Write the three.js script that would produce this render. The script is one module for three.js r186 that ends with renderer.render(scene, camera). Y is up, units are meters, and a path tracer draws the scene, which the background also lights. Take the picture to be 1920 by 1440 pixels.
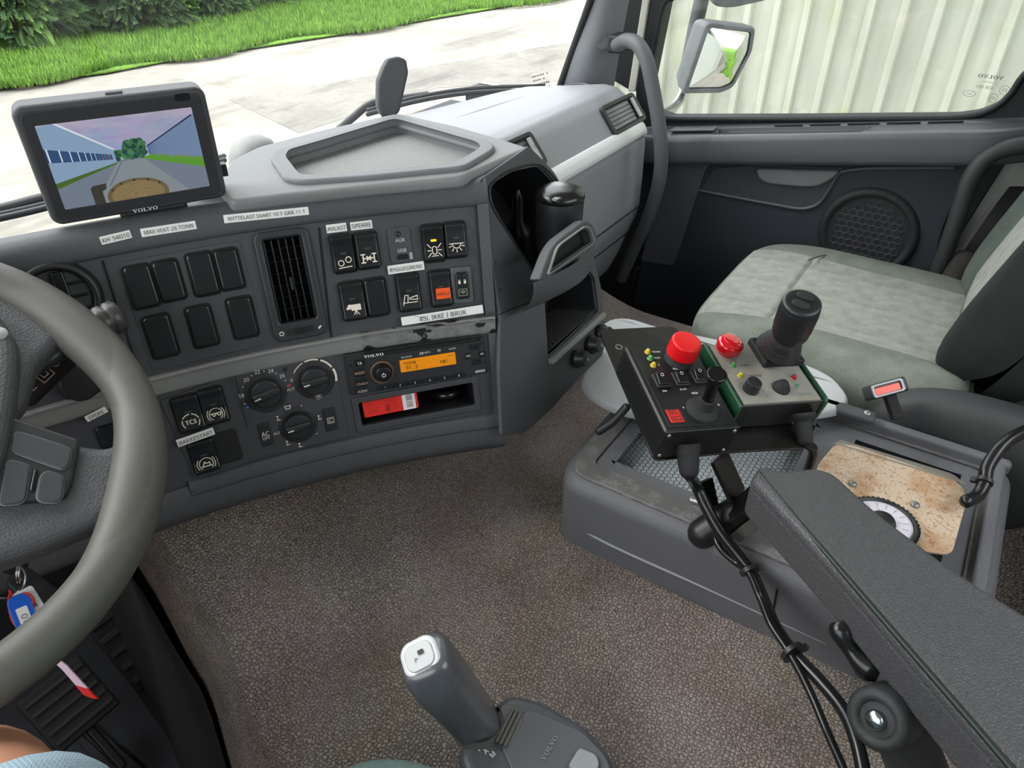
import * as THREE from 'three';
import { RoundedBoxGeometry } from 'three/addons/geometries/RoundedBoxGeometry.js';
import { mergeGeometries } from 'three/addons/utils/BufferGeometryUtils.js';

// ---------------------------------------------------------------- camera, sky, light, exposure
const W = 1920, H = 1440, FPX = 1370, PITCH = Math.atan(FPX / 1937), HEAD = THREE.MathUtils.degToRad(56.7);
const V = (x, y, z) => new THREE.Vector3(x, y, z);
const CAM = V(0, 1.25, 0);
const FWD = V(Math.cos(PITCH) * Math.sin(HEAD), -Math.sin(PITCH), -Math.cos(PITCH) * Math.cos(HEAD));
const RGT = V(Math.cos(HEAD), 0, Math.sin(HEAD)), UPV = RGT.clone().cross(FWD);
const scene = new THREE.Scene();
const camera = new THREE.PerspectiveCamera(THREE.MathUtils.radToDeg(2 * Math.atan(H / 2 / FPX)), W / H, 0.02, 200);
camera.position.copy(CAM);
camera.up.set(0, 1, 0);
camera.lookAt(CAM.clone().add(FWD));
const renderer = new THREE.WebGLRenderer({ antialias: true });
renderer.toneMapping = THREE.LinearToneMapping;
renderer.toneMappingExposure = 1.16;
renderer.shadowMap.enabled = true;
{ // overcast sky: brightest overhead, the same all round
  const w = 64, h = 32, d = new Float32Array(w * h * 4);
  for (let y = 0; y < h; y++) for (let x = 0; x < w; x++) {
    const el = Math.sin((y + 0.5) / h * Math.PI - Math.PI / 2), k = 4.6 * (1 + 1.2 * Math.max(0, el)) / 2.2;
    d.set([k * 0.97, k, k * 1.03, 1], (y * w + x) * 4);
  }
  const t = new THREE.DataTexture(d, w, h, THREE.RGBAFormat, THREE.FloatType);
  t.mapping = THREE.EquirectangularReflectionMapping; t.magFilter = THREE.LinearFilter; t.needsUpdate = true;
  scene.background = t;
}
const sun = new THREE.DirectionalLight(0xfffaf2, 1.2); // sun behind thin cloud: a very wide, soft source
sun.position.set(-3.2, 7, -6); sun.target.position.set(0.6, 0.6, -0.3);
sun.castShadow = true; sun.shadow.radius = 45; sun.shadow.mapSize.set(2048, 2048);
Object.assign(sun.shadow.camera, { left: -14, right: 14, top: 14, bottom: -14, near: 0.5, far: 40 });
scene.add(sun, sun.target);

// ---------------------------------------------------------------- pixel -> direction -> point on a known surface
const ray = (x, y) => FWD.clone().addScaledVector(RGT, (x - 960) / FPX).addScaledVector(UPV, -(y - 720) / FPX);
const at = (x, y, d) => CAM.clone().addScaledVector(ray(x, y), d);
const onPlane = (x, y, P0, n) => { const r = ray(x, y); return CAM.clone().addScaledVector(r, P0.clone().sub(CAM).dot(n) / r.dot(n)); };
const onY = (x, y, k) => onPlane(x, y, V(0, k, 0), V(0, 1, 0));
const onX = (x, y, k) => onPlane(x, y, V(k, 0, 0), V(1, 0, 0));
const onZ = (x, y, k) => onPlane(x, y, V(0, 0, k), V(0, 0, 1));
const DEG = Math.PI / 180;

// ---------------------------------------------------------------- small tools
let seed = 7;
const rnd = () => { seed |= 0; seed = seed + 0x6D2B79F5 | 0; let t = Math.imul(seed ^ seed >>> 15, 1 | seed); t = t + Math.imul(t ^ t >>> 7, 61 | t) ^ t; return ((t ^ t >>> 14) >>> 0) / 4294967296; };
const rr_ = (a, b) => a + (b - a) * rnd();
const lerp = (a, b, t) => a + (b - a) * t;
const sstep = (a, b, x) => { const t = Math.min(1, Math.max(0, (x - a) / (b - a))); return t * t * (3 - 2 * t); };
const taken = {};
function numbered(n) { taken[n] = (taken[n] ?? -1) + 1; return taken[n] ? `${n}_${String(taken[n]).padStart(3, '0')}` : n; }

// metric uv from the face direction, so that grains keep their size
function uvm(g) {
  g = g.index ? g.toNonIndexed() : g;
  const p = g.attributes.position, uv = new Float32Array(p.count * 2), a = V(), b = V(), c = V();
  for (let i = 0; i < p.count; i += 3) {
    a.fromBufferAttribute(p, i); b.fromBufferAttribute(p, i + 1); c.fromBufferAttribute(p, i + 2);
    const n = b.clone().sub(a).cross(c.clone().sub(a)), ax = Math.abs(n.x), ay = Math.abs(n.y), az = Math.abs(n.z);
    [a, b, c].forEach((q, k) => {
      const [u, v] = ax > ay && ax > az ? [q.z, q.y] : ay > az ? [q.x, q.z] : [q.x, q.y];
      uv[(i + k) * 2] = u; uv[(i + k) * 2 + 1] = v;
    });
  }
  g.setAttribute('uv', new THREE.BufferAttribute(uv, 2));
  return g;
}
function add(name, geo, mat, parent, label) {
  if (mat.userData.metric && !geo.userData.ownUV) geo = uvm(geo);
  const m = new THREE.Mesh(geo, mat);
  m.name = parent ? name : numbered(name); m.castShadow = m.receiveShadow = true;
  if (label) m.userData.label = label;
  (parent ?? scene).add(m);
  return m;
}
function thing(name, label, category, group) {
  const o = new THREE.Group(); o.name = numbered(name); scene.add(o);
  o.userData = { label, category }; if (group) o.userData.group = group;
  return o;
}
const tag = (o, label, category, group) => { o.userData.label = label; o.userData.category = category; if (group) o.userData.group = group; return o; };
const struct = (o, label) => { o.userData.kind = 'structure'; if (label) o.userData.label = label; return o; };
const frame = (P, u, v, n) => new THREE.Matrix4().makeBasis(u, v, n).setPosition(P);
const put = (o, m) => { o.applyMatrix4(m); return o; };

// geometry makers
const box = (w, h, d, r = 0.002, s = 3) => new RoundedBoxGeometry(w, h, d, s, Math.min(r, w / 2.01, h / 2.01, d / 2.01));
function rshape(w, h, r) {
  const s = new THREE.Shape(), x = w / 2, y = h / 2; r = Math.min(r, x, y);
  s.moveTo(-x + r, -y); s.lineTo(x - r, -y); s.absarc(x - r, -y + r, r, -Math.PI / 2, 0); s.lineTo(x, y - r); s.absarc(x - r, y - r, r, 0, Math.PI / 2);
  s.lineTo(-x + r, y); s.absarc(-x + r, y - r, r, Math.PI / 2, Math.PI); s.lineTo(-x, -y + r); s.absarc(-x + r, -y + r, r, Math.PI, Math.PI * 1.5);
  return s;
}
const pshape = (pts) => new THREE.Shape(pts.map((p) => new THREE.Vector2(p[0], p[1])));
function smoothShape(pts, n = 60) { // closed smooth outline
  const c = new THREE.CatmullRomCurve3(pts.map((p) => V(p[0], p[1], 0)), true, 'centripetal');
  return new THREE.Shape(c.getPoints(n).map((p) => new THREE.Vector2(p.x, p.y)));
}
function roundShape(pts, r, k = 5) { // polygon with rounded corners
  const n = pts.length, out = [];
  for (let i = 0; i < n; i++) {
    const P = new THREE.Vector2(...pts[i]), A = new THREE.Vector2(...pts[(i + n - 1) % n]).sub(P), B = new THREE.Vector2(...pts[(i + 1) % n]).sub(P);
    const rad = Math.min((pts[i][2] ?? r), A.length() * 0.48, B.length() * 0.48);
    const a = P.clone().add(A.normalize().multiplyScalar(rad)), b = P.clone().add(B.normalize().multiplyScalar(rad));
    for (let j = 0; j <= k; j++) { const t = j / k; out.push(new THREE.Vector2(0, 0).addScaledVector(a, (1 - t) ** 2).addScaledVector(P, 2 * t * (1 - t)).addScaledVector(b, t * t)); }
  }
  return new THREE.Shape(out);
}
function extr(shape, d, bev = 0.001, seg = 3, curve = 10) { // front face at z = d, back at z = 0
  const b = Math.min(bev, d * 0.45);
  const g = new THREE.ExtrudeGeometry(shape, { depth: d - 2 * b, bevelEnabled: b > 0, bevelThickness: b, bevelSize: b, bevelOffset: -b, bevelSegments: seg, curveSegments: curve });
  return g.translate(0, 0, b);
}
const plate = (w, h, d, r, bev = 0.001) => extr(rshape(w, h, r), d, bev, 3, 6);
function lathe(pts, seg = 40) { return new THREE.LatheGeometry(pts.map((p) => new THREE.Vector2(p[0], p[1])), seg); } // axis y
const latheZ = (pts, seg) => lathe(pts, seg).rotateX(Math.PI / 2); // axis z, outwards
function tube(pts, r, seg = 48, rad = 12, caps = true) {
  const c = new THREE.CatmullRomCurve3(pts, false, 'centripetal'), g = [new THREE.TubeGeometry(c, seg, r, rad, false)];
  if (caps) for (const t of [0, 1]) { const q = c.getPoint(t); g.push(new THREE.SphereGeometry(r, rad, 8).translate(q.x, q.y, q.z)); }
  return mergeGeometries(g);
}
function grid(fn, nu, nv, metric) { // fn(u, v) -> Vector3
  const p = [], uv = [], ix = [];
  for (let j = 0; j <= nv; j++) for (let i = 0; i <= nu; i++) { const q = fn(i / nu, j / nv); p.push(q.x, q.y, q.z); const m = metric ? metric(i / nu, j / nv, q) : [i / nu, j / nv]; uv.push(m[0], m[1]); }
  for (let j = 0; j < nv; j++) for (let i = 0; i < nu; i++) { const a = j * (nu + 1) + i, b = a + 1, c = a + nu + 1, d = c + 1; ix.push(a, b, d, a, d, c); }
  const g = new THREE.BufferGeometry();
  g.setAttribute('position', new THREE.Float32BufferAttribute(p, 3)); g.setAttribute('uv', new THREE.Float32BufferAttribute(uv, 2)); g.setIndex(ix); g.computeVertexNormals();
  if (metric) g.userData.ownUV = true;
  return g;
}
function loft(sections, capped = true, smoothEnds = false) { // rings of equal length, closed round
  const n = sections[0].length, p = [], ix = [];
  sections.forEach((s) => s.forEach((q) => p.push(q.x, q.y, q.z)));
  for (let j = 0; j < sections.length - 1; j++) for (let i = 0; i < n; i++) { const a = j * n + i, b = j * n + (i + 1) % n, c = a + n, d = b + n; ix.push(a, b, d, a, d, c); }
  const g = new THREE.BufferGeometry();
  if (capped) [0, sections.length - 1].forEach((k, e) => {
    const c = V(); sections[k].forEach((q) => c.add(q)); c.multiplyScalar(1 / n);
    let base = k * n;
    if (!smoothEnds) { base = p.length / 3; sections[k].forEach((q) => p.push(q.x, q.y, q.z)); }
    const m = p.length / 3; p.push(c.x, c.y, c.z);
    for (let i = 0; i < n; i++) e ? ix.push(base + i, base + (i + 1) % n, m) : ix.push(base + (i + 1) % n, base + i, m);
  });
  g.setAttribute('position', new THREE.Float32BufferAttribute(p, 3)); g.setIndex(ix); g.computeVertexNormals();
  g.setAttribute('uv', new THREE.Float32BufferAttribute(new Float32Array(p.length / 3 * 2), 2));
  return g;
}
function sring(cx, cy, a, b, e, n, fn) { // superellipse ring; fn maps (x, y) to a point
  const out = [];
  for (let i = 0; i < n; i++) { const t = i / n * 2 * Math.PI, c = Math.cos(t), s = Math.sin(t); out.push(fn(cx + a * Math.sign(c) * Math.abs(c) ** (2 / e), cy + b * Math.sign(s) * Math.abs(s) ** (2 / e))); }
  return out;
}
const merge = (...g) => mergeGeometries(g.map((x) => { x = x.index ? x.toNonIndexed() : x; for (const k of Object.keys(x.attributes)) if (!['position', 'normal', 'uv'].includes(k)) x.deleteAttribute(k); return x; }));

// ---------------------------------------------------------------- procedural textures
const hash = (x, y, s) => { let h = Math.imul(x, 374761393) + Math.imul(y, 668265263) + Math.imul(s, 974634721) | 0; h = Math.imul(h ^ h >>> 13, 1274126177); return ((h ^ h >>> 16) >>> 0) / 4294967296; };
function vnoise(x, y, per, s = 0) {
  const xi = Math.floor(x), yi = Math.floor(y), fx = x - xi, fy = y - yi, u = fx * fx * (3 - 2 * fx), v = fy * fy * (3 - 2 * fy), m = (k) => ((k % per) + per) % per;
  return lerp(lerp(hash(m(xi), m(yi), s), hash(m(xi + 1), m(yi), s), u), lerp(hash(m(xi), m(yi + 1), s), hash(m(xi + 1), m(yi + 1), s), u), v);
}
const fbm = (u, v, per, oct = 4, s = 0) => { let a = 0, k = 0.5, t = 0; for (let i = 0; i < oct; i++) { a += k * vnoise(u * per, v * per, per, s + i); t += k; per *= 2; k *= 0.5; } return a / t; };
function worley(u, v, per, s = 0) { // distance between nearest and second nearest cell
  const x = u * per, y = v * per, xi = Math.floor(x), yi = Math.floor(y); let a = 9, b = 9;
  for (let j = -1; j < 2; j++) for (let i = -1; i < 2; i++) { const cx = xi + i, cy = yi + j, mx = ((cx % per) + per) % per, my = ((cy % per) + per) % per, d = Math.hypot(cx + 0.12 + 0.76 * hash(mx, my, s) - x, cy + 0.12 + 0.76 * hash(mx, my, s + 50) - y); if (d < a) { b = a; a = d; } else if (d < b) b = d; }
  return b - a;
}
function tex(fn, size, tile, srgb) {
  const d = new Uint8Array(size * size * 4);
  for (let y = 0; y < size; y++) for (let x = 0; x < size; x++) { let c = fn((x + 0.5) / size, (y + 0.5) / size); if (typeof c === 'number') c = [c, c, c]; d.set([...c.map((k) => Math.max(0, Math.min(255, k * 255))), 255], (y * size + x) * 4); }
  const t = new THREE.DataTexture(d, size, size); t.wrapS = t.wrapT = THREE.RepeatWrapping; t.magFilter = THREE.LinearFilter; t.minFilter = THREE.LinearMipmapLinearFilter; t.generateMipmaps = true;
  if (srgb) t.colorSpace = THREE.SRGBColorSpace;
  t.repeat.set(1 / tile, 1 / tile); t.needsUpdate = true; return t;
}
const retile = (t, tile, tv = tile) => { const c = t.clone(); c.repeat.set(1 / tile, 1 / tv); c.needsUpdate = true; return c; };
const hide = (u, v, n) => { const a = 0.35 / n * (vnoise(u * n * 2, v * n * 2, n * 2, 7) - 0.5) * 2, b = 0.35 / n * (vnoise(u * n * 2, v * n * 2, n * 2, 8) - 0.5) * 2; return sstep(0.0, 0.42, worley(u + a, v + b, n)); }; // wrinkled hide cells
const T_LEATHER = tex((u, v) => 0.8 * hide(u, v, 44) + 0.2 * fbm(u, v, 64, 2, 9), 512, 0.15);
const T_VINYLB = tex((u, v) => 0.72 * hide(u, v, 80) * (0.7 + 0.3 * fbm(u, v, 80, 2, 19)) + 0.28 * fbm(u, v, 128, 2, 9), 1024, 0.36);
const T_GRAIN = tex((u, v) => 0.6 * Math.min(1, 1.3 * worley(u, v, 64, 3)) + 0.4 * fbm(u, v, 96, 2, 4), 512, 0.06);
const T_VINYLC = tex((u, v) => { const w = hide(u, v, 80), n = fbm(u, v, 4, 5, 2), m = sstep(0.42, 0.66, fbm(u, v, 3, 4, 12)), b = sstep(0.5, 0.7, fbm(u, v, 5, 4, 13)), k = lerp(0.68, 1.05, w) * lerp(0.82, 1.13, n) * lerp(0.88, 1.1, fbm(u, v, 160, 2, 14)); return [k * lerp(0.96, 0.95, b), k * lerp(0.945, 0.92, m) * lerp(1, 0.985, b), k * lerp(0.925, 0.93, m) * lerp(1, 0.93, b)]; }, 1024, 0.36, true);
const T_STAIN = tex((u, v) => { const n = fbm(u, v, 5, 5, 21), k = 0.88 + 0.24 * n; return [k, k * 0.985, k * 0.97]; }, 256, 0.7, true);
const T_WEAVE = tex((u, v) => { const a = Math.sin(u * Math.PI * 2 * 40), b = Math.sin(v * Math.PI * 2 * 40 + (Math.floor(u * 80) % 2) * Math.PI); return 0.5 + 0.25 * a + 0.25 * b; }, 512, 0.1);
const T_WEAVEC = tex((u, v) => { const c = Math.floor(u * 40), r = (v * 40 + (c % 2) * 0.5) % 1, dot = (u * 40) % 1 < 0.55 && r < 0.55 ? 1.25 : 0.86, n = lerp(0.9, 1.1, fbm(u, v, 8, 3, 31)); return [0.615 * dot * n, 0.625 * dot * n, 0.6 * dot * n]; }, 512, 0.1, true);
const T_CLOTHC = tex((u, v) => { const n = lerp(0.84, 1.12, fbm(u, v, 7, 5, 41)), f = lerp(0.93, 1.07, hash(Math.floor(u * 256), Math.floor(v * 256), 5)); return [0.76 * n * f, 0.78 * n * f, 0.755 * n * f]; }, 256, 0.25, true);
const T_DIRT = tex((u, v) => { const n = fbm(u, v, 6, 5, 61), s = sstep(0.56, 0.74, n), f = hash(Math.floor(u * 256), Math.floor(v * 256), 6); const k = 0.72 + 0.5 * s * (0.6 + 0.4 * f); return [k, k, k * 0.98]; }, 256, 0.22, true);

function M(color, o = {}) {
  const { rough = 0.6, metal = 0, bump, bs, map, metric, phys, ...rest } = o;
  const m = new (phys ? THREE.MeshPhysicalMaterial : THREE.MeshStandardMaterial)({ color, roughness: rough, metalness: metal, ...rest });
  if (bump) { m.bumpMap = bump; m.bumpScale = bs ?? 0.0003; }
  if (map) m.map = map;
  m.userData.metric = !!(bump || map) && metric !== false;
  return m;
}
const MT = {
  dash: M(0x484a4d, { rough: 0.5, bump: T_GRAIN, bs: 0.00022 }),
  dashPanel: M(0x3d3e42, { rough: 0.45, bump: T_GRAIN, bs: 0.00012 }),
  dashTop: M(0x7c7f81, { rough: 0.55, bump: T_GRAIN, bs: 0.0002, map: T_STAIN }),
  passDashLit: M(0x8f9296, { rough: 0.5, bump: T_GRAIN, bs: 0.0002 }),  // same dark dash plastic, its sky light put into a paler grey
  passDark: M(0x6c6f73, { rough: 0.55, bump: T_GRAIN, bs: 0.0002 }),
  trim: M(0x7f807d, { rough: 0.38 }),
  silver: M(0xdfe2e3, { rough: 0.35, metal: 0.1 }),
  black: M(0x232426, { rough: 0.42 }),
  blackGloss: M(0x18191a, { rough: 0.22 }),
  switch: M(0x17191a, { rough: 0.27 }),
  seam: M(0x0c0c0d, { rough: 0.8 }),
  deep: M(0x101113, { rough: 0.7 }),
  rubber: M(0x1c1d1e, { rough: 0.75 }),
  wheel: M(0x55554f, { rough: 0.48, bump: T_GRAIN, bs: 0.00012 }),
  wheelHub: M(0x48494b, { rough: 0.5, bump: T_LEATHER, bs: 0.00025 }),
  door: M(0x2b2f37, { rough: 0.6, bump: T_GRAIN, bs: 0.0002 }),
  doorTrim: M(0x515357, { rough: 0.2, bump: T_GRAIN, bs: 0.0002 }),
  pillar: M(0x74777a, { rough: 0.7, bump: T_GRAIN, bs: 0.0001 }),
  vinyl: M(0x928a85, { rough: 0.44, bump: T_VINYLB, bs: 0.0017, map: T_VINYLC }),
  console: M(0x636468, { rough: 0.5, bump: T_GRAIN, bs: 0.0003 }),
  consoleWorn: M(0x8d8d88, { rough: 0.55, bump: T_GRAIN, bs: 0.0003, map: T_DIRT }),
  mat: M(0x9aa1a3, { rough: 0.7 }),
  matBase: M(0x5b6062, { rough: 0.8 }),
  lightGrey: M(0xb4b7b8, { rough: 0.5, bump: T_GRAIN, bs: 0.0001 }),
  armrest: M(0x4a4a4c, { rough: 0.4, bump: T_LEATHER, bs: 0.0005 }),
  metalBlack: M(0x191a1a, { rough: 0.42 }),
  plateBlack: M(0x211f1d, { rough: 0.4, map: T_DIRT }),
  green: M(0x1f4a30, { rough: 0.4 }),
  seatSide: M(0x9a9f97, { rough: 0.92, bump: T_WEAVE, bs: 0.0001, map: T_CLOTHC }),
  seatMid: M(0xeaebe8, { rough: 0.95, bump: T_WEAVE, bs: 0.0003, map: T_WEAVEC }),
  seatDriver: M(0x8aa3a2, { rough: 0.92, bump: T_WEAVE, bs: 0.0001, map: T_CLOTHC }),
  seatBack: M(0x69736e, { rough: 0.92, bump: T_WEAVE, bs: 0.0001, map: T_CLOTHC }),
  seatDark: M(0x2b3230, { rough: 0.92, bump: T_WEAVE, bs: 0.0001, map: T_CLOTHC }),
  seatPlastic: M(0x333536, { rough: 0.5, bump: T_GRAIN, bs: 0.0003 }),
  belt: M(0x232324, { rough: 0.8, bump: T_WEAVE, bs: 0.0003 }),
  red: M(0xd8121a, { rough: 0.35 }),
  redGloss: M(0xc90a1c, { rough: 0.12, phys: true, clearcoat: 0.8, clearcoatRoughness: 0.08 }),
  redBox: M(0xe8281c, { rough: 0.5 }),
  white: M(0xe9e9e4, { rough: 0.5 }),
  chrome: M(0xb9bcbd, { rough: 0.22, metal: 1 }),
  zinc: M(0x9a9c9a, { rough: 0.4, metal: 0.8 }),
  lever: M(0x515257, { rough: 0.28, phys: true, clearcoat: 0.6, clearcoatRoughness: 0.18 }),
  leverDark: M(0x54544f, { rough: 0.5 }),
  gearBox: M(0x4a4c50, { rough: 0.42 }),
  frameCream: M(0xc9cabb, { rough: 0.5 }),
  seal: M(0x16171a, { rough: 0.6 }),
};

// lettering and print on flat labels
function canvasTex(w, h, draw) { const c = document.createElement('canvas'); c.width = w; c.height = h; const g = c.getContext('2d'); draw(g, w, h); const t = new THREE.CanvasTexture(c); t.colorSpace = THREE.SRGBColorSpace; return t; }
function decal(name, w, h, res, draw, parent, m, rough = 0.55, label) {
  const cw = Math.max(8, Math.round(w * res)), ch = Math.max(8, Math.round(h * res));
  const mat = new THREE.MeshStandardMaterial({ map: canvasTex(cw, ch, draw), transparent: true, roughness: rough, polygonOffset: true, polygonOffsetFactor: -2 });
  const o = add(name, new THREE.PlaneGeometry(w, h), mat, parent, label); o.castShadow = false;
  return put(o, m);
}
const txt = (g, s, x, y, px, color = '#e8e2d6', font = 'sans-serif', weight = '', align = 'center') => { g.fillStyle = color; g.font = `${weight} ${px}px ${font}`; g.textAlign = align; g.textBaseline = 'middle'; g.fillText(s, x, y); };
function sticker(words, w, h, m, parent, label, o = {}) { // printed strip of label tape
  const t = add('label_strip', plate(w, h, 0.0005, 0.0004, 0.0001), o.mat ?? MT.white, parent, label); put(t, m);
  const mm = new THREE.Matrix4().makeTranslation(0, 0, 0.0007);
  decal('lettering', w, h, 9000, (g, cw, ch) => { txt(g, words, cw / 2 + (o.dx ?? 0) * cw, ch * 0.54, 10, o.color ?? '#26282c'); let px = 8; const lim = (o.fill ?? 0.92) * cw; while (px < ch * 0.8) { g.font = `${px}px sans-serif`; if (g.measureText(words).width > lim) break; px++; } g.clearRect(0, 0, cw, ch); txt(g, words, cw / 2 + (o.dx ?? 0) * cw, ch * 0.54, px - 1, o.color ?? '#26282c'); o.extra?.(g, cw, ch); }, t, mm);
  return t;
}

// ================================================================ OUTSIDE
const GY = -1.35; // ground, 2.6 m under the eye
const T_ROAD = tex((u, v) => { const a = fbm(u, v, 4, 5, 71), b = fbm(u, v, 48, 3, 72), c = sstep(0.6, 0.75, fbm(u * 0.5, v * 2, 6, 4, 73)); const k = 0.62 + 0.2 * a + 0.1 * b - 0.1 * c; return [k, k * 0.985, k * 0.95]; }, 1024, 7, true);
const T_GRASS = tex((u, v) => { const a = fbm(u, v, 8, 5, 81), b = fbm(u, v, 90, 3, 82), k = 0.45 + 0.45 * a + 0.45 * (b - 0.5); return [k * 0.62, k * 0.88, k * 0.22]; }, 1024, 3.5, true);
{
  const road = struct(add('ground', new THREE.BoxGeometry(70, 0.2, 70).translate(10, GY - 0.1, -10), M(0xb3b1aa, { rough: 0.9, map: T_ROAD })), 'pale worn asphalt yard and road outside the cab');
  const patch = (name, pts, mat, dy, label) => struct(add(name, extr(pshape(pts.map((p) => [p[0], -p[1]])), 0.02, 0).rotateX(-Math.PI / 2).translate(0, GY + dy - 0.02, 0), mat), label);
  const g = (x, y) => { const p = onY(x, y, GY); return [p.x, p.z]; };
  const mg = M(0xd0d0d0, { rough: 0.95, map: T_GRASS });
  const e = [[-60, 185], [0, 168], [200, 141], [333, 115], [500, 90], [640, 68], [860, 30], [1040, 0]].map((p) => g(...p));
  patch('grass_verge', [[-12, -12.6], ...e, [45, -8], [45, -44], [-12, -44]], mg, 0.05, 'bright green grass verge along the far road edge');
  patch('asphalt_patch', [g(430, 187), g(1090, 76), g(1400, 20), g(1300, 130), g(1060, 152), g(820, 165), g(560, 250)], M(0x9b9a95, { rough: 0.9, map: retile(T_ROAD, 3.3) }), 0.004, 'slightly darker resurfaced strip of asphalt');
  patch('grass_strip', [[2.85, 1.5], [4.95, 0.4], [4.95, 32], [2.7, 32]], mg, 0.03, 'green grass strip at the foot of the corrugated wall');
  // corrugated building beside the truck
  const X = 5, zs = [1572, 1632, 1690, 1753, 1819].map((x) => onX(x, 224, X).z), pitch = (zs[4] - zs[0]) / 4, prof = [];
  const z0 = zs[0] - pitch * Math.floor((zs[0] + 2.45) / pitch), n = 70;
  for (let i = 0; i < n; i++) { const z = z0 + i * pitch, r = pitch * 0.34; prof.push([z, 0], [z + 0.012, -0.045], [z + r - 0.012, -0.045], [z + r, 0]); }
  const s = pshape([...prof.map((p) => [p[0], p[1]]), [z0 + n * pitch, 0], [z0 + n * pitch, 0.3], [z0 - 0.02, 0.3], [z0 - 0.02, 0]]);
  const T_WALL = tex((u, v) => { const st = fbm(u * 3, v * 0.35, 24, 3, 91), bl = fbm(u, v, 5, 5, 92), al = sstep(0.5, 0.72, fbm(u, v, 9, 5, 93)); const k = 0.70 + 0.14 * bl + 0.10 * (st - 0.5); return [k * lerp(1, 0.95, al), k * lerp(1.0, 0.965, al), k * lerp(0.955, 0.84, al)]; }, 1024, 3.1, true);
  // profile drawn in (z, depth) and extruded upwards
  const wg = new THREE.ExtrudeGeometry(s, { depth: 6.5, bevelEnabled: false });
  wg.applyMatrix4(new THREE.Matrix4().set(0, 1, 0, X, 0, 0, 1, GY, 1, 0, 0, 0, 0, 0, 0, 1));
  const wm = M(0xd6dad3, { rough: 0.6, map: T_WALL });
  struct(add('wall_outside', wg, wm), 'pale corrugated metal wall of a building beside the truck');
}
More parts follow.
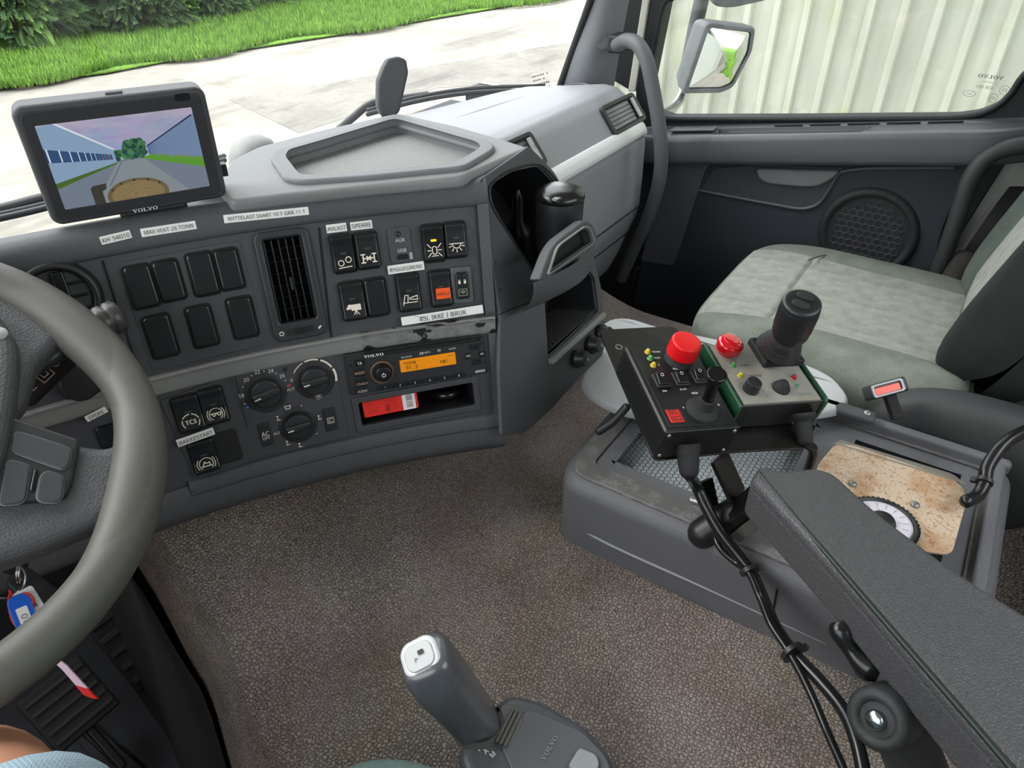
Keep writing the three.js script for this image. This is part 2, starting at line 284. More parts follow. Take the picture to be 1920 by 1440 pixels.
// shrubs beyond the road
{
  const spray = (() => { const g = []; for (let k = 0; k < 9; k++) for (const s of [-1, 1]) { const t = k / 9, l = 0.085 * (1 - 0.75 * t), b = new THREE.BufferGeometry(); const y = t * 0.26, dx = s * l, w = 0.016; b.setAttribute('position', new THREE.Float32BufferAttribute([0, y, 0, dx * 0.6, y + l * 0.5 + w, 0.012, dx, y + l * 0.75, -0.02, 0, y, 0, dx, y + l * 0.75, -0.02, dx * 0.6, y + l * 0.5 - w, 0.012], 3)); g.push(b); } const m = mergeGeometries(g); m.computeVertexNormals(); return m; })();
  const leafM = new THREE.MeshPhysicalMaterial({ color: 0xffffff, roughness: 0.8, transmission: 0.25, thickness: 0, side: THREE.DoubleSide });
  const bark = M(0x6d5a45, { rough: 0.9 });
  const spots = [[4.5, -15.0, 1.55, 3.6, 0], [7.0, -14.9, 1.2, 3.2, 1], [8.95, -14.4, 0.98, 2.7, 0], [10.75, -14.6, 0.92, 2.9, 1], [12.4, -15.1, 0.85, 2.5, 0], [6.1, -17.7, 1.5, 4.2, 1], [9.3, -17.3, 1.5, 4.0, 0], [12.3, -17.6, 1.4, 3.6, 1], [15.4, -21.5, 1.6, 3.0, 1], [20.5, -23.5, 2.4, 3.0, 0]];
  const labels = ['broad drooping evergreen shrub at the end of the hedge beyond the road', 'evergreen shrub with light tips beside the broad drooping one', 'low dark evergreen shrub with bare curved branches on the verge', 'middle evergreen shrub with long pale sprays beyond the road', 'small rounded evergreen shrub ending the dense hedge on the verge', 'tall shrub in the second row behind the broad drooping one', 'tall dark shrub in the second row behind the low dark one', 'tall shrub in the second row behind the small rounded one', 'lone evergreen shrub on the lawn behind the hedge', 'wide far shrub at the back of the lawn'];
  spots.forEach(([x, z, rx, h, kind], i) => {
    const b = thing('evergreen_shrub', labels[i], 'shrub', 'shrubs beyond the road');
    for (let k = 0; k < 5; k++) { const a = rr_(0, 6.28), l = rx * rr_(0.5, 0.95); add('branch', tube([V(x, GY, z), V(x + Math.cos(a) * l * 0.5, GY + h * rr_(0.15, 0.3), z + Math.sin(a) * l * 0.5), V(x + Math.cos(a) * l, GY + h * rr_(0.2, 0.55), z + Math.sin(a) * l)], 0.025, 16, 6), bark, b); }
    const n = 2600, f = new THREE.InstancedMesh(spray, leafM, n), m = new THREE.Matrix4(), q = new THREE.Quaternion(), c = new THREE.Color();
    f.name = 'foliage'; f.userData.kind = 'stuff'; f.castShadow = f.receiveShadow = true;
    for (let k = 0; k < n; k++) {
      const a = rr_(0, 6.28), el = Math.asin(rr_(-0.55, 1)), r = 0.62 + 0.38 * Math.sqrt(rnd()), lump = 0.86 + 0.2 * Math.sin(a * 5 + i) * Math.sin(el * 6 + i * 2);
      const p = V(x + Math.cos(a) * Math.cos(el) * rx * r * lump, Math.max(GY + 0.12, GY + h * 0.38 + Math.sin(el) * h * 0.62 * r * lump), z + Math.sin(a) * Math.cos(el) * rx * r * lump);
      const out = V(Math.cos(a), rr_(-0.75, 0.35), Math.sin(a)).normalize();
      q.setFromUnitVectors(V(0, 1, 0), out); q.multiply(new THREE.Quaternion().setFromAxisAngle(V(0, 1, 0), rr_(0, 6.28)));
      const s = rr_(0.8, 1.7); m.compose(p, q, V(s, s, s)); f.setMatrixAt(k, m);
      const t = rnd() ** 1.6, y = kind ? 1.15 : 0.8; c.setRGB(lerp(0.035, 0.16, t) * y, lerp(0.085, 0.30, t) * y, lerp(0.03, 0.06, t) * y); f.setColorAt(k, c);
    }
    b.add(f);
  });
  // tufts on the near rim of the verge
  const blade = new THREE.BufferGeometry(); { const p = []; for (let k = 0; k < 7; k++) { const a = k * 2.4, w = 0.008, l = 0.1 + 0.02 * (k % 3), cx = Math.cos(a), sx = Math.sin(a); p.push(-sx * w, 0, cx * w, sx * w, 0, -cx * w, cx * l * 0.5, l, sx * l * 0.5); } blade.setAttribute('position', new THREE.Float32BufferAttribute(p, 3)); blade.computeVertexNormals(); }
  const n = 26000, g = new THREE.InstancedMesh(blade, new THREE.MeshStandardMaterial({ color: 0xffffff, roughness: 0.9, side: THREE.DoubleSide }), n), m = new THREE.Matrix4(), c = new THREE.Color(), q = new THREE.Quaternion();
  g.name = 'grass_tufts'; g.userData = { kind: 'stuff', label: 'short green grass blades on the verge beyond the road', category: 'grass' }; g.castShadow = g.receiveShadow = true;
  for (let k = 0; k < n; k++) {
    const px = rr_(-40, 1080), edge = 168 - 0.1615 * px + 6 * Math.sin(px * 0.02), py = Math.max(-25, edge - 112 * rnd() ** 1.1 - 1), p = onY(px, py, GY + 0.04);
    q.setFromAxisAngle(V(0, 1, 0), rr_(0, 6.28)); const s = rr_(0.6, 1.5); m.compose(p, q, V(s, s, s)); g.setMatrixAt(k, m);
    const t = rnd(); c.setRGB(lerp(0.07, 0.2, t), lerp(0.17, 0.36, t), lerp(0.015, 0.05, t)); g.setColorAt(k, c);
  }
  scene.add(g);
}

// ================================================================ CAB SHELL
const FL = 0.47, FOOT = 0.05, XR = 1.6, XL = -0.46, ZB = 0.62, CEIL = 1.92;
{
  const liner = M(0xaaa9a3, { rough: 0.85, bump: T_WEAVE, bs: 0.0002 }), dark = M(0x3a3c40, { rough: 0.8 });
  const b = (n, x0, x1, y0, y1, z0, z1, m, l) => struct(add(n, new THREE.BoxGeometry(x1 - x0, y1 - y0, z1 - z0).translate((x0 + x1) / 2, (y0 + y1) / 2, (z0 + z1) / 2), m), l);
  b('ceiling', XL - 0.08, XR + 0.08, CEIL, CEIL + 0.05, -1.0, ZB + 0.06, liner, 'grey lined cab roof');
  for (const [x0, x1, y0, y1] of [[XL - 0.08, XR + 0.08, 0, 1.02], [XL - 0.08, XR + 0.08, 1.68, CEIL], [XL - 0.08, -0.2, 1.02, 1.68], [1.34, XR + 0.08, 1.02, 1.68]]) b('wall_back', x0, x1, y0, y1, ZB, ZB + 0.05, liner, 'rear cab wall round an unseen opening added to let in light');  // back opening is unseen, added to brighten the rear of the cab
  b('wall_front', XL - 0.08, XR + 0.02, 0, 0.74, -1.26, -1.2, dark, 'front bulkhead below the windscreen');
  b('wall_left', XL - 0.06, XL, 0, 0.86, -1.2, ZB, dark, 'lower part of the driver door');
  b('wall_left', XL - 0.06, XL, 0.86, CEIL, 0.1, ZB, liner, 'cab side behind the driver door');
  b('wall_left', XL - 0.06, XL, 0.86, CEIL, -0.92, -0.78, liner, 'windscreen pillar on the driver side');
  b('wall_left', XL - 0.06, XL, 1.66, CEIL, -0.78, 0.1, liner, 'roof rail over the driver window');
  b('floor_under', XL, XR, -0.03, FOOT, -1.2, ZB, M(0x26272a, { rough: 0.8 }), 'dark cab floor pan');
}
// windscreen: curved in plan, leaning back
const wsZ = (x) => { const t = (x - 0.57) / 1.0; return -1.13 + 0.23 * Math.abs(t) ** 2.6; };
const wsP = (x, y) => V(x, y, wsZ(x) + (y - 0.8) * 0.36);
const paneM = new THREE.MeshPhysicalMaterial({ color: 0xffffff, roughness: 0.02, transmission: 1, thickness: 0, ior: 1.45, side: THREE.DoubleSide });
{
  const g = add('window_1', grid((u, v) => wsP(lerp(-0.42, 1.53, u), lerp(0.74, 1.82, v)), 48, 12), paneM); struct(g, 'windscreen glass'); g.castShadow = false;
  struct(add('trim_1', grid((u, v) => { const P = wsP(lerp(-0.46, 1.6, u), 1.78); return V(P.x, lerp(1.76, CEIL + 0.02, v), P.z + 0.02); }, 24, 2), M(0x55575a, { rough: 0.8 })), 'header trim above the windscreen');
}
// engine tunnel covered in grained vinyl
const edgeX = (z) => { const pts = [[-1.2, 0.36], [-0.86, 0.30], [-0.76, 0.268], [-0.6, 0.232], [-0.46, 0.172], [-0.3, 0.15], [0.6, 0.14]]; for (let i = 1; i < pts.length; i++) if (z <= pts[i][0]) { const a = pts[i - 1], b = pts[i]; return lerp(a[1], b[1], sstep(a[0], b[0], z) * 0.35 + 0.65 * (z - a[0]) / (b[0] - a[0])); } return 0.14; };
const dentA = onY(700, 1150, FL), dentB = onY(560, 1060, FL), humpC = onY(480, 1180, FL), dentD = onY(1190, 1300, FL);
const gaus = (x, z, c, sx, sz) => Math.exp(-(((x - c.x) / sx) ** 2 + ((z - c.z) / sz) ** 2));
const floorY = (x, z) => FL + 0.10 * sstep(-0.5, -0.86, z) - 0.030 * gaus(x, z, dentA, 0.13, 0.06) + 0.014 * gaus(x, z, humpC, 0.08, 0.07) - 0.008 * gaus(x, z, dentB, 0.10, 0.05) - 0.012 * gaus(x, z, dentD, 0.16, 0.07) + 0.24 * sstep(0.17, 0.36, z) * sstep(0.55, 0.8, x);
{
  const NU = 150, sk = 0.16, R = 0.035;
  const fn = (u, v) => {
    const z = lerp(-1.19, 0.6, v), xe = edgeX(z);
    if (u < sk) { const t = u / sk, yt = floorY(xe + R, z) - R; if (t < 0.5) { const k = t / 0.5; return V(xe - 0.03 * (1 - k) + 0.006 * Math.sin(z * 9 + k * 3), lerp(FOOT, yt, k), z); } const a = (t - 0.5) / 0.5 * Math.PI / 2; return V(xe + R - R * Math.cos(a), yt + R * Math.sin(a), z); }
    const x = lerp(xe + R, 1.3, (u - sk) / (1 - sk)); return V(x, floorY(x, z), z);
  };
  const g = grid(fn, NU, 140, (u, v, q) => [q.x + (u < sk ? (u - sk) * 2.4 : 0), q.z]);
  struct(add('floor', g, MT.vinyl), 'grey grained vinyl mat over the engine tunnel');
  struct(add('floor_trim', grid((u, v) => { const z = lerp(-1.19, 0.6, v), xe = edgeX(z), yt = floorY(xe + 0.035, z) - 0.055; return V(xe - 0.012 - 0.05 * (1 - u) ** 1.5, lerp(FOOT, yt, u), z); }, 10, 60, (u, v, q) => [q.y, q.z]), MT.rubber), 'black rubber trim on the tunnel side');
  struct(add('floor', grid((u, v) => V(1.3 + 0.05 * u, lerp(FL, FOOT, u ** 0.3), lerp(-1.19, 0.6, v)), 6, 4, (u, v, q) => [q.y, q.z]), MT.vinyl), 'side of the engine tunnel by the passenger footwell');
}

// ================================================================ DASHBOARD
// centre stack: a conical face that wraps round the driver; s runs along it, h up it, d out of it
const PR = at(775, 690, 0.94), RC = 1.3, LEAN = 18 * DEG, AZ = 131 * DEG;
const NH = V(Math.cos(AZ), 0, Math.sin(AZ)), OC = PR.clone().addScaledVector(NH, RC), A0 = Math.atan2(-NH.z, -NH.x);
function fac(px, py) {
  const r = ray(px, py); let lo = 0.3, hi = 3;
  for (let i = 0; i < 50; i++) { const m = (lo + hi) / 2, P = CAM.clone().addScaledVector(r, m); if (Math.hypot(P.x - OC.x, P.z - OC.z) - (RC + (P.y - PR.y) * Math.tan(LEAN)) < 0) lo = m; else hi = m; }
  const P = CAM.clone().addScaledVector(r, lo);
  return { s: (Math.atan2(P.z - OC.z, P.x - OC.x) - A0) * RC, h: (P.y - PR.y) / Math.cos(LEAN), P };
}
function FP(s, h, d = 0) {
  const a = A0 + s / RC, R = RC + h * Math.sin(LEAN) - d * Math.cos(LEAN);
  return V(OC.x + Math.cos(a) * R, PR.y + h * Math.cos(LEAN) + d * Math.sin(LEAN), OC.z + Math.sin(a) * R);
}
function FF(s, h, d = 0, spin = 0) {
  const a = A0 + s / RC, u = V(-Math.sin(a), 0, Math.cos(a)), v = V(Math.cos(a) * Math.sin(LEAN), Math.cos(LEAN), Math.sin(a) * Math.sin(LEAN)), n = u.clone().cross(v);
  return frame(FP(s, h, d), u, v, n).multiply(new THREE.Matrix4().makeRotationZ(spin));
}
function fquad(q) { // four image corners tl tr br bl on the face -> centre, size, turn
  const p = q.map((k) => fac(...k)), s = p.reduce((a, k) => a + k.s, 0) / 4, h = p.reduce((a, k) => a + k.h, 0) / 4;
  return { s, h, w: ((p[1].s - p[0].s) + (p[2].s - p[3].s)) / 2, t: ((p[0].h - p[3].h) + (p[1].h - p[2].h)) / 2, spin: Math.atan2((p[1].h - p[0].h) + (p[2].h - p[3].h), (p[1].s - p[0].s) + (p[2].s - p[3].s)) };
}
const fsweep = (prof, s0, s1, n = 60) => grid((u, v) => { const k = v * (prof.length - 1), i = Math.min(prof.length - 2, Math.floor(k)), f = k - i; return FP(lerp(s0, s1, u), lerp(prof[i][1], prof[i + 1][1], f), lerp(prof[i][0], prof[i + 1][0], f)); }, n, (prof.length - 1) * 2, (u, v, q) => [lerp(s0, s1, u), v * prof.length * 0.01]);
const SEAM = 0.113, dashboard = thing('dashboard', 'dark grey wraparound truck dashboard with switches, vents and shelves', 'dashboard');
const D = dashboard;

// skin of the face, open at the vent and the cubby
const ventQ = fquad([[489, 449], [564, 439], [597, 596], [522, 607]]), cubQ = fquad([[676, 753], [886, 714], [893, 762], [672, 803]]);
{
  const hole = (q, m = 0) => [q.s - q.w / 2 + m, q.s + q.w / 2 - m, q.h - q.t / 2 + m, q.h + q.t / 2 - m], holes = [hole(ventQ), hole(cubQ)];
  const lines = (a, b, n, extra) => [...Array.from({ length: n + 1 }, (_, i) => lerp(a, b, i / n)), ...extra].sort((x, y) => x - y);
  const S = lines(-0.8, SEAM, 60, holes.flatMap((k) => [k[0], k[1]])), Hh = lines(-0.085, 0.203, 20, holes.flatMap((k) => [k[2], k[3]])), p = [], uv = [], ix = [];
  for (const h of Hh) for (const s of S) { const q = FP(s, h); p.push(q.x, q.y, q.z); uv.push(s, h); }
  for (let j = 0; j < Hh.length - 1; j++) for (let i = 0; i < S.length - 1; i++) {
    const cs = (S[i] + S[i + 1]) / 2, ch = (Hh[j] + Hh[j + 1]) / 2;
    if (holes.some((k) => cs > k[0] && cs < k[1] && ch > k[2] && ch < k[3])) continue;
    const a = j * S.length + i, b = a + 1, c = a + S.length, d = c + 1; ix.push(a, b, d, a, d, c);
  }
  const g = new THREE.BufferGeometry(); g.setAttribute('position', new THREE.Float32BufferAttribute(p, 3)); g.setAttribute('uv', new THREE.Float32BufferAttribute(uv, 2)); g.setIndex(ix); g.computeVertexNormals(); g.userData.ownUV = true;
  add('fascia', g, MT.dashPanel, D);
  add('brow', fsweep([[0, 0.1945], [0.003, 0.195], [0.0055, 0.199], [0.0065, 0.207], [0.006, 0.215], [0.003, 0.2215], [-0.003, 0.227], [-0.012, 0.2305], [-0.03, 0.232], [-0.06, 0.228], [-0.12, 0.2], [-0.26, 0.1]], -0.8, -0.16), MT.dash, D);
  add('brow', fsweep([[0, 0.1945], [0.003, 0.195], [0.0055, 0.199], [0.0065, 0.207], [0.006, 0.215], [0.003, 0.2215], [-0.003, 0.227], [-0.012, 0.2305], [-0.03, 0.228]], -0.16, SEAM - 0.002), MT.dash, D);
  add('side_border', fsweep([[0.0, 0.055], [0.004, 0.057], [0.006, 0.064], [0.006, 0.197]], 0.098, SEAM - 0.002, 6), MT.dash, D);
  add('side_border', fsweep([[0.004, -0.084], [0.004, 0.034]], 0.1005, SEAM - 0.002, 4), MT.dash, D);
  const wornTrim = M(0x7d7e7b, { rough: 0.42, map: tex((u, v) => { const n = fbm(u, v, 9, 5, 15), k = sstep(0.6, 0.64, n), f = fbm(u, v, 24, 3, 16), c = lerp(0.8 + 0.3 * f, 0.25, k); return [c, c, c]; }, 256, 0.16, true) });
  const strip = [[0, 0.0335], [0.004, 0.034], [0.006, 0.037], [0.007, 0.047], [0.0075, 0.051], [0.0092, 0.0535], [0.0085, 0.0558], [0.004, 0.0568], [0, 0.057]];
  add('trim_strip', fsweep(strip, -0.62, -0.06), MT.trim, D, 'long curved grey trim strip across the dashboard');
  add('trim_strip', fsweep(strip, -0.06, SEAM - 0.003, 24), wornTrim, D, 'worn end of the grey trim strip with paint rubbed through');
  add('ledge', fsweep([[0, -0.077], [0.006, -0.078], [0.0075, -0.082], [0.0075, -0.094], [0.005, -0.097]], -0.295, SEAM - 0.004), MT.dash, D);
  add('chin', fsweep([[0.003, -0.083], [0.005, -0.097], [0.004, -0.116], [-0.001, -0.125], [-0.012, -0.132], [-0.05, -0.138], [-0.16, -0.128]], -0.8, SEAM), MT.dash, D);
}
// recessed panels
const outlinePanel = (name, q, d, mat, r = 0.004) => { const k = fquad(q); return put(add(name, plate(k.w, k.t, d, r, 0.0008), mat, D), FF(k.s, k.h, 0.0002, k.spin)); };
outlinePanel('switch_panel', [[208, 493], [452, 453], [504, 643], [290, 699]], 0.0022, MT.dashPanel);
outlinePanel('switch_panel', [[309, 748], [433, 704], [478, 861], [360, 908]], 0.0022, MT.dashPanel);
outlinePanel('climate_panel', [[437, 703], [628, 667], [652, 818], [481, 860]], 0.0026, MT.dashPanel);

// blanking plates
const blanks = [[[225, 502], [278, 494], [304, 569], [253, 581]], [[281, 493], [329, 484], [353, 556], [304, 568]], [[344, 478], [395, 470], [414, 548], [367, 556]], [[397, 471], [441, 463], [462, 536], [416, 546]], [[263, 596], [313, 587], [340, 660], [290, 674]], [[344, 578], [391, 569], [413, 642], [367, 653]], [[421, 561], [469, 554], [486, 626], [441, 637]], [[679, 525], [719.5, 518.5], [730, 587], [690, 594]]];
for (const q of blanks) {
  const k = fquad(q), b = put(add('blank_bezel', plate(k.w + 0.0035, k.t + 0.0035, 0.0032, 0.0055, 0.0014), MT.seam, D), FF(k.s, k.h, 0.001));
  const c = add('blank_cover', plate(k.w - 0.001, k.t - 0.001, 0.0062, 0.0045, 0.0022), MT.switch, b); c.position.z = 0.0006;
}
// rocker switches
function rocker(q, draw, o = {}) {
  const k = fquad(q), w = k.w - 0.0008, t = k.t - 0.001, b = put(add('switch_bezel', plate(w + 0.0035, t + 0.0035, 0.0028, 0.005, 0.0012), MT.seam, D), FF(k.s, k.h, 0.001));
  // side profile of a rocker: proud at the pressed end, dished in the middle
  const tl = o.tilt ?? -1, pr = [[-t / 2, 0], [-t / 2, 0.0075 - tl * 0.0016], [-t / 2 + 0.003, 0.0092 - tl * 0.0018], [-t * 0.1, 0.0072], [t * 0.25, 0.0078 + tl * 0.0012], [t / 2 - 0.003, 0.0088 + tl * 0.0018], [t / 2, 0.0072 + tl * 0.0016], [t / 2, 0]];
  const g = new THREE.ExtrudeGeometry(roundShape(pr, 0.0016, 4), { depth: w - 0.003, bevelEnabled: true, bevelThickness: 0.0015, bevelSize: 0.0015, bevelOffset: -0.0015, bevelSegments: 3 });
  g.translate(0, 0, -(w - 0.003) / 2).applyMatrix4(new THREE.Matrix4().set(0, 0, 1, 0, 1, 0, 0, 0, 0, 1, 0, 0, 0, 0, 0, 1));
  const r = add('rocker_switch', g, MT.switch, D, o.label); put(r, FF(k.s, k.h, 0.001));
  b.name = 'switch_bezel';
  const lift = 0.0074 + (o.lift ?? 0) + (tl > 0 ? 0.0012 : 0.001);
  if (draw) put(decal('symbol', w * 0.86, w * 0.86, 7000, draw, r, new THREE.Matrix4().makeTranslation(0, -t * 0.2, lift + 0.0006)), new THREE.Matrix4());
  if (o.lamp !== false) { const l = add('indicator_lens', plate(w * 0.28, 0.0026, 0.0008, 0.0012, 0.0002), o.lampMat ?? M(0x3d3d3d, { rough: 0.3 }), r); l.position.set(0, o.lampY ?? t * 0.07, lift - 0.0002); }
  return r;
}
const INK = '#eadfce', pen = (g, w) => { g.strokeStyle = INK; g.fillStyle = INK; g.lineWidth = w; g.lineCap = 'round'; g.lineJoin = 'round'; };
const ln = (g, ...p) => { g.beginPath(); g.moveTo(p[0], p[1]); for (let i = 2; i < p.length; i += 2) g.lineTo(p[i], p[i + 1]); g.stroke(); };
const arc = (g, x, y, r, a = 0, b = 6.2832) => { g.beginPath(); g.arc(x, y, r, a, b); g.stroke(); };
rocker([[614.6, 441], [658, 438], [669, 507], [628, 514]], (g, w) => { pen(g, w * 0.05); arc(g, w * 0.3, w * 0.55, w * 0.15); arc(g, w * 0.72, w * 0.4, w * 0.15); ln(g, w * 0.15, w * 0.82, w * 0.85, w * 0.78); }, { label: 'black rocker switch with two wheels symbol', tilt: 1, lampY: 0.001 });
rocker([[661, 438], [703, 432], [715, 499], [672, 506]], (g, w) => { pen(g, w * 0.07); for (const x of [0.2, 0.8]) { ln(g, w * (x - 0.1), w * 0.28, w * (x + 0.1), w * 0.28); ln(g, w * (x - 0.1), w * 0.72, w * (x + 0.1), w * 0.72); ln(g, w * x, w * 0.28, w * x, w * 0.72); } ln(g, w * 0.2, w * 0.5, w * 0.8, w * 0.5); ln(g, w * 0.4, w * 0.4, w * 0.6, w * 0.6); ln(g, w * 0.6, w * 0.4, w * 0.4, w * 0.6); }, { label: 'black rocker switch with locking slide and axle symbol' });
rocker([[785, 422.5], [827, 418.6], [837, 487], [797, 493]], (g, w) => { pen(g, w * 0.05); g.beginPath(); g.roundRect(w * 0.38, w * 0.24, w * 0.24, w * 0.42, w * 0.1); g.stroke(); ln(g, w * 0.32, w * 0.76, w * 0.68, w * 0.76); for (const s of [-1, 1]) for (const a of [-0.5, 0, 0.5]) ln(g, w * (0.5 + s * 0.2), w * (0.45 + a * 0.3), w * (0.5 + s * 0.38), w * (0.45 + a * 0.7)); }, { label: 'black rocker switch with lit amber beacon lamp', tilt: 1, lampMat: M(0xffc800, { rough: 0.4, emissive: 0xffb400, emissiveIntensity: 1.1 }), lampY: 0.004 });
rocker([[829, 418.6], [868, 412.6], [878, 478], [837, 486]], (g, w) => { pen(g, w * 0.05); ln(g, w * 0.1, w * 0.28, w * 0.9, w * 0.28); arc(g, w * 0.5, w * 0.3, w * 0.24, 0, Math.PI); for (let k = 0; k < 5; k++) { const a = 0.35 + k * 0.61; ln(g, w * (0.5 + 0.33 * Math.cos(a)), w * (0.3 + 0.33 * Math.sin(a)), w * (0.5 + 0.46 * Math.cos(a)), w * (0.3 + 0.46 * Math.sin(a))); } }, { label: 'black rocker switch with ceiling work lamp symbol' });
rocker([[632, 530], [677, 525], [689, 595], [645, 602]], (g, w) => { pen(g, w * 0.04); g.fillRect(w * 0.34, w * 0.24, w * 0.5, w * 0.32); g.beginPath(); g.arc(w * 0.28, w * 0.34, w * 0.12, 0, 7); g.fill(); g.fillRect(w * 0.1, w * 0.36, w * 0.2, w * 0.12); ln(g, w * 0.56, w * 0.55, w * 0.42, w * 0.84); ln(g, w * 0.56, w * 0.55, w * 0.58, w * 0.86); ln(g, w * 0.56, w * 0.55, w * 0.74, w * 0.82); }, { label: 'black rocker switch with camera symbol' });
rocker([[739, 515.6], [781, 509.6], [792, 578], [750, 585]], (g, w) => { pen(g, w * 0.045); ln(g, w * 0.12, w * 0.72, w * 0.24, w * 0.2, w * 0.42, w * 0.2, w * 0.36, w * 0.6, w * 0.12, w * 0.6); ln(g, w * 0.48, w * 0.36, w * 0.9, w * 0.26, w * 0.9, w * 0.48, w * 0.48, w * 0.42); ln(g, w * 0.4, w * 0.6, w * 0.88, w * 0.6); }, { label: 'black rocker switch with reversing horn symbol' });
const asf = rocker([[800.7, 508.6], [839, 503.7], [850, 569], [810.6, 577]], null, { label: 'black rocker switch carrying an orange sticker' });
{
  const k = fquad([[813.5, 539], [841, 536], [843, 555], [817, 559]]); sticker('ASFALT', k.w, k.t, FF(k.s, k.h, 0.0112), D, 'small orange sticker lettered ASFALT', { mat: M(0xf2570c, { rough: 0.6 }), color: '#5a2006' });
  const f = fquad([[839, 502.7], [879, 496.8], [890.7, 563], [851, 571]]), b = put(add('lock_bezel', plate(f.w, f.t, 0.005, 0.004, 0.0015), M(0x505256, { rough: 0.5 }), D), FF(f.s, f.h, 0.001));
  const s = add('lock_switch', plate(f.w * 0.62, f.t * 0.74, 0.0055, 0.003, 0.002), MT.switch, b); s.position.z = 0.0025;
  decal('symbol', f.w * 0.58, f.t * 0.7, 9000, (g, w, h) => { pen(g, 4); for (const x of [0.28, 0.72]) { g.fillRect(w * (x - 0.09), h * 0.3, w * 0.18, h * 0.12); arc(g, w * x, h * 0.29, w * 0.07, Math.PI, 6.28); } g.strokeStyle = '#b03838'; ln(g, w * 0.2, h * 0.1, w * 0.36, h * 0.1); g.strokeStyle = '#2aa080'; ln(g, w * 0.64, h * 0.1, w * 0.8, h * 0.1); g.strokeStyle = INK; g.lineWidth = 3; g.strokeRect(w * 0.18, h * 0.62, w * 0.64, h * 0.26); ln(g, w * 0.28, h * 0.68, w * 0.45, h * 0.8, w * 0.45, h * 0.68, w * 0.55, h * 0.68, w * 0.55, h * 0.8, w * 0.72, h * 0.68); }, s, new THREE.Matrix4().makeTranslation(0, 0, 0.0058));
}
const brk = (g, w) => { pen(g, w * 0.035); arc(g, w / 2, w / 2, w * 0.32); arc(g, w / 2, w / 2, w * 0.42, -0.7, 0.7); arc(g, w / 2, w / 2, w * 0.42, 2.44, 3.84); };
rocker([[319, 749], [367, 732], [388, 799], [338, 812]], (g, w) => { pen(g, w * 0.05); for (let k = 0; k < 5; k++) arc(g, w / 2, w / 2, w * 0.38, k * 1.2566, k * 1.2566 + 0.95); txt(g, 'TCS', w / 2, w * 0.52, w * 0.3, INK, 'sans-serif', 'bold'); }, { label: 'black rocker switch lettered TCS' });
rocker([[369, 733], [412, 720], [432, 783], [386, 800]], (g, w) => { brk(g, w); pen(g, w * 0.05); ln(g, w * 0.24, w * 0.45, w * 0.76, w * 0.45, w * 0.72, w * 0.58, w * 0.62, w * 0.58, w * 0.55, w * 0.47); ln(g, w * 0.5, w * 0.47, w * 0.44, w * 0.58, w * 0.36, w * 0.58, w * 0.32, w * 0.47); }, { label: 'black rocker switch with ringed trailer symbol' });
rocker([[348, 830], [398, 816], [413, 876], [369, 888]], (g, w) => { brk(g, w); pen(g, w * 0.05); ln(g, w * 0.28, w * 0.62, w * 0.72, w * 0.62); ln(g, w * 0.34, w * 0.56, w * 0.44, w * 0.38, w * 0.5, w * 0.48, w * 0.66, w * 0.44, w * 0.66, w * 0.56); }, { label: 'black rocker switch with ringed hill truck symbol' });
{ const k = fquad([[400, 814], [437.5, 800], [456, 857], [412, 873]]), b = put(add('blank_slot', plate(k.w + 0.002, k.t, 0.0026, 0.004, 0.001), MT.deep, D), FF(k.s, k.h, 0.001)); }
// aux and usb plate
{
  const k = fquad([[722.5, 428], [766, 423.5], [778, 489], [733, 495]]), p = put(add('socket_plate', plate(k.w, k.t, 0.0024, 0.006, 0.0006), MT.dashPanel, D), FF(k.s, k.h, 0.0004));
  decal('lettering', k.w * 0.8, k.t * 0.7, 7000, (g, w, h) => { txt(g, 'AUX', w * 0.52, h * 0.3, h * 0.2, '#d8d8d6'); txt(g, 'USB', w * 0.55, h * 0.72, h * 0.2, '#d8d8d6'); }, p, new THREE.Matrix4().makeTranslation(0, 0, 0.0028));
  const j = add('aux_socket', latheZ([[0, 0.001], [0.0012, 0.001], [0.0016, 0.003], [0.0032, 0.003], [0.0034, 0]], 20), MT.blackGloss, p); j.position.set(-0.001, k.t * 0.32, 0.0006);
  const u = add('usb_socket', plate(0.0135, 0.006, 0.004, 0.0012, 0.0005), MT.blackGloss, p); u.position.set(0.001, -k.t * 0.33, 0.0004);
  const c = add('socket_cover', plate(0.004, 0.0085, 0.003, 0.001, 0.0005), M(0x9a9a98), p); c.position.set(0.0115, -k.t * 0.33, 0.001);
}
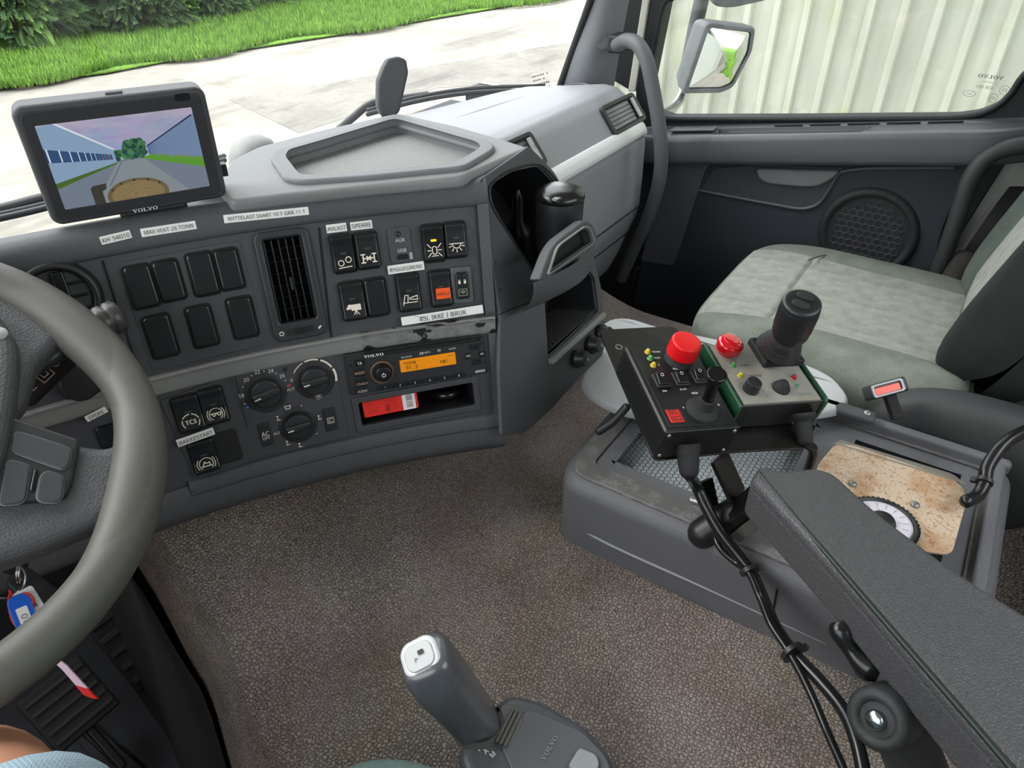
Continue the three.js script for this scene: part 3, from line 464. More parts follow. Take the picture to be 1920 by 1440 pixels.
// label tape
for (const [words, q, label, o] of [
  ['KH 94010', [[185, 443], [245, 430], [249, 445], [190, 460]], 'white label strip lettered KH 94010', {}], ['MAX VEKT 26 TONN', [[260, 428], [367, 413], [372, 428], [264, 446]], 'white label strip lettered MAX VEKT 26 TONN', {}],
  ['NYTTELAST SVART 10 T GRÅ 11 T', [[413, 403], [580, 387], [583, 402], [418, 420]], 'white label strip lettered NYTTELAST SVART 10 T GRÅ 11 T', {}]]) { const k = fquad(q); sticker(words, k.w, k.t * 0.93, FF(k.s, k.h, 0.0068, k.spin), D, label, o); }
for (const [words, q, label, o, d] of [
  ['AVLAST', [[609, 421.6], [649, 416.6], [652, 433], [612.6, 438]], 'white label strip lettered AVLAST', {}, 0.0012], ['SPERRE', [[655, 416.6], [697, 411.7], [700, 427.5], [657, 433]], 'white label strip lettered SPERRE', {}, 0.0012],
  ['RYGGESIRENE', [[724, 497.8], [794, 488.5], [797, 504.7], [727, 515]], 'white label strip lettered RYGGESIRENE', {}, 0.0034],
  ['45L IKKE I BRUK', [[749, 593], [903.6, 569], [905.6, 585], [752, 609]], 'long white label strip lettered 45L IKKE I BRUK', { fill: 0.58, extra: (g, w, h) => { g.strokeStyle = '#3a3a3c'; g.lineWidth = 3; ln(g, w * 0.15, 0, w * 0.22, h * 0.3, w * 0.3, h * 0.45); } }, 0.0094],
  ['EPOKE', [[157, 776], [197, 756], [202, 767], [164, 787]], 'white label strip lettered EPOKE', { fill: 0.85 }, 0.0125], ['BAKKESTART', [[329, 819], [398, 797], [401, 809], [334, 835]], 'white label strip lettered BAKKESTART', {}, 0.0105]]) { const k = fquad(q); sticker(words, k.w, k.t * 0.95, FF(k.s, k.h, d, k.spin), D, label, o); }

// air vent with vertical vanes
function ventUnit(parent, m, w, t, nv, nh, frameMat, grow = [0.010, 0.012, 0.024]) { // grow: side, top, bottom
  const [gs, gt, gb] = grow, fr = roundShape([[-w / 2 - gs, -t / 2 - gb], [w / 2 + gs, -t / 2 - gb], [w / 2 + gs, t / 2 + gt], [-w / 2 - gs, t / 2 + gt]], 0.012);
  const hole = new THREE.Path(rshape(w, t, 0.005).getPoints(6)); fr.holes.push(hole);
  const v = put(add('air_vent', extr(fr, 0.006, 0.0018), frameMat, parent), m);
  const duct = new THREE.BoxGeometry(w, t, 0.05).translate(0, 0, -0.03), di = duct.index.array; // inside of the duct
  add('duct', merge(new THREE.BoxGeometry(0.002, t, 0.05).translate(-w / 2, 0, -0.022), new THREE.BoxGeometry(0.002, t, 0.05).translate(w / 2, 0, -0.022), new THREE.BoxGeometry(w, 0.002, 0.05).translate(0, t / 2, -0.022), new THREE.BoxGeometry(w, 0.002, 0.05).translate(0, -t / 2, -0.022), new THREE.BoxGeometry(w, t, 0.002).translate(0, 0, -0.047)), MT.deep, v);
  for (let i = 0; i <= nv; i++) { const x = lerp(-w / 2 + 0.002, w / 2 - 0.002, i / nv); add('vane', box(0.0016, t - 0.004, 0.012, 0.0006, 2).translate(x, 0, -0.004), MT.switch, v); }
  for (let i = 1; i < nh; i++) add('cross_vane', box(w - 0.004, 0.0018, 0.014, 0.0006, 2).translate(0, lerp(-t / 2, t / 2, i / nh), -0.02), MT.switch, v);
  return v;
}
{
  const v = ventUnit(D, FF(ventQ.s, ventQ.h, 0.001), ventQ.w, ventQ.t, 5, 7, M(0x2e3033, { rough: 0.35 }), [0.009, 0.008, 0.021]);
  add('vane_knob', box(0.004, 0.016, 0.01, 0.0015).translate(0.001, -0.004, 0.004), MT.switch, v);
  const y = -ventQ.t / 2 - 0.0105, th = add('thumb_wheel', new THREE.CylinderGeometry(0.012, 0.012, 0.0075, 28, 1).scale(1.45, 1, 0.35).translate(0, 0, 0).rotateX(0), MT.deep, v); th.position.set(0, y, 0.0045);
  for (let i = -5; i <= 5; i++) add('rib', box(0.0011, 0.0074, 0.0016, 0.0004, 1).translate(i * 0.0027, y, 0.0086 - i * i * 0.00011), MT.switch, v);
  decal('symbol', 0.008, 0.008, 9000, (g, w) => { pen(g, w * 0.12); arc(g, w / 2, w / 2, w * 0.28); }, v, new THREE.Matrix4().makeTranslation(-0.0225, y, 0.0063));
  decal('symbol', 0.008, 0.008, 9000, (g, w) => { pen(g, w * 0.1); g.beginPath(); g.ellipse(w / 2, w / 2, w * 0.32, w * 0.14, -0.8, 0, 7); g.fill(); }, v, new THREE.Matrix4().makeTranslation(0.0225, y, 0.0063));
}
// climate knobs
function knob(px, py, rad, ringR, angle, deco, label) {
  const k = fac(px, py), m = FF(k.s, k.h, 0.0028);
  const ring = put(add('knob_surround', latheZ([[0, 0.0004], [ringR * 0.7, 0.0012], [ringR * 0.97, 0.0006], [ringR, 0]], 48), M(0x2c2d30, { rough: 0.35 }), D), m);
  const kb = put(add('climate_knob', merge(latheZ([[0, 0.011], [rad * 0.84, 0.011], [rad * 0.93, 0.0098], [rad, 0.0015], [rad * 1.02, 0]], 48), extr(roundShape([[-rad * 0.92, -rad * 0.33], [rad * 0.92, -rad * 0.25], [rad * 0.92, rad * 0.25], [-rad * 0.92, rad * 0.33]], rad * 0.24), 0.016, 0.003).rotateZ(angle)), MT.black, D, label), m);
  const a = angle + Math.PI; put(add('pointer', plate(rad * 0.42, 0.0013, 0.0005, 0.0005, 0.0001), MT.white, kb), new THREE.Matrix4().makeRotationZ(angle).multiply(new THREE.Matrix4().makeTranslation(-rad * 0.6, 0, 0.0161)));
  decal('markings', ringR * 3.2, ringR * 3.2, 6500, deco, ring, new THREE.Matrix4().makeTranslation(0, 0, 0.0016));
}
const pol = (w, r, a) => [w / 2 + w * r * Math.cos(a), w / 2 - w * r * Math.sin(a)];
knob(498, 735, 0.0185, 0.0255, 0.2, (g, w) => { pen(g, 3); [['18', 173], ['20', 130], ['22', 98], ['24', 66], ['26', 36]].forEach(([s, a]) => { const [x, y] = pol(w, 0.345, a * DEG); txt(g, s, x, y, w * 0.075, '#e6e4e0'); }); [195, 150, 114, 82, 52, 22].forEach((a) => { const [x, y] = pol(w, 0.335, a * DEG); g.fillStyle = '#e6e4e0'; g.beginPath(); g.arc(x, y, w * 0.009, 0, 7); g.fill(); }); const b = pol(w, 0.335, 206 * DEG), r = pol(w, 0.34, 6 * DEG); g.fillStyle = '#3c78b8'; g.fillRect(b[0] - w * 0.022, b[1] - w * 0.013, w * 0.044, w * 0.026); g.fillStyle = '#d8443c'; g.fillRect(r[0] - w * 0.03, r[1] - w * 0.013, w * 0.06, w * 0.026); }, 'temperature knob with numbers 18 to 26');
knob(589, 711, 0.018, 0.0245, 0.12, (g, w) => { pen(g, 3); for (let k = 0; k < 4; k++) { g.lineWidth = w * (0.014 + 0.007 * k); g.lineCap = 'butt'; arc(g, w / 2, w / 2, w * 0.335, (-148 + k * 42) * DEG, (-148 + k * 42 + 36) * DEG); } txt(g, '0', ...pol(w, 0.345, 168 * DEG), w * 0.07); txt(g, 'AUT', ...pol(w, 0.385, 190 * DEG), w * 0.065); const [x, y] = pol(w, 0.27, 272 * DEG); g.lineWidth = 2; for (let k = 0; k < 4; k++) { const a = k * 1.5708; g.beginPath(); g.arc(x + Math.cos(a) * w * 0.026, y + Math.sin(a) * w * 0.026, w * 0.024, 0, 7); g.stroke(); } }, 'fan speed knob with widening arc marks');
knob(558.5, 795, 0.0172, 0.0235, 0.12, (g, w) => { pen(g, 3); txt(g, 'AUT', ...pol(w, 0.36, 188 * DEG), w * 0.062); const man = (a) => { const [x, y] = pol(w, 0.35, a * DEG); g.lineWidth = w * 0.014; g.beginPath(); g.arc(x, y - w * 0.03, w * 0.015, 0, 7); g.fill(); ln(g, x, y, x - w * 0.01, y + w * 0.03, x + w * 0.035, y + w * 0.03); }; [146, 228, 262, 8].forEach(man); const [x, y] = pol(w, 0.36, 106 * DEG); ln(g, x - w * 0.045, y - w * 0.02, x + w * 0.045, y - w * 0.02, x + w * 0.03, y + w * 0.03, x - w * 0.03, y + w * 0.03, x - w * 0.045, y - w * 0.02); [70, 320].forEach((a) => { const p = pol(w, 0.34, a * DEG); g.beginPath(); g.arc(...p, w * 0.01, 0, 7); g.fill(); }); }, 'air direction knob with seated figure marks');
for (const [q, draw, label] of [[[[482, 794], [503, 788.5], [511, 830], [492.5, 836.6]], (g, w, h) => { txt(g, 'AC', w / 2, h * 0.46, w * 0.62); txt(g, 'OFF', w / 2, h * 0.64, w * 0.4); }, 'slim AC OFF button'], [[[606, 766], [625, 761], [633, 802], [611, 807]], (g, w, h) => { pen(g, 5); g.strokeRect(w * 0.22, h * 0.4, w * 0.56, h * 0.24); arc(g, w / 2, h * 0.52, w * 0.16, 0.6, 5.5); }, 'slim air recirculation button']]) {
  const k = fquad(q), b = put(add('climate_button', plate(k.w, k.t, 0.0032, 0.0015, 0.001), MT.black, D, label), FF(k.s, k.h, 0.0026)); decal('symbol', k.w, k.t, 8000, draw, b, new THREE.Matrix4().makeTranslation(0, 0, 0.0035));
}
{ const k = fac(534, 692); put(add('sensor_hole', latheZ([[0, 0.0004], [0.0014, 0.0006], [0.0026, 0.0003], [0.003, 0]], 16), MT.deep, D), FF(k.s, k.h, 0.0028)); }
// cubby below the radio
{
  const w = cubQ.w, t = cubQ.t, dp = 0.1, k = 0.0025, c = new THREE.Group();
  const m = FF(cubQ.s, cubQ.h, 0, cubQ.spin);
  const cub = put(add('cubby', merge(new THREE.BoxGeometry(w, k, dp).translate(0, -t / 2 + k / 2, -dp / 2), new THREE.BoxGeometry(w, k, dp).translate(0, t / 2 - k / 2, -dp / 2), new THREE.BoxGeometry(k, t, dp).translate(-w / 2 + k / 2, 0, -dp / 2), new THREE.BoxGeometry(k, t, dp).translate(w / 2 - k / 2, 0, -dp / 2), new THREE.BoxGeometry(w, t, k).translate(0, 0, -dp)), MT.black, D, 'open black storage cubby below the radio'), m);
  const fr = rshape(w + 0.012, t + 0.012, 0.003); fr.holes.push(new THREE.Path(rshape(w - 0.004, t - 0.004, 0.003).getPoints(5)));
  add('cubby_frame', extr(fr, 0.004, 0.001), MT.dashPanel, cub).position.z = 0.0005;
}

// section facing straight back, beside the centre stack
const LB = Math.atan(0.30), BU = V(1, 0, 0), BV = V(0, Math.cos(LB), -Math.sin(LB)), BN = V(0, Math.sin(LB), Math.cos(LB)), B0 = V(0.70, 0.934, -0.508);
const onB = (px, py, d = 0) => { const q = onPlane(px, py, B0.clone().addScaledVector(BN, d), BN).sub(B0); return [q.dot(BU), q.dot(BV)]; };
const BM = (x, y, d = 0) => frame(B0.clone().addScaledVector(BU, x).addScaledVector(BV, y).addScaledVector(BN, d), BU, BV, BN);
{
  // outer skin with two openings: the bottle well and the shelf
  const outl = [[898, 338], [992, 274], [1012, 292], [1040, 322], [1064, 366], [1086, 412], [1112, 470], [1128, 540], [1134, 600], [1136, 640], [1130, 668], [1090, 706], [1030, 772], [1000, 800], [984, 812], [941, 818], [936, 700], [938, 594], [920, 470], [903, 352]].map((p) => onB(...p));
  const well = [[917, 352], [928, 338], [960, 318], [1008, 308], [1020, 314], [1057, 356], [1088, 414], [1106, 464], [1010, 532], [998, 508], [955, 440], [922, 385]].map((p) => onB(...p));
  const shelf = [[1019, 548], [1098, 492], [1116, 520], [1124, 584], [1040, 664], [1026, 672]].map((p) => onB(...p));
  const sh = roundShape(outl, 0.006); sh.holes.push(new THREE.Path(roundShape(well, 0.012, 6).getPoints()), new THREE.Path(roundShape(shelf, 0.003).getPoints()));
  const side = put(add('side_tower', extr(sh, 0.006, 0.002), MT.dash, D, 'tower beside the centre stack with bottle well and shelf'), BM(0, 0, -0.006));
  add('tower_seam', tube([[936, 590], [958, 580], [1005, 562], [1012, 556]].map((p) => { const q = onB(...p); return V(q[0], q[1], 0.0062); }), 0.0008, 20, 6), MT.seam, side);
  for (const p of [[929, 492], [969, 487], [938, 543], [978, 537]]) { const q = onB(...p); add('screw_hole', latheZ([[0, 0.0002], [0.001, 0.0004], [0.0016, 0]], 10).translate(q[0], q[1], 0.006), MT.seam, side); }
  // well: back and walls
  const ext = (pts, d, thick) => { const c = pts.reduce((a, p) => [a[0] + p[0] / pts.length, a[1] + p[1] / pts.length], [0, 0]), o = pts.map((p) => [c[0] + (p[0] - c[0]) * 1.04, c[1] + (p[1] - c[1]) * 1.04]), s = roundShape(o, 0.012, 6); s.holes.push(new THREE.Path(roundShape(pts, 0.012, 6).getPoints())); return merge(extr(s, d, 0).translate(0, 0, -d + 0.001), extr(roundShape(o, 0.012, 6), 0.002, 0).translate(0, 0, -d - 0.001)); };
  add('bottle_well', ext(well, 0.105), MT.black, side);
  add('shelf_box', ext(shelf, 0.09), MT.black, side);
  const rimp = well.map((p) => V(p[0], p[1], 0.0065)); add('well_rim', tube([...rimp.slice(8), ...rimp.slice(0, 7)], 0.0017, 60, 8), MT.black, side);
  // rubber mat on the shelf
  const sa = onB(1032, 660), sb = onB(1122, 584); add('shelf_mat', box(sb[0] - sa[0] - 0.004, 0.002, 0.08, 0.0008).translate((sa[0] + sb[0]) / 2, (sa[1] + sb[1]) / 2 + 0.002, -0.038), M(0x3a3b3c, { rough: 0.8, bump: retile(T_WEAVE, 0.16), bs: 0.0015 }), side);
  // lip below the shelf, slanted bright edge
  const l0 = onB(1028, 676), l1 = onB(1130, 592), lw = l1[0] - l0[0];
  add('shelf_lip', box(lw, 0.01, 0.014, 0.004).translate((l0[0] + l1[0]) / 2, (l0[1] + l1[1]) / 2, 0.007), MT.trim, side);
  // knobs
  [[1084, 672, 'round knob with air direction mark'], [1110, 646, 'round knob with fan mark'], [1128, 626, 'round knob at the tower edge']].forEach(([x, y, l], i) => {
    const q = onB(x, y, 0.006), k = add('tower_knob', latheZ([[0, 0.023], [0.0102, 0.023], [0.0115, 0.0212], [0.0125, 0.011], [0.015, 0.0104], [0.015, 0.007], [0.0125, 0.0064], [0.0125, 0]], 36).translate(q[0], q[1], 0.005), MT.black, side, l);
    decal('symbol', 0.01, 0.01, 9000, (g, w) => { pen(g, 6); arc(g, w / 2, w / 2, w * 0.22, 0.5, 4.5); ln(g, w * 0.5, w * 0.3, w * 0.62, w * 0.75); }, k, new THREE.Matrix4().makeTranslation(q[0], q[1], 0.0285));
  });
  const c0 = onB(1085, 690), c1 = onB(1034, 722); add('tower_cover', box(0.05, 0.03, 0.003, 0.002).translate((c0[0] + c1[0]) / 2 - 0.005, (c0[1] + c1[1]) / 2 + 0.006, 0.005), MT.dash, side);
  // folding cup holder front: sloped frame with a window
  const q = [[1010, 527], [1032, 470], [1046, 450], [1098, 411], [1112, 418], [1122, 446], [1118, 462], [1024, 524]].map((p) => onB(...p, 0.08));
  const iq = [[1030, 515], [1046, 466], [1054, 456], [1098, 424], [1108, 428], [1116, 452], [1112, 458]].map((p) => onB(...p, 0.084));
  const hs = roundShape(q, 0.008); hs.holes.push(new THREE.Path(roundShape(iq, 0.006).getPoints()));
  const hold = add('cup_holder_frame', extr(hs, 0.016, 0.003), MT.dash, side, 'sloped cup holder front with an open window'); hold.position.z = 0.07;
  const inner = roundShape(iq, 0.006); const ring = roundShape(iq.map((p, i) => { const c = iq.reduce((a, k) => [a[0] + k[0] / iq.length, a[1] + k[1] / iq.length], [0, 0]); return [c[0] + (p[0] - c[0]) * 1.05, c[1] + (p[1] - c[1]) * 1.05]; }), 0.007); ring.holes.push(new THREE.Path(inner.getPoints()));
  add('window_lip', extr(ring, 0.004, 0.001).translate(0, 0, 0.0155), MT.trim, hold);
  add('window_back', extr(ring.clone ? roundShape(iq, 0.006) : inner, 0.002, 0).translate(0, 0, 0.001), MT.deep, hold);
  // curved bowl below the frame
  const b0 = onB(1012, 530, 0.066), b1 = onB(1124, 458, 0.066), bw = b1[0] - b0[0];
  add('holder_bowl', grid((u, v) => { const x = lerp(b0[0], b1[0], u), a = v * 1.25, top = lerp(b0[1], b1[1], u); return V(x, top - 0.062 * Math.sin(a) / Math.sin(1.25) * lerp(0.75, 1, u), 0.006 + 0.074 * Math.cos(a * 1.15) * (1 - 0.25 * (2 * u - 1) ** 2)); }, 20, 12, (u, v, p) => [p.x, p.y]), MT.dash, side);
}
// top cover with the recessed tray
const TY = 0.9475;
{
  const P = (p, y = TY) => { const q = onY(p[0], p[1], y); return [q.x, -q.z]; };
  const outer = [[866, 331], [994, 276], [950, 262], [860, 236], [752, 212], [735, 213], [600, 243], [482, 274], [430, 300], [405, 345], [430, 377], [560, 361], [700, 346]].map((p) => P(p));
  const trayO = [[522, 302], [530, 288], [600, 268], [728, 229], [742, 227], [756, 229], [905, 272], [916, 282], [905, 292], [860, 318], [700, 334], [575, 343], [548, 338]].map((p) => P(p));
  const sh = roundShape(outer, 0.008); sh.holes.push(new THREE.Path(roundShape(trayO, 0.01, 5).getPoints()));
  const top = add('top_cover', extr(sh, 0.016, 0.0065, 6).rotateX(-Math.PI / 2).translate(0, TY - 0.016, 0), MT.dashTop, D, 'raised grey top of the centre stack with a sunken tray');
  const c = trayO.reduce((a, p) => [a[0] + p[0] / trayO.length, a[1] + p[1] / trayO.length], [0, 0]);
  const sc = (k) => trayO.map((p) => [c[0] + (p[0] - c[0]) * k, c[1] + (p[1] - c[1]) * k]);
  const rim = roundShape(sc(1.075), 0.012, 5); rim.holes.push(new THREE.Path(roundShape(sc(0.965), 0.01, 5).getPoints()));
  add('tray_rim', extr(rim, 0.012, 0.0045, 4).rotateX(-Math.PI / 2).translate(0, TY - 0.006, 0), M(0x6a6d6f, { rough: 0.5, bump: T_GRAIN, bs: 0.0002 }), D);
  const tw = roundShape(sc(1.06), 0.012, 5); tw.holes.push(new THREE.Path(roundShape(sc(0.985), 0.01, 5).getPoints())); add('tray_wall', extr(tw, 0.02, 0).rotateX(-Math.PI / 2).translate(0, TY - 0.022, 0), MT.dashTop, D);
  const T_MESH = tex((u, v) => { const r = Math.floor(v * 24), x = (u * 24 + (r % 2) * 0.5) % 1 - 0.5, y = (v * 24) % 1 - 0.5; return sstep(0.46, 0.3, Math.hypot(x, y * 1.1)); }, 512, 0.075), T_MESHC = tex((u, v) => { const r = Math.floor(v * 24), x = (u * 24 + (r % 2) * 0.5) % 1 - 0.5, y = (v * 24) % 1 - 0.5, k = lerp(0.55, 1, sstep(0.46, 0.36, Math.hypot(x, y * 1.1))); return [k, k, k]; }, 512, 0.075, true);
  add('tray_mat', extr(roundShape(sc(1.02), 0.01, 5), 0.004, 0).rotateX(-Math.PI / 2).translate(0, TY - 0.0205, 0), M(0xc2c6c3, { rough: 0.7, bump: T_MESH, bs: 0.0012, map: T_MESHC }), D, 'grey patterned rubber mat in the dash tray');
  // shelf under the windscreen
  add('defroster_shelf', grid((u, v) => { const x = lerp(-0.45, 1.5, u), zb = wsZ(x) + 0.01; return V(x, lerp(0.79, 0.76, v), lerp(zb, -0.70 - 0.26 * (1 - sstep(0.2, 0.75, x)), v)); }, 40, 6, (u, v, p) => [p.x, p.z]), MT.dash, D);
}
// passenger side: profile along x
{
  const pz = (x) => Math.max(wsZ(x) + 0.012, -1.12);
  const prof = (x) => { const f = pz(x); return [[f, 0.70], [f, 0.818 + 0.02 * sstep(1.2, 1.5, x)], [f + 0.02, 0.832 + 0.014 * sstep(1.2, 1.5, x)], [-0.80, 0.864], [-0.735, 0.874], [-0.705, 0.872], [-0.683, 0.858], [-0.666, 0.838], [-0.652, 0.82], [-0.646, 0.812]]; };
  const low = [[-0.632, 0.786], [-0.628, 0.77], [-0.626, 0.70], [-0.626, 0.632], [-0.632, 0.60], [-0.643, 0.571], [-0.668, 0.50], [-0.69, 0.45], [-0.76, 0.36], [-0.80, 0.34], [-1.1, 0.34]];
  const endIn = (x) => 0.016 * sstep(1.46, 1.512, x) ** 2; // rounded outer end
  const sw = (pf, x0, x1, n) => { const rows = pf(x0).length - 1; return grid((u, v) => { const x = lerp(x0, x1, u), p = pf(x), k = (1 - v) * rows, i = Math.min(rows - 1, Math.floor(k)), f = k - i, e = endIn(x); return V(x, lerp(p[i][1], p[i + 1][1], f) - e * 0.8, lerp(p[i][0], p[i + 1][0], f) - e); }, n, rows * 3, (u, v, q) => [q.x, q.y + q.z]); };
  add('passenger_top', sw(prof, 0.72, 1.512, 50), MT.passDashLit, D, 'passenger side top of the dashboard, sky light put into its paler grey');
  add('silver_strip', sw(() => [[-0.646, 0.812], [-0.640, 0.813], [-0.6325, 0.806], [-0.6265, 0.796], [-0.6255, 0.788], [-0.632, 0.785]], 0.86, 1.512, 30), MT.silver, D, 'silver strip along the passenger dashboard');
  add('glovebox_panel', sw(() => low, 0.86, 1.512, 30), MT.passDashLit, D, 'grey glovebox panel on the passenger side');
  const endP = [...prof(1.512).map((p) => [p[0], p[1]]), ...low]; const eg = new THREE.ShapeGeometry(pshape(endP.map(([z, y]) => [-z + 0.016, y - 0.013]))); add('end_cap', eg.applyMatrix4(new THREE.Matrix4().set(0, 0, 1, 1.512, 0, 1, 0, 0, -1, 0, 0, 0, 0, 0, 0, 1)), MT.passDark, D);
  for (const y of [0.628, 0.56]) { const i = y > 0.6 ? -0.6245 : -0.6455; add('panel_gap', box(0.62, 0.0022, 0.003, 0.001, 1).translate(1.19, y, i), MT.seam, D); }
  add('top_seam', tube([[855, 222], [930, 198], [1010, 174], [1068, 159], [1092, 157], [1108, 161], [1120, 167]].map((p) => onPlane(p[0], p[1], V(0, 0.857, -0.86), V(0, 1, -0.115).normalize()).setY ? onPlane(p[0], p[1], V(0, 0.859, -0.82), V(0, 1, -0.12).normalize()) : null), 0.0016, 40, 6), MT.passDark, D);
  // vents on the face above the strip
  const n = V(0, 0.62, 0.785).normalize(), u = V(1, 0, 0), v = n.clone().cross(u), c0 = V(1.2, 0.8475, -0.672);
  for (const [px, py, w] of [[1168, 214, 0.125], [966, 298, 0.125]]) {
    const c = onPlane(px, py, c0, n), vent = ventUnit(D, frame(c.addScaledVector(n, -0.001), v, u.clone().negate(), n), 0.048, w, 5, 6, MT.black, [0.008, 0.012, 0.012]);
    add('vent_slider', box(0.044, 0.012, 0.004, 0.001).translate(0, -w / 2 + 0.005, 0.004), M(0xb9bcbf, { rough: 0.4 }), vent);
    decal('symbol', 0.02, 0.01, 9000, (g, a, b) => { g.strokeStyle = '#222'; g.lineWidth = 6; arc(g, a * 0.7, b / 2, b * 0.3); }, vent, new THREE.Matrix4().makeTranslation(0, -w / 2 + 0.005, 0.0065));
  }
}
// round vent, light knob and further details behind the wheel
{
  const k = fac(112, 562), pod = put(add('round_vent', latheZ([[0, -0.02], [0.03, -0.02], [0.031, 0.004], [0.034, 0.008], [0.039, 0.006], [0.042, 0]], 48), MT.black, D), FF(k.s, k.h, 0.001));
  for (const y of [-0.014, 0, 0.014]) add('vane', box(0.056, 0.003, 0.012, 0.001).translate(0, y, -0.003), MT.switch, pod);
  add('vent_bar', box(0.012, 0.058, 0.006, 0.002).translate(0.006, 0, 0.004), MT.switch, pod);
  const q = fac(150, 712); put(add('light_knob', latheZ([[0, 0.018], [0.017, 0.018], [0.0195, 0.016], [0.0205, 0.004], [0.024, 0.003], [0.024, 0]], 40), MT.black, D, 'round black light switch knob'), FF(q.s, q.h, 0.002));
  const r = fquad([[178, 800], [218, 790], [232, 830], [190, 842]]); put(add('blank_cover', plate(r.w, r.t, 0.005, 0.004, 0.002), MT.switch, D), FF(r.s, r.h, 0.001));
  for (const [a, b] of [[[192, 490], [262, 700]], [[598, 428], [624, 655]]]) { const A = fac(...a), B = fac(...b); add('panel_gap', tube([FP(A.s, A.h, 0.001), FP((A.s + B.s) / 2, (A.h + B.h) / 2, 0.001), FP(B.s, B.h, 0.001)], 0.0011, 8, 6), MT.seam, D); }
}

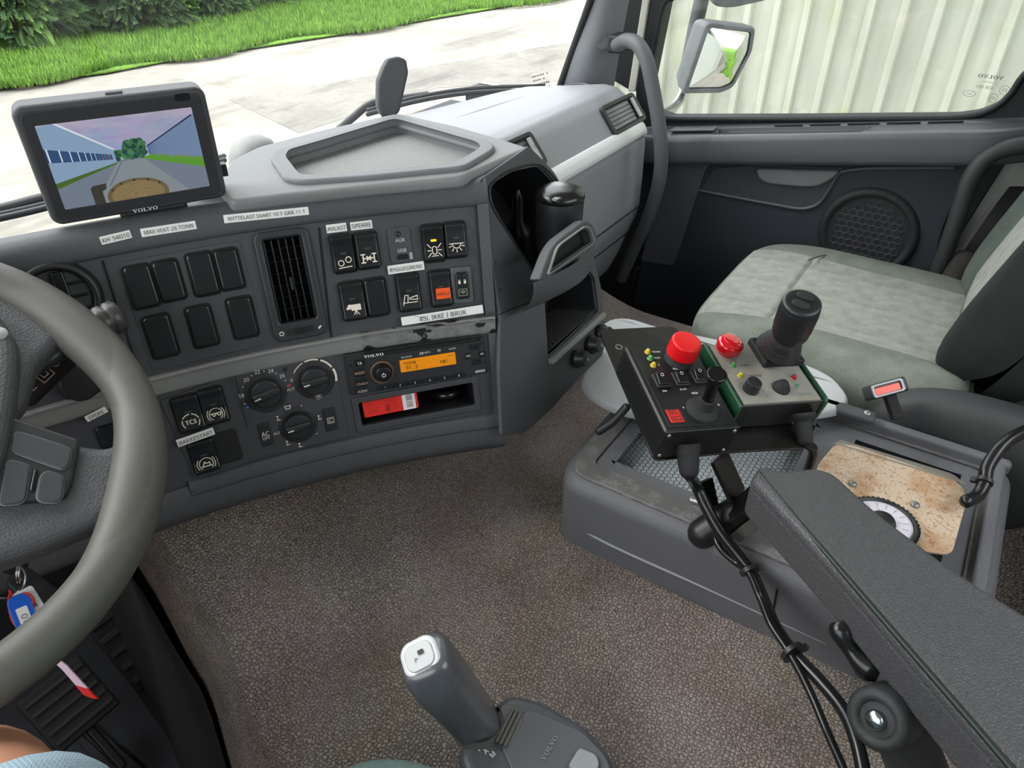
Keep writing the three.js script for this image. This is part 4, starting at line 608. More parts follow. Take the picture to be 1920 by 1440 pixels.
// ================================================================ RADIO
{
  const q = fquad([[645.5, 664.7], [903, 625], [913.6, 699], [657.5, 740]]), w = q.w, t = q.t, R = thing('car_radio', 'black slot radio with amber display in the centre stack', 'radio'), m = FF(q.s, q.h, 0.0005, q.spin);
  const face = put(add('faceplate', plate(w, t, 0.008, 0.0025, 0.0012), MT.black, R), m), fz = 0.0081;
  const X = (f) => (f - 0.5) * w, Y = (f) => (0.5 - f) * t;
  add('cd_slot', box(w * 0.8, 0.0045, 0.002, 0.0008, 2).translate(X(0.57), Y(0.12), fz - 0.0005), MT.seam, face);
  add('slot_lip', box(w * 0.86, 0.0035, 0.003, 0.0012, 2).translate(X(0.56), Y(0.045), fz), MT.switch, face);
  const dw = w * 0.405, dh = t * 0.3;
  const disp = add('display', plate(dw, dh, 0.0012, 0.0008, 0.0002), M(0xc87800, { rough: 0.3, emissive: 0xd88400, emissiveIntensity: 0.32 }), face, 'amber lit radio display'); disp.position.set(X(0.575), Y(0.49), fz - 0.0006);
  decal('display_text', dw, dh, 9000, (g, a, b) => { txt(g, '*30FM', a * 0.17, b * 0.3, b * 0.32, '#5a3406', 'monospace', 'bold'); txt(g, '91.3', a * 0.2, b * 0.68, b * 0.4, '#5a3406', 'monospace', 'bold'); txt(g, 'FM1', a * 0.78, b * 0.62, b * 0.36, '#5a3406', 'monospace', 'bold'); txt(g, 'News', a * 0.92, b * 0.18, b * 0.17, '#5a3406', 'monospace'); txt(g, '▸▸', a * 0.96, b * 0.7, b * 0.2, '#5a3406', 'monospace'); }, disp, new THREE.Matrix4().makeTranslation(0, 0, 0.0014));
  const kn = add('volume_knob', latheZ([[0, 0.0125], [0.0085, 0.0125], [0.0098, 0.0115], [0.0108, 0.002], [0.0112, 0]], 40), MT.blackGloss, face, 'glossy round volume knob'); kn.position.set(X(0.245), Y(0.56), fz);
  const ring = add('knob_ring', new THREE.TorusGeometry(0.0135, 0.0011, 8, 40), M(0x7a5a3a, { rough: 0.4 }), face); ring.position.set(X(0.24), Y(0.56), fz);
  decal('symbol', 0.008, 0.008, 12000, (g, a) => { g.strokeStyle = '#e8e8e8'; g.lineWidth = a * 0.09; arc(g, a / 2, a * 0.54, a * 0.28, -1, 4.14); ln(g, a / 2, a * 0.14, a / 2, a * 0.5); }, kn, new THREE.Matrix4().makeTranslation(0, 0, 0.0128));
  for (const [fx, fy, fw, fh] of [[0.095, 0.24, 0.075, 0.16], [0.085, 0.48, 0.075, 0.2], [0.085, 0.72, 0.075, 0.2], [0.08, 0.93, 0.085, 0.11], [0.94, 0.08, 0.07, 0.12]]) add('radio_button', plate(w * fw, t * fh, 0.0022, 0.001, 0.0006), MT.switch, face).position.set(X(fx), Y(fy), fz - 0.0008);
  for (let k = 0; k < 6; k++) add('preset_button', plate(w * 0.098, t * 0.11, 0.003, 0.001, 0.0008), MT.switch, face).position.set(X(0.245 + k * 0.108), Y(0.93), fz - 0.0008);
  const tri = (pts) => roundShape(pts, 0.001);
  for (const [dy, s] of [[0.29, 1], [0.66, -1]]) add('arrow_button', extr(tri([[-0.008, s * 0.004], [0.008, s * 0.004], [0.005, -s * 0.004], [-0.005, -s * 0.004]]), 0.002, 0.0006), MT.switch, face).position.set(X(0.925), Y(dy), fz - 0.0006);
  for (const fx of [0.872, 0.972]) add('radio_button', plate(w * 0.046, t * 0.17, 0.002, 0.001, 0.0006), MT.switch, face).position.set(X(fx), Y(0.48), fz - 0.0006);
  for (const [fx, fy] of [[0.03, 0.28], [0.035, 0.86], [0.985, 0.22], [0.985, 0.7], [0.335, 0.4]]) add('screw_hole', latheZ([[0, 0.0003], [0.0018, 0.0006], [0.0022, 0]], 14), MT.seam, face).position.set(X(fx), Y(fy), fz);
  decal('lettering', w, t, 7500, (g, a, b) => {
    const c = '#d9d6d2'; g.save(); g.translate(a * 0.2, b * 0.11); g.scale(1.5, 1); txt(g, 'VOLVO', 0, 0, b * 0.085, '#f0f0f0', 'serif', 'bold'); g.restore();
    txt(g, 'TA', a * 0.095, b * 0.25, b * 0.09, c, 'sans-serif', 'bold'); txt(g, 'RADIO', a * 0.085, b * 0.48, b * 0.08, '#d2a890'); txt(g, 'CD/AUX', a * 0.09, b * 0.75, b * 0.075, '#d2a890'); txt(g, 'AUDIO', a * 0.085, b * 0.93, b * 0.08, '#d2c4b8');
    txt(g, '✱ Bluetooth', a * 0.42, b * 0.265, b * 0.06, c); txt(g, 'CD', a * 0.535, b * 0.235, b * 0.08, c, 'sans-serif', 'bold'); txt(g, '/MP3', a * 0.575, b * 0.235, b * 0.06, c); g.fillStyle = '#8a8a8a'; g.fillRect(a * 0.65, b * 0.2, a * 0.025, b * 0.06); txt(g, '4x40W', a * 0.76, b * 0.24, b * 0.055, c);
    for (let k = 0; k < 6; k++) txt(g, String(k + 1), a * (0.245 + k * 0.108), b * 0.93, b * 0.075, c); txt(g, 'MENU', a * 0.945, b * 0.9, b * 0.085, c, 'sans-serif', 'bold'); txt(g, '▲', a * 0.925, b * 0.29, b * 0.07, c); txt(g, '▼', a * 0.925, b * 0.66, b * 0.07, c); txt(g, 'ESC', a * 0.872, b * 0.48, b * 0.07, c); txt(g, 'OK', a * 0.972, b * 0.48, b * 0.07, c); txt(g, '▲', a * 0.94, b * 0.08, b * 0.07, c);
  }, face, new THREE.Matrix4().makeTranslation(0, 0, fz + 0.0018));
}
// red carton and puck in the cubby
{
  const k = fquad([[677, 747], [781, 729], [785, 766], [686, 788]]), m = FF(k.s, k.h + 0.001, -0.0125, k.spin), c = tag(add('red_carton', box(k.w, k.t, 0.02, 0.001), MT.redBox), 'small red carton with barcode panel in the cubby', 'box'); put(c, m);
  const pm = new THREE.Matrix4().makeTranslation(0, 0, 0.0103);
  decal('print', k.w * 0.98, k.t * 0.96, 7000, (g, w, h) => { g.fillStyle = '#e9dfdc'; g.fillRect(w * 0.72, 0, w * 0.24, h); g.fillStyle = '#222'; for (let y = 0.08; y < 0.92; y += 0.035) { const q = hash(Math.floor(y * 100), 3, 1); g.fillRect(w * 0.79, h * y, w * 0.12, h * (0.008 + 0.016 * q)); } for (let r = 0; r < 6; r++) for (let x = 0.06; x < 0.66; x += 0.05) if (hash(r, Math.floor(x * 100), 2) > 0.12) g.fillRect(w * x, h * (0.1 + r * 0.07), w * 0.04, h * 0.012); for (let r = 0; r < 3; r++) g.fillRect(w * 0.08, h * (0.58 + r * 0.11), w * (0.13 + 0.05 * hash(r, 1, 1)), h * 0.014); g.strokeStyle = '#5a1410'; g.lineWidth = 3; for (let y = 0; y < 3; y++) for (let x = 0; x < 2; x++) g.strokeRect(w * (0.4 + x * 0.045), h * (0.54 + y * 0.12), w * 0.04, h * 0.1); g.fillStyle = '#7a1a14'; for (let r = 0; r < 3; r++) g.fillRect(w * 0.52, h * (0.56 + r * 0.12), w * 0.12, h * 0.014); }, c, pm);
  const p = fac(843, 728), pu = tag(add('round_puck', lathe([[0, 0.006], [0.012, 0.006], [0.016, 0.012], [0.021, 0.012], [0.0235, 0.006], [0.021, 0], [0, 0]], 40), MT.blackGloss), 'black ribbed round puck at the back of the cubby', 'puck'); pu.position.copy(FP(p.s, cubQ.h - cubQ.t / 2 + 0.005, -0.05));
  pu.quaternion.setFromRotationMatrix(FF(p.s, p.h));
}

// ================================================================ MONITOR
function superell(a, b, c, e1, e2, nu = 48, nv = 28) { // half sizes x, y, z; e1 shapes the side view, e2 the plan
  const pw = (t, e) => Math.sign(t) * Math.abs(t) ** e;
  return grid((u, v) => { const th = (u * 2 - 1) * Math.PI, ph = (v - 0.5) * Math.PI; return V(a * pw(Math.cos(ph), e1) * pw(Math.cos(th), e2), b * pw(Math.sin(ph), e1), -c * pw(Math.cos(ph), e1) * pw(Math.sin(th), e2)); }, nu, nv);
}
{
  const u = V(0.889, -0.004, 0.458).normalize(), v = V(-0.015, 0.999, 0.038), n = u.clone().cross(v).normalize(); v.copy(n.clone().cross(u));
  const c = V(0.416, 1.0026, -0.753), m = frame(c, u, v, n), inv = m.clone().invert(), w = 0.178, h = 0.1218, Mo = thing('camera_monitor', 'dark grey reversing camera monitor standing on the dashboard', 'monitor');
  const L = (px, py, d = 0) => onPlane(px, py, c.clone().addScaledVector(n, d), n).applyMatrix4(inv);
  const body = put(add('housing', extr(rshape(w, h, 0.011), 0.03, 0.005, 4).translate(0, 0, -0.03), M(0x3c3d40, { rough: 0.5, bump: T_GRAIN, bs: 0.0001 }), Mo), m);
  const q = [[64, 236], [358, 201], [394, 350], [122, 391]].map((p) => L(...p)), sx = (q[0].x + q[1].x + q[2].x + q[3].x) / 4, sy = (q[0].y + q[1].y + q[2].y + q[3].y) / 4, sw = (q[1].x - q[0].x + q[2].x - q[3].x) / 2, sh = (q[0].y - q[3].y + q[1].y - q[2].y) / 2;
  add('bezel', (() => { const s = rshape(w * 0.93, h * 0.9, 0.007); s.holes.push(new THREE.Path(rshape(sw, sh, 0.001).getPoints(3).map((p) => p.add(new THREE.Vector2(sx, sy))))); return extr(s, 0.0016, 0.0006); })(), M(0x2c2d30, { rough: 0.45 }), body).position.z = -0.0004;
  const pic = canvasTex(720, 440, (g, W2, H2) => {
    let gr = g.createLinearGradient(0, 0, 0, H2 * 0.55); gr.addColorStop(0, '#b9aec2'); gr.addColorStop(0.5, '#a6a6c4'); gr.addColorStop(1, '#c4bfd4'); g.fillStyle = gr; g.fillRect(0, 0, W2, H2);
    for (let k = 0; k < 90; k++) { const x = hash(k, 1, 9) * W2, y = hash(k, 2, 9) * H2 * 0.45; g.fillStyle = `rgba(${110 + 70 * hash(k, 3, 9)},${115 + 70 * hash(k, 4, 9)},${160 + 60 * hash(k, 5, 9)},0.13)`; g.beginPath(); g.ellipse(x, y, 40 + 70 * hash(k, 6, 9), 12 + 14 * hash(k, 7, 9), 0, 0, 7); g.fill(); }
    const poly = (c2, ...p) => { g.fillStyle = c2; g.beginPath(); g.moveTo(p[0] * W2, p[1] * H2); for (let i = 2; i < p.length; i += 2) g.lineTo(p[i] * W2, p[i + 1] * H2); g.fill(); };
    poly('#76808f', 0, 1, 0, 0.72, 0.45, 0.505, 0.62, 0.505, 1, 0.66, 1, 1); // road
    poly('#879096', 0.2, 1, 0.42, 0.53, 0.6, 0.52, 0.85, 1);
    poly('#567a2e', 0, 0.75, 0.42, 0.535, 0.42, 0.515, 0, 0.66);
    poly('#5d9a34', 0.58, 0.52, 0.66, 0.485, 1, 0.62, 1, 0.74);
    for (let k = 0; k < 160; k++) { const x = 0.42 + 0.2 * hash(k, 1, 4), y = 0.3 + 0.19 * hash(k, 2, 4) + 0.5 * (x - 0.53) ** 2; g.fillStyle = ['#2f5a4a', '#3f7048', '#24463e', '#4c8058'][k % 4]; g.beginPath(); g.arc((x < 0.47 ? x : x) * W2, (x < 0.49 ? Math.max(y, 0.42) : y) * H2, 7 + 9 * hash(k, 3, 4), 0, 7); g.fill(); }
    poly('#8ba4c0', 0, 0.02, 0.12, 0.0, 0.42, 0.36, 0.42, 0.53, 0, 0.68); // left building
    poly('#dfe6ee', 0.10, 0, 0.125, 0, 0.425, 0.365, 0.42, 0.38);
    poly('#33507a', 0.0, 0.27, 0.4, 0.43, 0.4, 0.49, 0.0, 0.43);
    for (let k = 0; k < 13; k++) { const t = 1 - 0.82 ** k, x = 0.01 + 0.42 * t * 0.98; g.fillStyle = k > 6 ? ['#d8863c', '#5a9ad8', '#c84c3c', '#4a8cd0'][k % 4] : '#e8eef4'; g.fillRect(x * W2, (0.27 + 0.16 * t * 1.02) * H2, Math.max(2, 7 * (1 - t)), (0.16 - 0.1 * t) * H2); }
    poly('#4a6a2c', 0, 0.68, 0.42, 0.53, 0.42, 0.545, 0, 0.74);
    poly('#7e93b4', 0.64, 0.49, 0.64, 0.38, 0.985, 0.08, 1, 0.07, 1, 0.64); // right shed
    g.strokeStyle = 'rgba(52,72,112,0.5)'; g.lineWidth = 2; for (let k = 0; k < 46; k++) { const t = (k / 46) ** 1.5, x = 0.645 + 0.355 * t; ln(g, x * W2, (0.375 - 0.3 * t) * H2, x * W2, (0.49 + 0.145 * t) * H2); }
    poly('#26324c', 0.64, 0.38, 0.985, 0.08, 0.985, 0.1, 0.64, 0.395);
    for (let k = 0; k < 60; k++) { const t = hash(k, 8, 8), x = 0.66 + 0.34 * t; g.fillStyle = 'rgba(110,150,60,0.55)'; g.beginPath(); g.arc(x * W2, (0.49 + 0.14 * t) * H2, 3 + 6 * t, 0, 7); g.fill(); }
    g.strokeStyle = '#4d5560'; g.lineWidth = 3; ln(g, 0.33 * W2, 0.8 * H2, 0.45 * W2, 0.53 * H2);
    poly('#3d3a34', 0.2, 1, 0.2, 0.8, 0.22, 0.77, 0.31, 0.76, 0.3, 0.83, 0.27, 0.85, 0.27, 1); // hopper
    g.fillStyle = '#6e5f44'; g.beginPath(); g.ellipse(0.5 * W2, 0.95 * H2, 0.21 * W2, 0.2 * H2, 0, 0, 7); g.fill(); g.fillStyle = '#8a7854'; g.beginPath(); g.ellipse(0.5 * W2, 0.95 * H2, 0.18 * W2, 0.165 * H2, 0, 0, 7); g.fill();
    for (let k = 0; k < 120; k++) { const a = hash(k, 5, 6) * 6.28, r = hash(k, 6, 6); g.fillStyle = ['#9a8a62', '#5e5038', '#a8824e'][k % 3]; g.fillRect((0.5 + 0.17 * r * Math.cos(a)) * W2, (0.95 + 0.155 * r * Math.sin(a)) * H2, 5, 3); }
    for (const a of [-2.6, -2.1, -1.6, -1.1, -0.6]) { g.fillStyle = '#4a3c28'; g.beginPath(); g.arc((0.5 + 0.19 * Math.cos(a)) * W2, (0.95 + 0.18 * Math.sin(a)) * H2, 7, 0, 7); g.fill(); }
  });
  const scr = add('screen', new THREE.PlaneGeometry(sw, sh), new THREE.MeshStandardMaterial({ color: 0x0a0a0a, roughness: 0.25, emissive: 0xffffff, emissiveMap: pic, emissiveIntensity: 0.72 }), body, 'lit screen showing a yard between two sheds'); scr.position.set(sx, sy, 0.0004);
  const lens = L(341, 181); add('sensor_window', plate(0.0155, 0.0078, 0.0012, 0.003, 0.0004), MT.blackGloss, body).position.set(lens.x, lens.y, 0.0006);
  const vt = L(272, 391); decal('lettering', 0.026, 0.007, 9000, (g, a, b) => { g.save(); g.translate(a / 2, b / 2); g.scale(1.35, 1); txt(g, 'VOLVO', 0, 0, b * 0.75, '#d8d8da', 'serif', 'bold'); g.restore(); }, body, new THREE.Matrix4().makeTranslation(vt.x, vt.y, 0.0016));
  add('top_latch', box(0.016, 0.003, 0.008, 0.001).translate(0.004, h / 2 + 0.0008, -0.012), M(0x55575a), body);
  add('side_connector', box(0.008, 0.014, 0.01, 0.001).translate(w / 2 + 0.003, -0.034, -0.016), MT.black, body);
  add('foot', box(0.07, 0.016, 0.03, 0.005).translate(0.01, -h / 2 - 0.006, -0.02), MT.black, body);
}

// ================================================================ STEERING WHEEL, COLUMN, KEYS
const WC = V(0.0613, 0.8898, -0.6439), TAU = 0.488, WA = V(1, 0, 0), WB = V(0, Math.sin(TAU), -Math.cos(TAU)), WN = WA.clone().cross(WB);
{
  const m = frame(WC, WA, WB, WN), inv = m.clone().invert(), L = (px, py, d = 0) => { const p = onPlane(px, py, WC.clone().addScaledVector(WN, d), WN).applyMatrix4(inv); return [p.x, p.y]; };
  const S = thing('steering_wheel', 'grey leather steering wheel with button pad on the spoke', 'steering wheel');
  const part = (name, pts, z0, z1, bev, mat, label, r = 0.012) => { const o = add(name, extr(roundShape(pts, r), z1 - z0, bev, 5).translate(0, 0, z0), mat, S, label); return put(o, m); };
  put(add('rim', new THREE.TorusGeometry(0.208, 0.0192, 28, 120), MT.wheel, S), m);
  const j1 = L(172, 612), j2 = L(240, 915); // thicker grips where the spokes meet the rim
  for (const [a0, half] of [[Math.atan2(j1[1], j1[0]), 0.46], [Math.atan2(j2[1], j2[0]), 0.5], [Math.PI - 0.35, 0.3], [Math.PI + 0.35, 0.34]]) put(add('rim_grip', loft(Array.from({ length: 29 }, (_, i) => { const t = i / 28 * 2 - 1, a = a0 + t * half, k = 0.5 + 0.5 * Math.cos(t * Math.PI), r = 0.0188 + 0.0032 * k, R = 0.208 - 0.004 * k; return Array.from({ length: 26 }, (_, q) => { const w = q / 26 * 2 * Math.PI; return V((R + r * Math.cos(w)) * Math.cos(a), (R + r * Math.cos(w)) * Math.sin(a), r * 0.94 * Math.sin(w)); }); }), false), MT.wheel, S), m);
  part('spoke', [[-260, 520], [60, 520], [170, 590], [182, 640], [150, 626], [116, 640], [70, 686], [42, 776], [-260, 820]].map((p) => L(...p)), -0.018, 0.006, 0.009, MT.wheelHub, 'upper leather spoke');
  part('spoke', [[-260, 800], [30, 792], [150, 836], [212, 842], [238, 800], [262, 880], [240, 960], [196, 978], [150, 996], [60, 1034], [-60, 1072], [-260, 1100]].map((p) => L(...p)), -0.028, 0.006, 0.012, MT.wheelHub, 'lower leather spoke', 0.016);
  // mirrored spokes on the far side of the hub
  part('spoke', [[-0.2, 0.08], [-0.04, 0.06], [-0.04, -0.07], [-0.2, -0.08], [-0.2, -0.04], [-0.14, 0], [-0.2, 0.04]], -0.028, 0.004, 0.012, MT.wheelHub);
  const hub = part('hub_pad', [[-300, 590], [-10, 590], [38, 662], [40, 700], [30, 800], [8, 900], [-40, 960], [-300, 1000]].map((p) => L(...p)), -0.03, 0.022, 0.012, MT.wheelHub, 'padded wheel hub', 0.02);
  const pad = part('button_pad', [[22, 794], [148, 836], [150, 846], [136, 920], [122, 946], [-20, 958], [-20, 880]].map((p) => L(...p)), 0.0, 0.0125, 0.003, MT.black, 'glossy black spoke button pad', 0.006);
  for (const [pts, n] of [[[[27, 807], [135, 841], [130, 872], [119, 882.5], [22, 848]], 'wheel_button'], [[[12.6, 861], [58, 872], [47, 944], [-4, 950]], 'wheel_button'], [[[87, 882.5], [121, 893], [117, 935], [105, 944], [67, 942], [74, 895]], 'wheel_button']]) {
    const q = pts.map((p) => L(...p, 0.0125)); add(n, extr(roundShape(q, 0.006), 0.003, 0.0012).translate(0, 0, 0.0115), M(0x35373a, { rough: 0.45 }), pad);
    add('button_outline', tube([...roundShape(q, 0.006).getPoints().map((p) => V(p.x, p.y, 0.0126))], 0.0006, 60, 5, false), M(0x6c6e70, { rough: 0.4 }), pad);
  }
  const b0 = L(67, 884, 0.0125), b1 = L(60, 919, 0.0125); add('slider', tube([V(...b0, 0.0128), V((b0[0] + b1[0]) / 2, (b0[1] + b1[1]) / 2, 0.0132), V(...b1, 0.0128)], 0.0016, 8, 8), MT.switch, pad);
  const e = L(4, 622, 0.022); add('hub_emblem', latheZ([[0, 0.0008], [0.0065, 0.0007], [0.007, 0]], 24).translate(e[0] - 0.003, e[1], 0.0218), MT.zinc, hub);
}
{
  const C = thing('steering_column', 'black steering column with stalk and ignition behind the wheel', 'steering column');
  const dir = WN.clone().negate(), c0 = WC.clone().addScaledVector(dir, 0.035), c1 = WC.clone().addScaledVector(dir, 0.34);
  const tubeAlong = new THREE.CylinderGeometry(0.04, 0.046, 0.3, 32).rotateX(Math.PI / 2); // axis along z
  put(add('shroud', tubeAlong, MT.rubber, C), frame(c0.clone().lerp(c1, 0.5), WA, WB, WN));
  const s0 = WC.clone().addScaledVector(dir, 0.06).add(V(0.05, 0, 0)), s1 = at(196, 604, 0.70);
  add('stalk', tube([s0, s0.clone().lerp(s1, 0.55).add(V(0, 0.008, 0)), s1.clone().lerp(s0, 0.12)], 0.008, 24, 12), MT.black, C);
  const sd = s1.clone().sub(s0).normalize().addScaledVector(UPV, -0.25).normalize(), kn = add('stalk_knob', lathe([[0, 0], [0.013, 0.001], [0.0165, 0.006], [0.0165, 0.012], [0.015, 0.0125], [0.015, 0.0155], [0.0165, 0.016], [0.0165, 0.022], [0.015, 0.0225], [0.015, 0.0255], [0.0165, 0.026], [0.0165, 0.033], [0.012, 0.037], [0, 0.038]], 32), M(0x3a3a38, { rough: 0.35 }), C, 'ribbed stalk knob');
  kn.position.copy(s1.clone().addScaledVector(sd, -0.02)); kn.quaternion.setFromUnitVectors(V(0, 1, 0), sd);
  // second stalk with printed icons
  const t0 = WC.clone().addScaledVector(dir, 0.075).add(V(0.03, -0.02, 0)), u = at(128, 655, 0.72).sub(at(60, 720, 0.72)).normalize(), n = at(90, 690, 0.7).sub(CAM).normalize().negate(), v = n.clone().cross(u).normalize(), nn = u.clone().cross(v);
  const sw = put(add('switch_stalk', box(0.07, 0.03, 0.016, 0.006), MT.black, C), frame(at(84, 700, 0.725), u, v, nn));
  decal('symbol', 0.05, 0.02, 7000, (g, w, h) => { pen(g, 6); g.strokeRect(w * 0.42, h * 0.2, w * 0.28, h * 0.6); g.strokeRect(w * 0.5, h * 0.38, w * 0.12, h * 0.24); ln(g, w * 0.16, h * 0.3, w * 0.16, h * 0.7, w * 0.26, h * 0.7); arc(g, w * 0.86, h * 0.5, w * 0.06); }, sw, new THREE.Matrix4().makeTranslation(0, 0, 0.0085));
  add('ignition_lock', tube([at(20, 1035, 0.72), at(26, 1052, 0.705)], 0.013, 6, 20), MT.black, C);
}
{
  const ringAt = (px, py, d, r, tw, ax) => { const g = merge(new THREE.TorusGeometry(r, 0.0011, 8, 36), new THREE.TorusGeometry(r * 0.98, 0.0011, 8, 36).translate(0, 0, 0.0019)); const o = tag(add('key_ring', g, MT.chrome), tw, 'key ring', 'rings on the ignition keys'); o.position.copy(at(px, py, d)); o.lookAt(o.position.clone().add(ax)); return o; };
  const toCam = FWD.clone().negate();
  ringAt(12, 1090, 0.672, 0.0155, 'steel split ring holding the blue and white key tags', toCam.clone().add(RGT.clone().multiplyScalar(1.6)));
  ringAt(38, 1072, 0.69, 0.012, 'steel split ring hanging on the ignition key', toCam.clone().add(RGT.clone().multiplyScalar(-1.8)));
  const fr = (px, py, d, px2, py2) => { const P = at(px, py, d), u = at(px2, py2, d).sub(P).normalize(), n = P.clone().sub(CAM).normalize().negate(), v = n.clone().cross(u).normalize(); return frame(P, u, v, u.clone().cross(v)); };
  const kh = tag(put(add('ignition_key', merge(extr(roundShape([[-0.024, -0.011], [0.02, -0.014], [0.026, 0], [0.02, 0.014], [-0.024, 0.011]], 0.007), 0.009, 0.003).translate(0, 0, -0.0045), new THREE.BoxGeometry(0.03, 0.007, 0.002).translate(-0.036, 0, 0)), MT.black), fr(62, 1106, 0.70, 100, 1140)), 'black ignition key head behind the tags', 'key');
  const wt = thing('key_tag', 'white paper key tag with handwritten letters', 'key tag', 'tags on the key ring'); put(add('tag_card', plate(0.036, 0.017, 0.002, 0.003, 0.0005), MT.white, wt), fr(60, 1138, 0.667, 86, 1180)); decal('lettering', 0.034, 0.015, 9000, (g, w, h) => txt(g, 'OT-9', w / 2, h / 2, h * 0.75, '#1c1c20'), wt.children[0], new THREE.Matrix4().makeTranslation(0, 0, 0.0022));
  const bt = thing('key_tag', 'blue plastic key tag with white insert', 'key tag', 'tags on the key ring'); put(add('tag_body', extr(roundShape([[-0.021, -0.009], [0.021, -0.009], [0.021, 0.009], [-0.021, 0.009]], 0.009), 0.003, 0.001), M(0x0b5fd0, { rough: 0.35 }), bt), fr(46, 1156, 0.658, 66, 1206)); put(add('insert', plate(0.026, 0.009, 0.0006, 0.001, 0.0001), MT.white, bt.children[0]), new THREE.Matrix4().makeTranslation(0.004, 0, 0.003)); decal('lettering', 0.024, 0.008, 9000, (g, w, h) => txt(g, 'OT-9', w / 2, h / 2, h * 0.8, '#23252c'), bt.children[0], new THREE.Matrix4().makeTranslation(0.004, 0, 0.0038));
  tag(add('key_lanyard', tube([[18, 1108], [30, 1120], [48, 1112], [62, 1122], [60, 1150], [44, 1182], [26, 1168], [16, 1130], [20, 1110]].map((p, i) => at(...p, 0.662 + 0.003 * Math.sin(i * 2))), 0.0011, 60, 6), M(0xc8302a, { rough: 0.7 })), 'thin red lanyard looped through the key tags', 'lanyard');
  const st = thing('strap_tag', 'white strap end with red tip hanging below the wheel', 'strap');
  const P = [[108, 1232], [126, 1246], [178, 1302], [186, 1309], [176, 1308], [160, 1302], [118, 1254], [100, 1238]].map((p) => at(...p, 0.72)), o = P[0].clone(), n = FWD.clone().negate(), mu = RGT.clone(), mv = UPV.clone(), mm = frame(o, mu, mv, n), inv = mm.clone().invert(), loc = P.map((p) => { const q = p.clone().applyMatrix4(inv); return [q.x, q.y]; });
  put(add('strap', extr(pshape([loc[0], loc[1], [lerp(loc[1][0], loc[2][0], 0.8), lerp(loc[1][1], loc[2][1], 0.8)], [lerp(loc[6][0], loc[5][0], 0.8), lerp(loc[6][1], loc[5][1], 0.8)], loc[6], loc[7]]), 0.002, 0.0004), M(0xe6c8dc, { rough: 0.6 }), st), mm);
  put(add('strap_tip', extr(pshape([[lerp(loc[1][0], loc[2][0], 0.78), lerp(loc[1][1], loc[2][1], 0.78)], loc[2], loc[3], loc[4], loc[5], [lerp(loc[6][0], loc[5][0], 0.6), lerp(loc[6][1], loc[5][1], 0.6)]]), 0.0026, 0.0005), M(0xe02020, { rough: 0.5 }), st), mm);
}
// ================================================================ FOOTWELL
{
  const mat = M(0x26272a, { rough: 0.6, bump: T_GRAIN, bs: 0.0004 });
  struct(add('floor_mat', box(0.62, 0.012, 0.8, 0.004).translate(-0.13, FOOT + 0.006, -0.72), mat), 'black rubber mat in the driver footwell');
  for (let i = 0; i < 7; i++) { const r = add('mat_rib', box(0.012, 0.006, 0.6, 0.002).translate(-0.36 + i * 0.085, FOOT + 0.014, -0.72), mat); struct(r, 'raised rib of the rubber footwell mat'); }
  const pedal = (px, py, y, w, h, tilt, label) => { const P = thing('pedal', label, 'pedal', 'pedals'), c = onY(px, py, y), o = V(c.x, c.y, c.z); const m = frame(o, V(1, 0, 0), V(0, Math.cos(tilt), -Math.sin(tilt)), V(0, Math.sin(tilt), Math.cos(tilt))); put(add('pad', box(w, h, 0.014, 0.004), MT.rubber, P), m); for (let i = 0; i < 5; i++) put(add('tread', box(w * 0.9, h * 0.06, 0.004, 0.001, 2).translate(0, (i - 2) * h * 0.18, 0.008), M(0x2c2d2e, { rough: 0.7 }), P), m); put(add('arm', box(0.014, 0.1, 0.014, 0.004).translate(0, -h / 2 - 0.03, -0.01), MT.metalBlack, P), m); };
  pedal(240, 1205, 0.16, 0.07, 0.16, 0.7, 'black ribbed accelerator pedal beside the tunnel');
  pedal(130, 1320, 0.2, 0.1, 0.1, 0.9, 'wide black brake pedal with square tread');
}
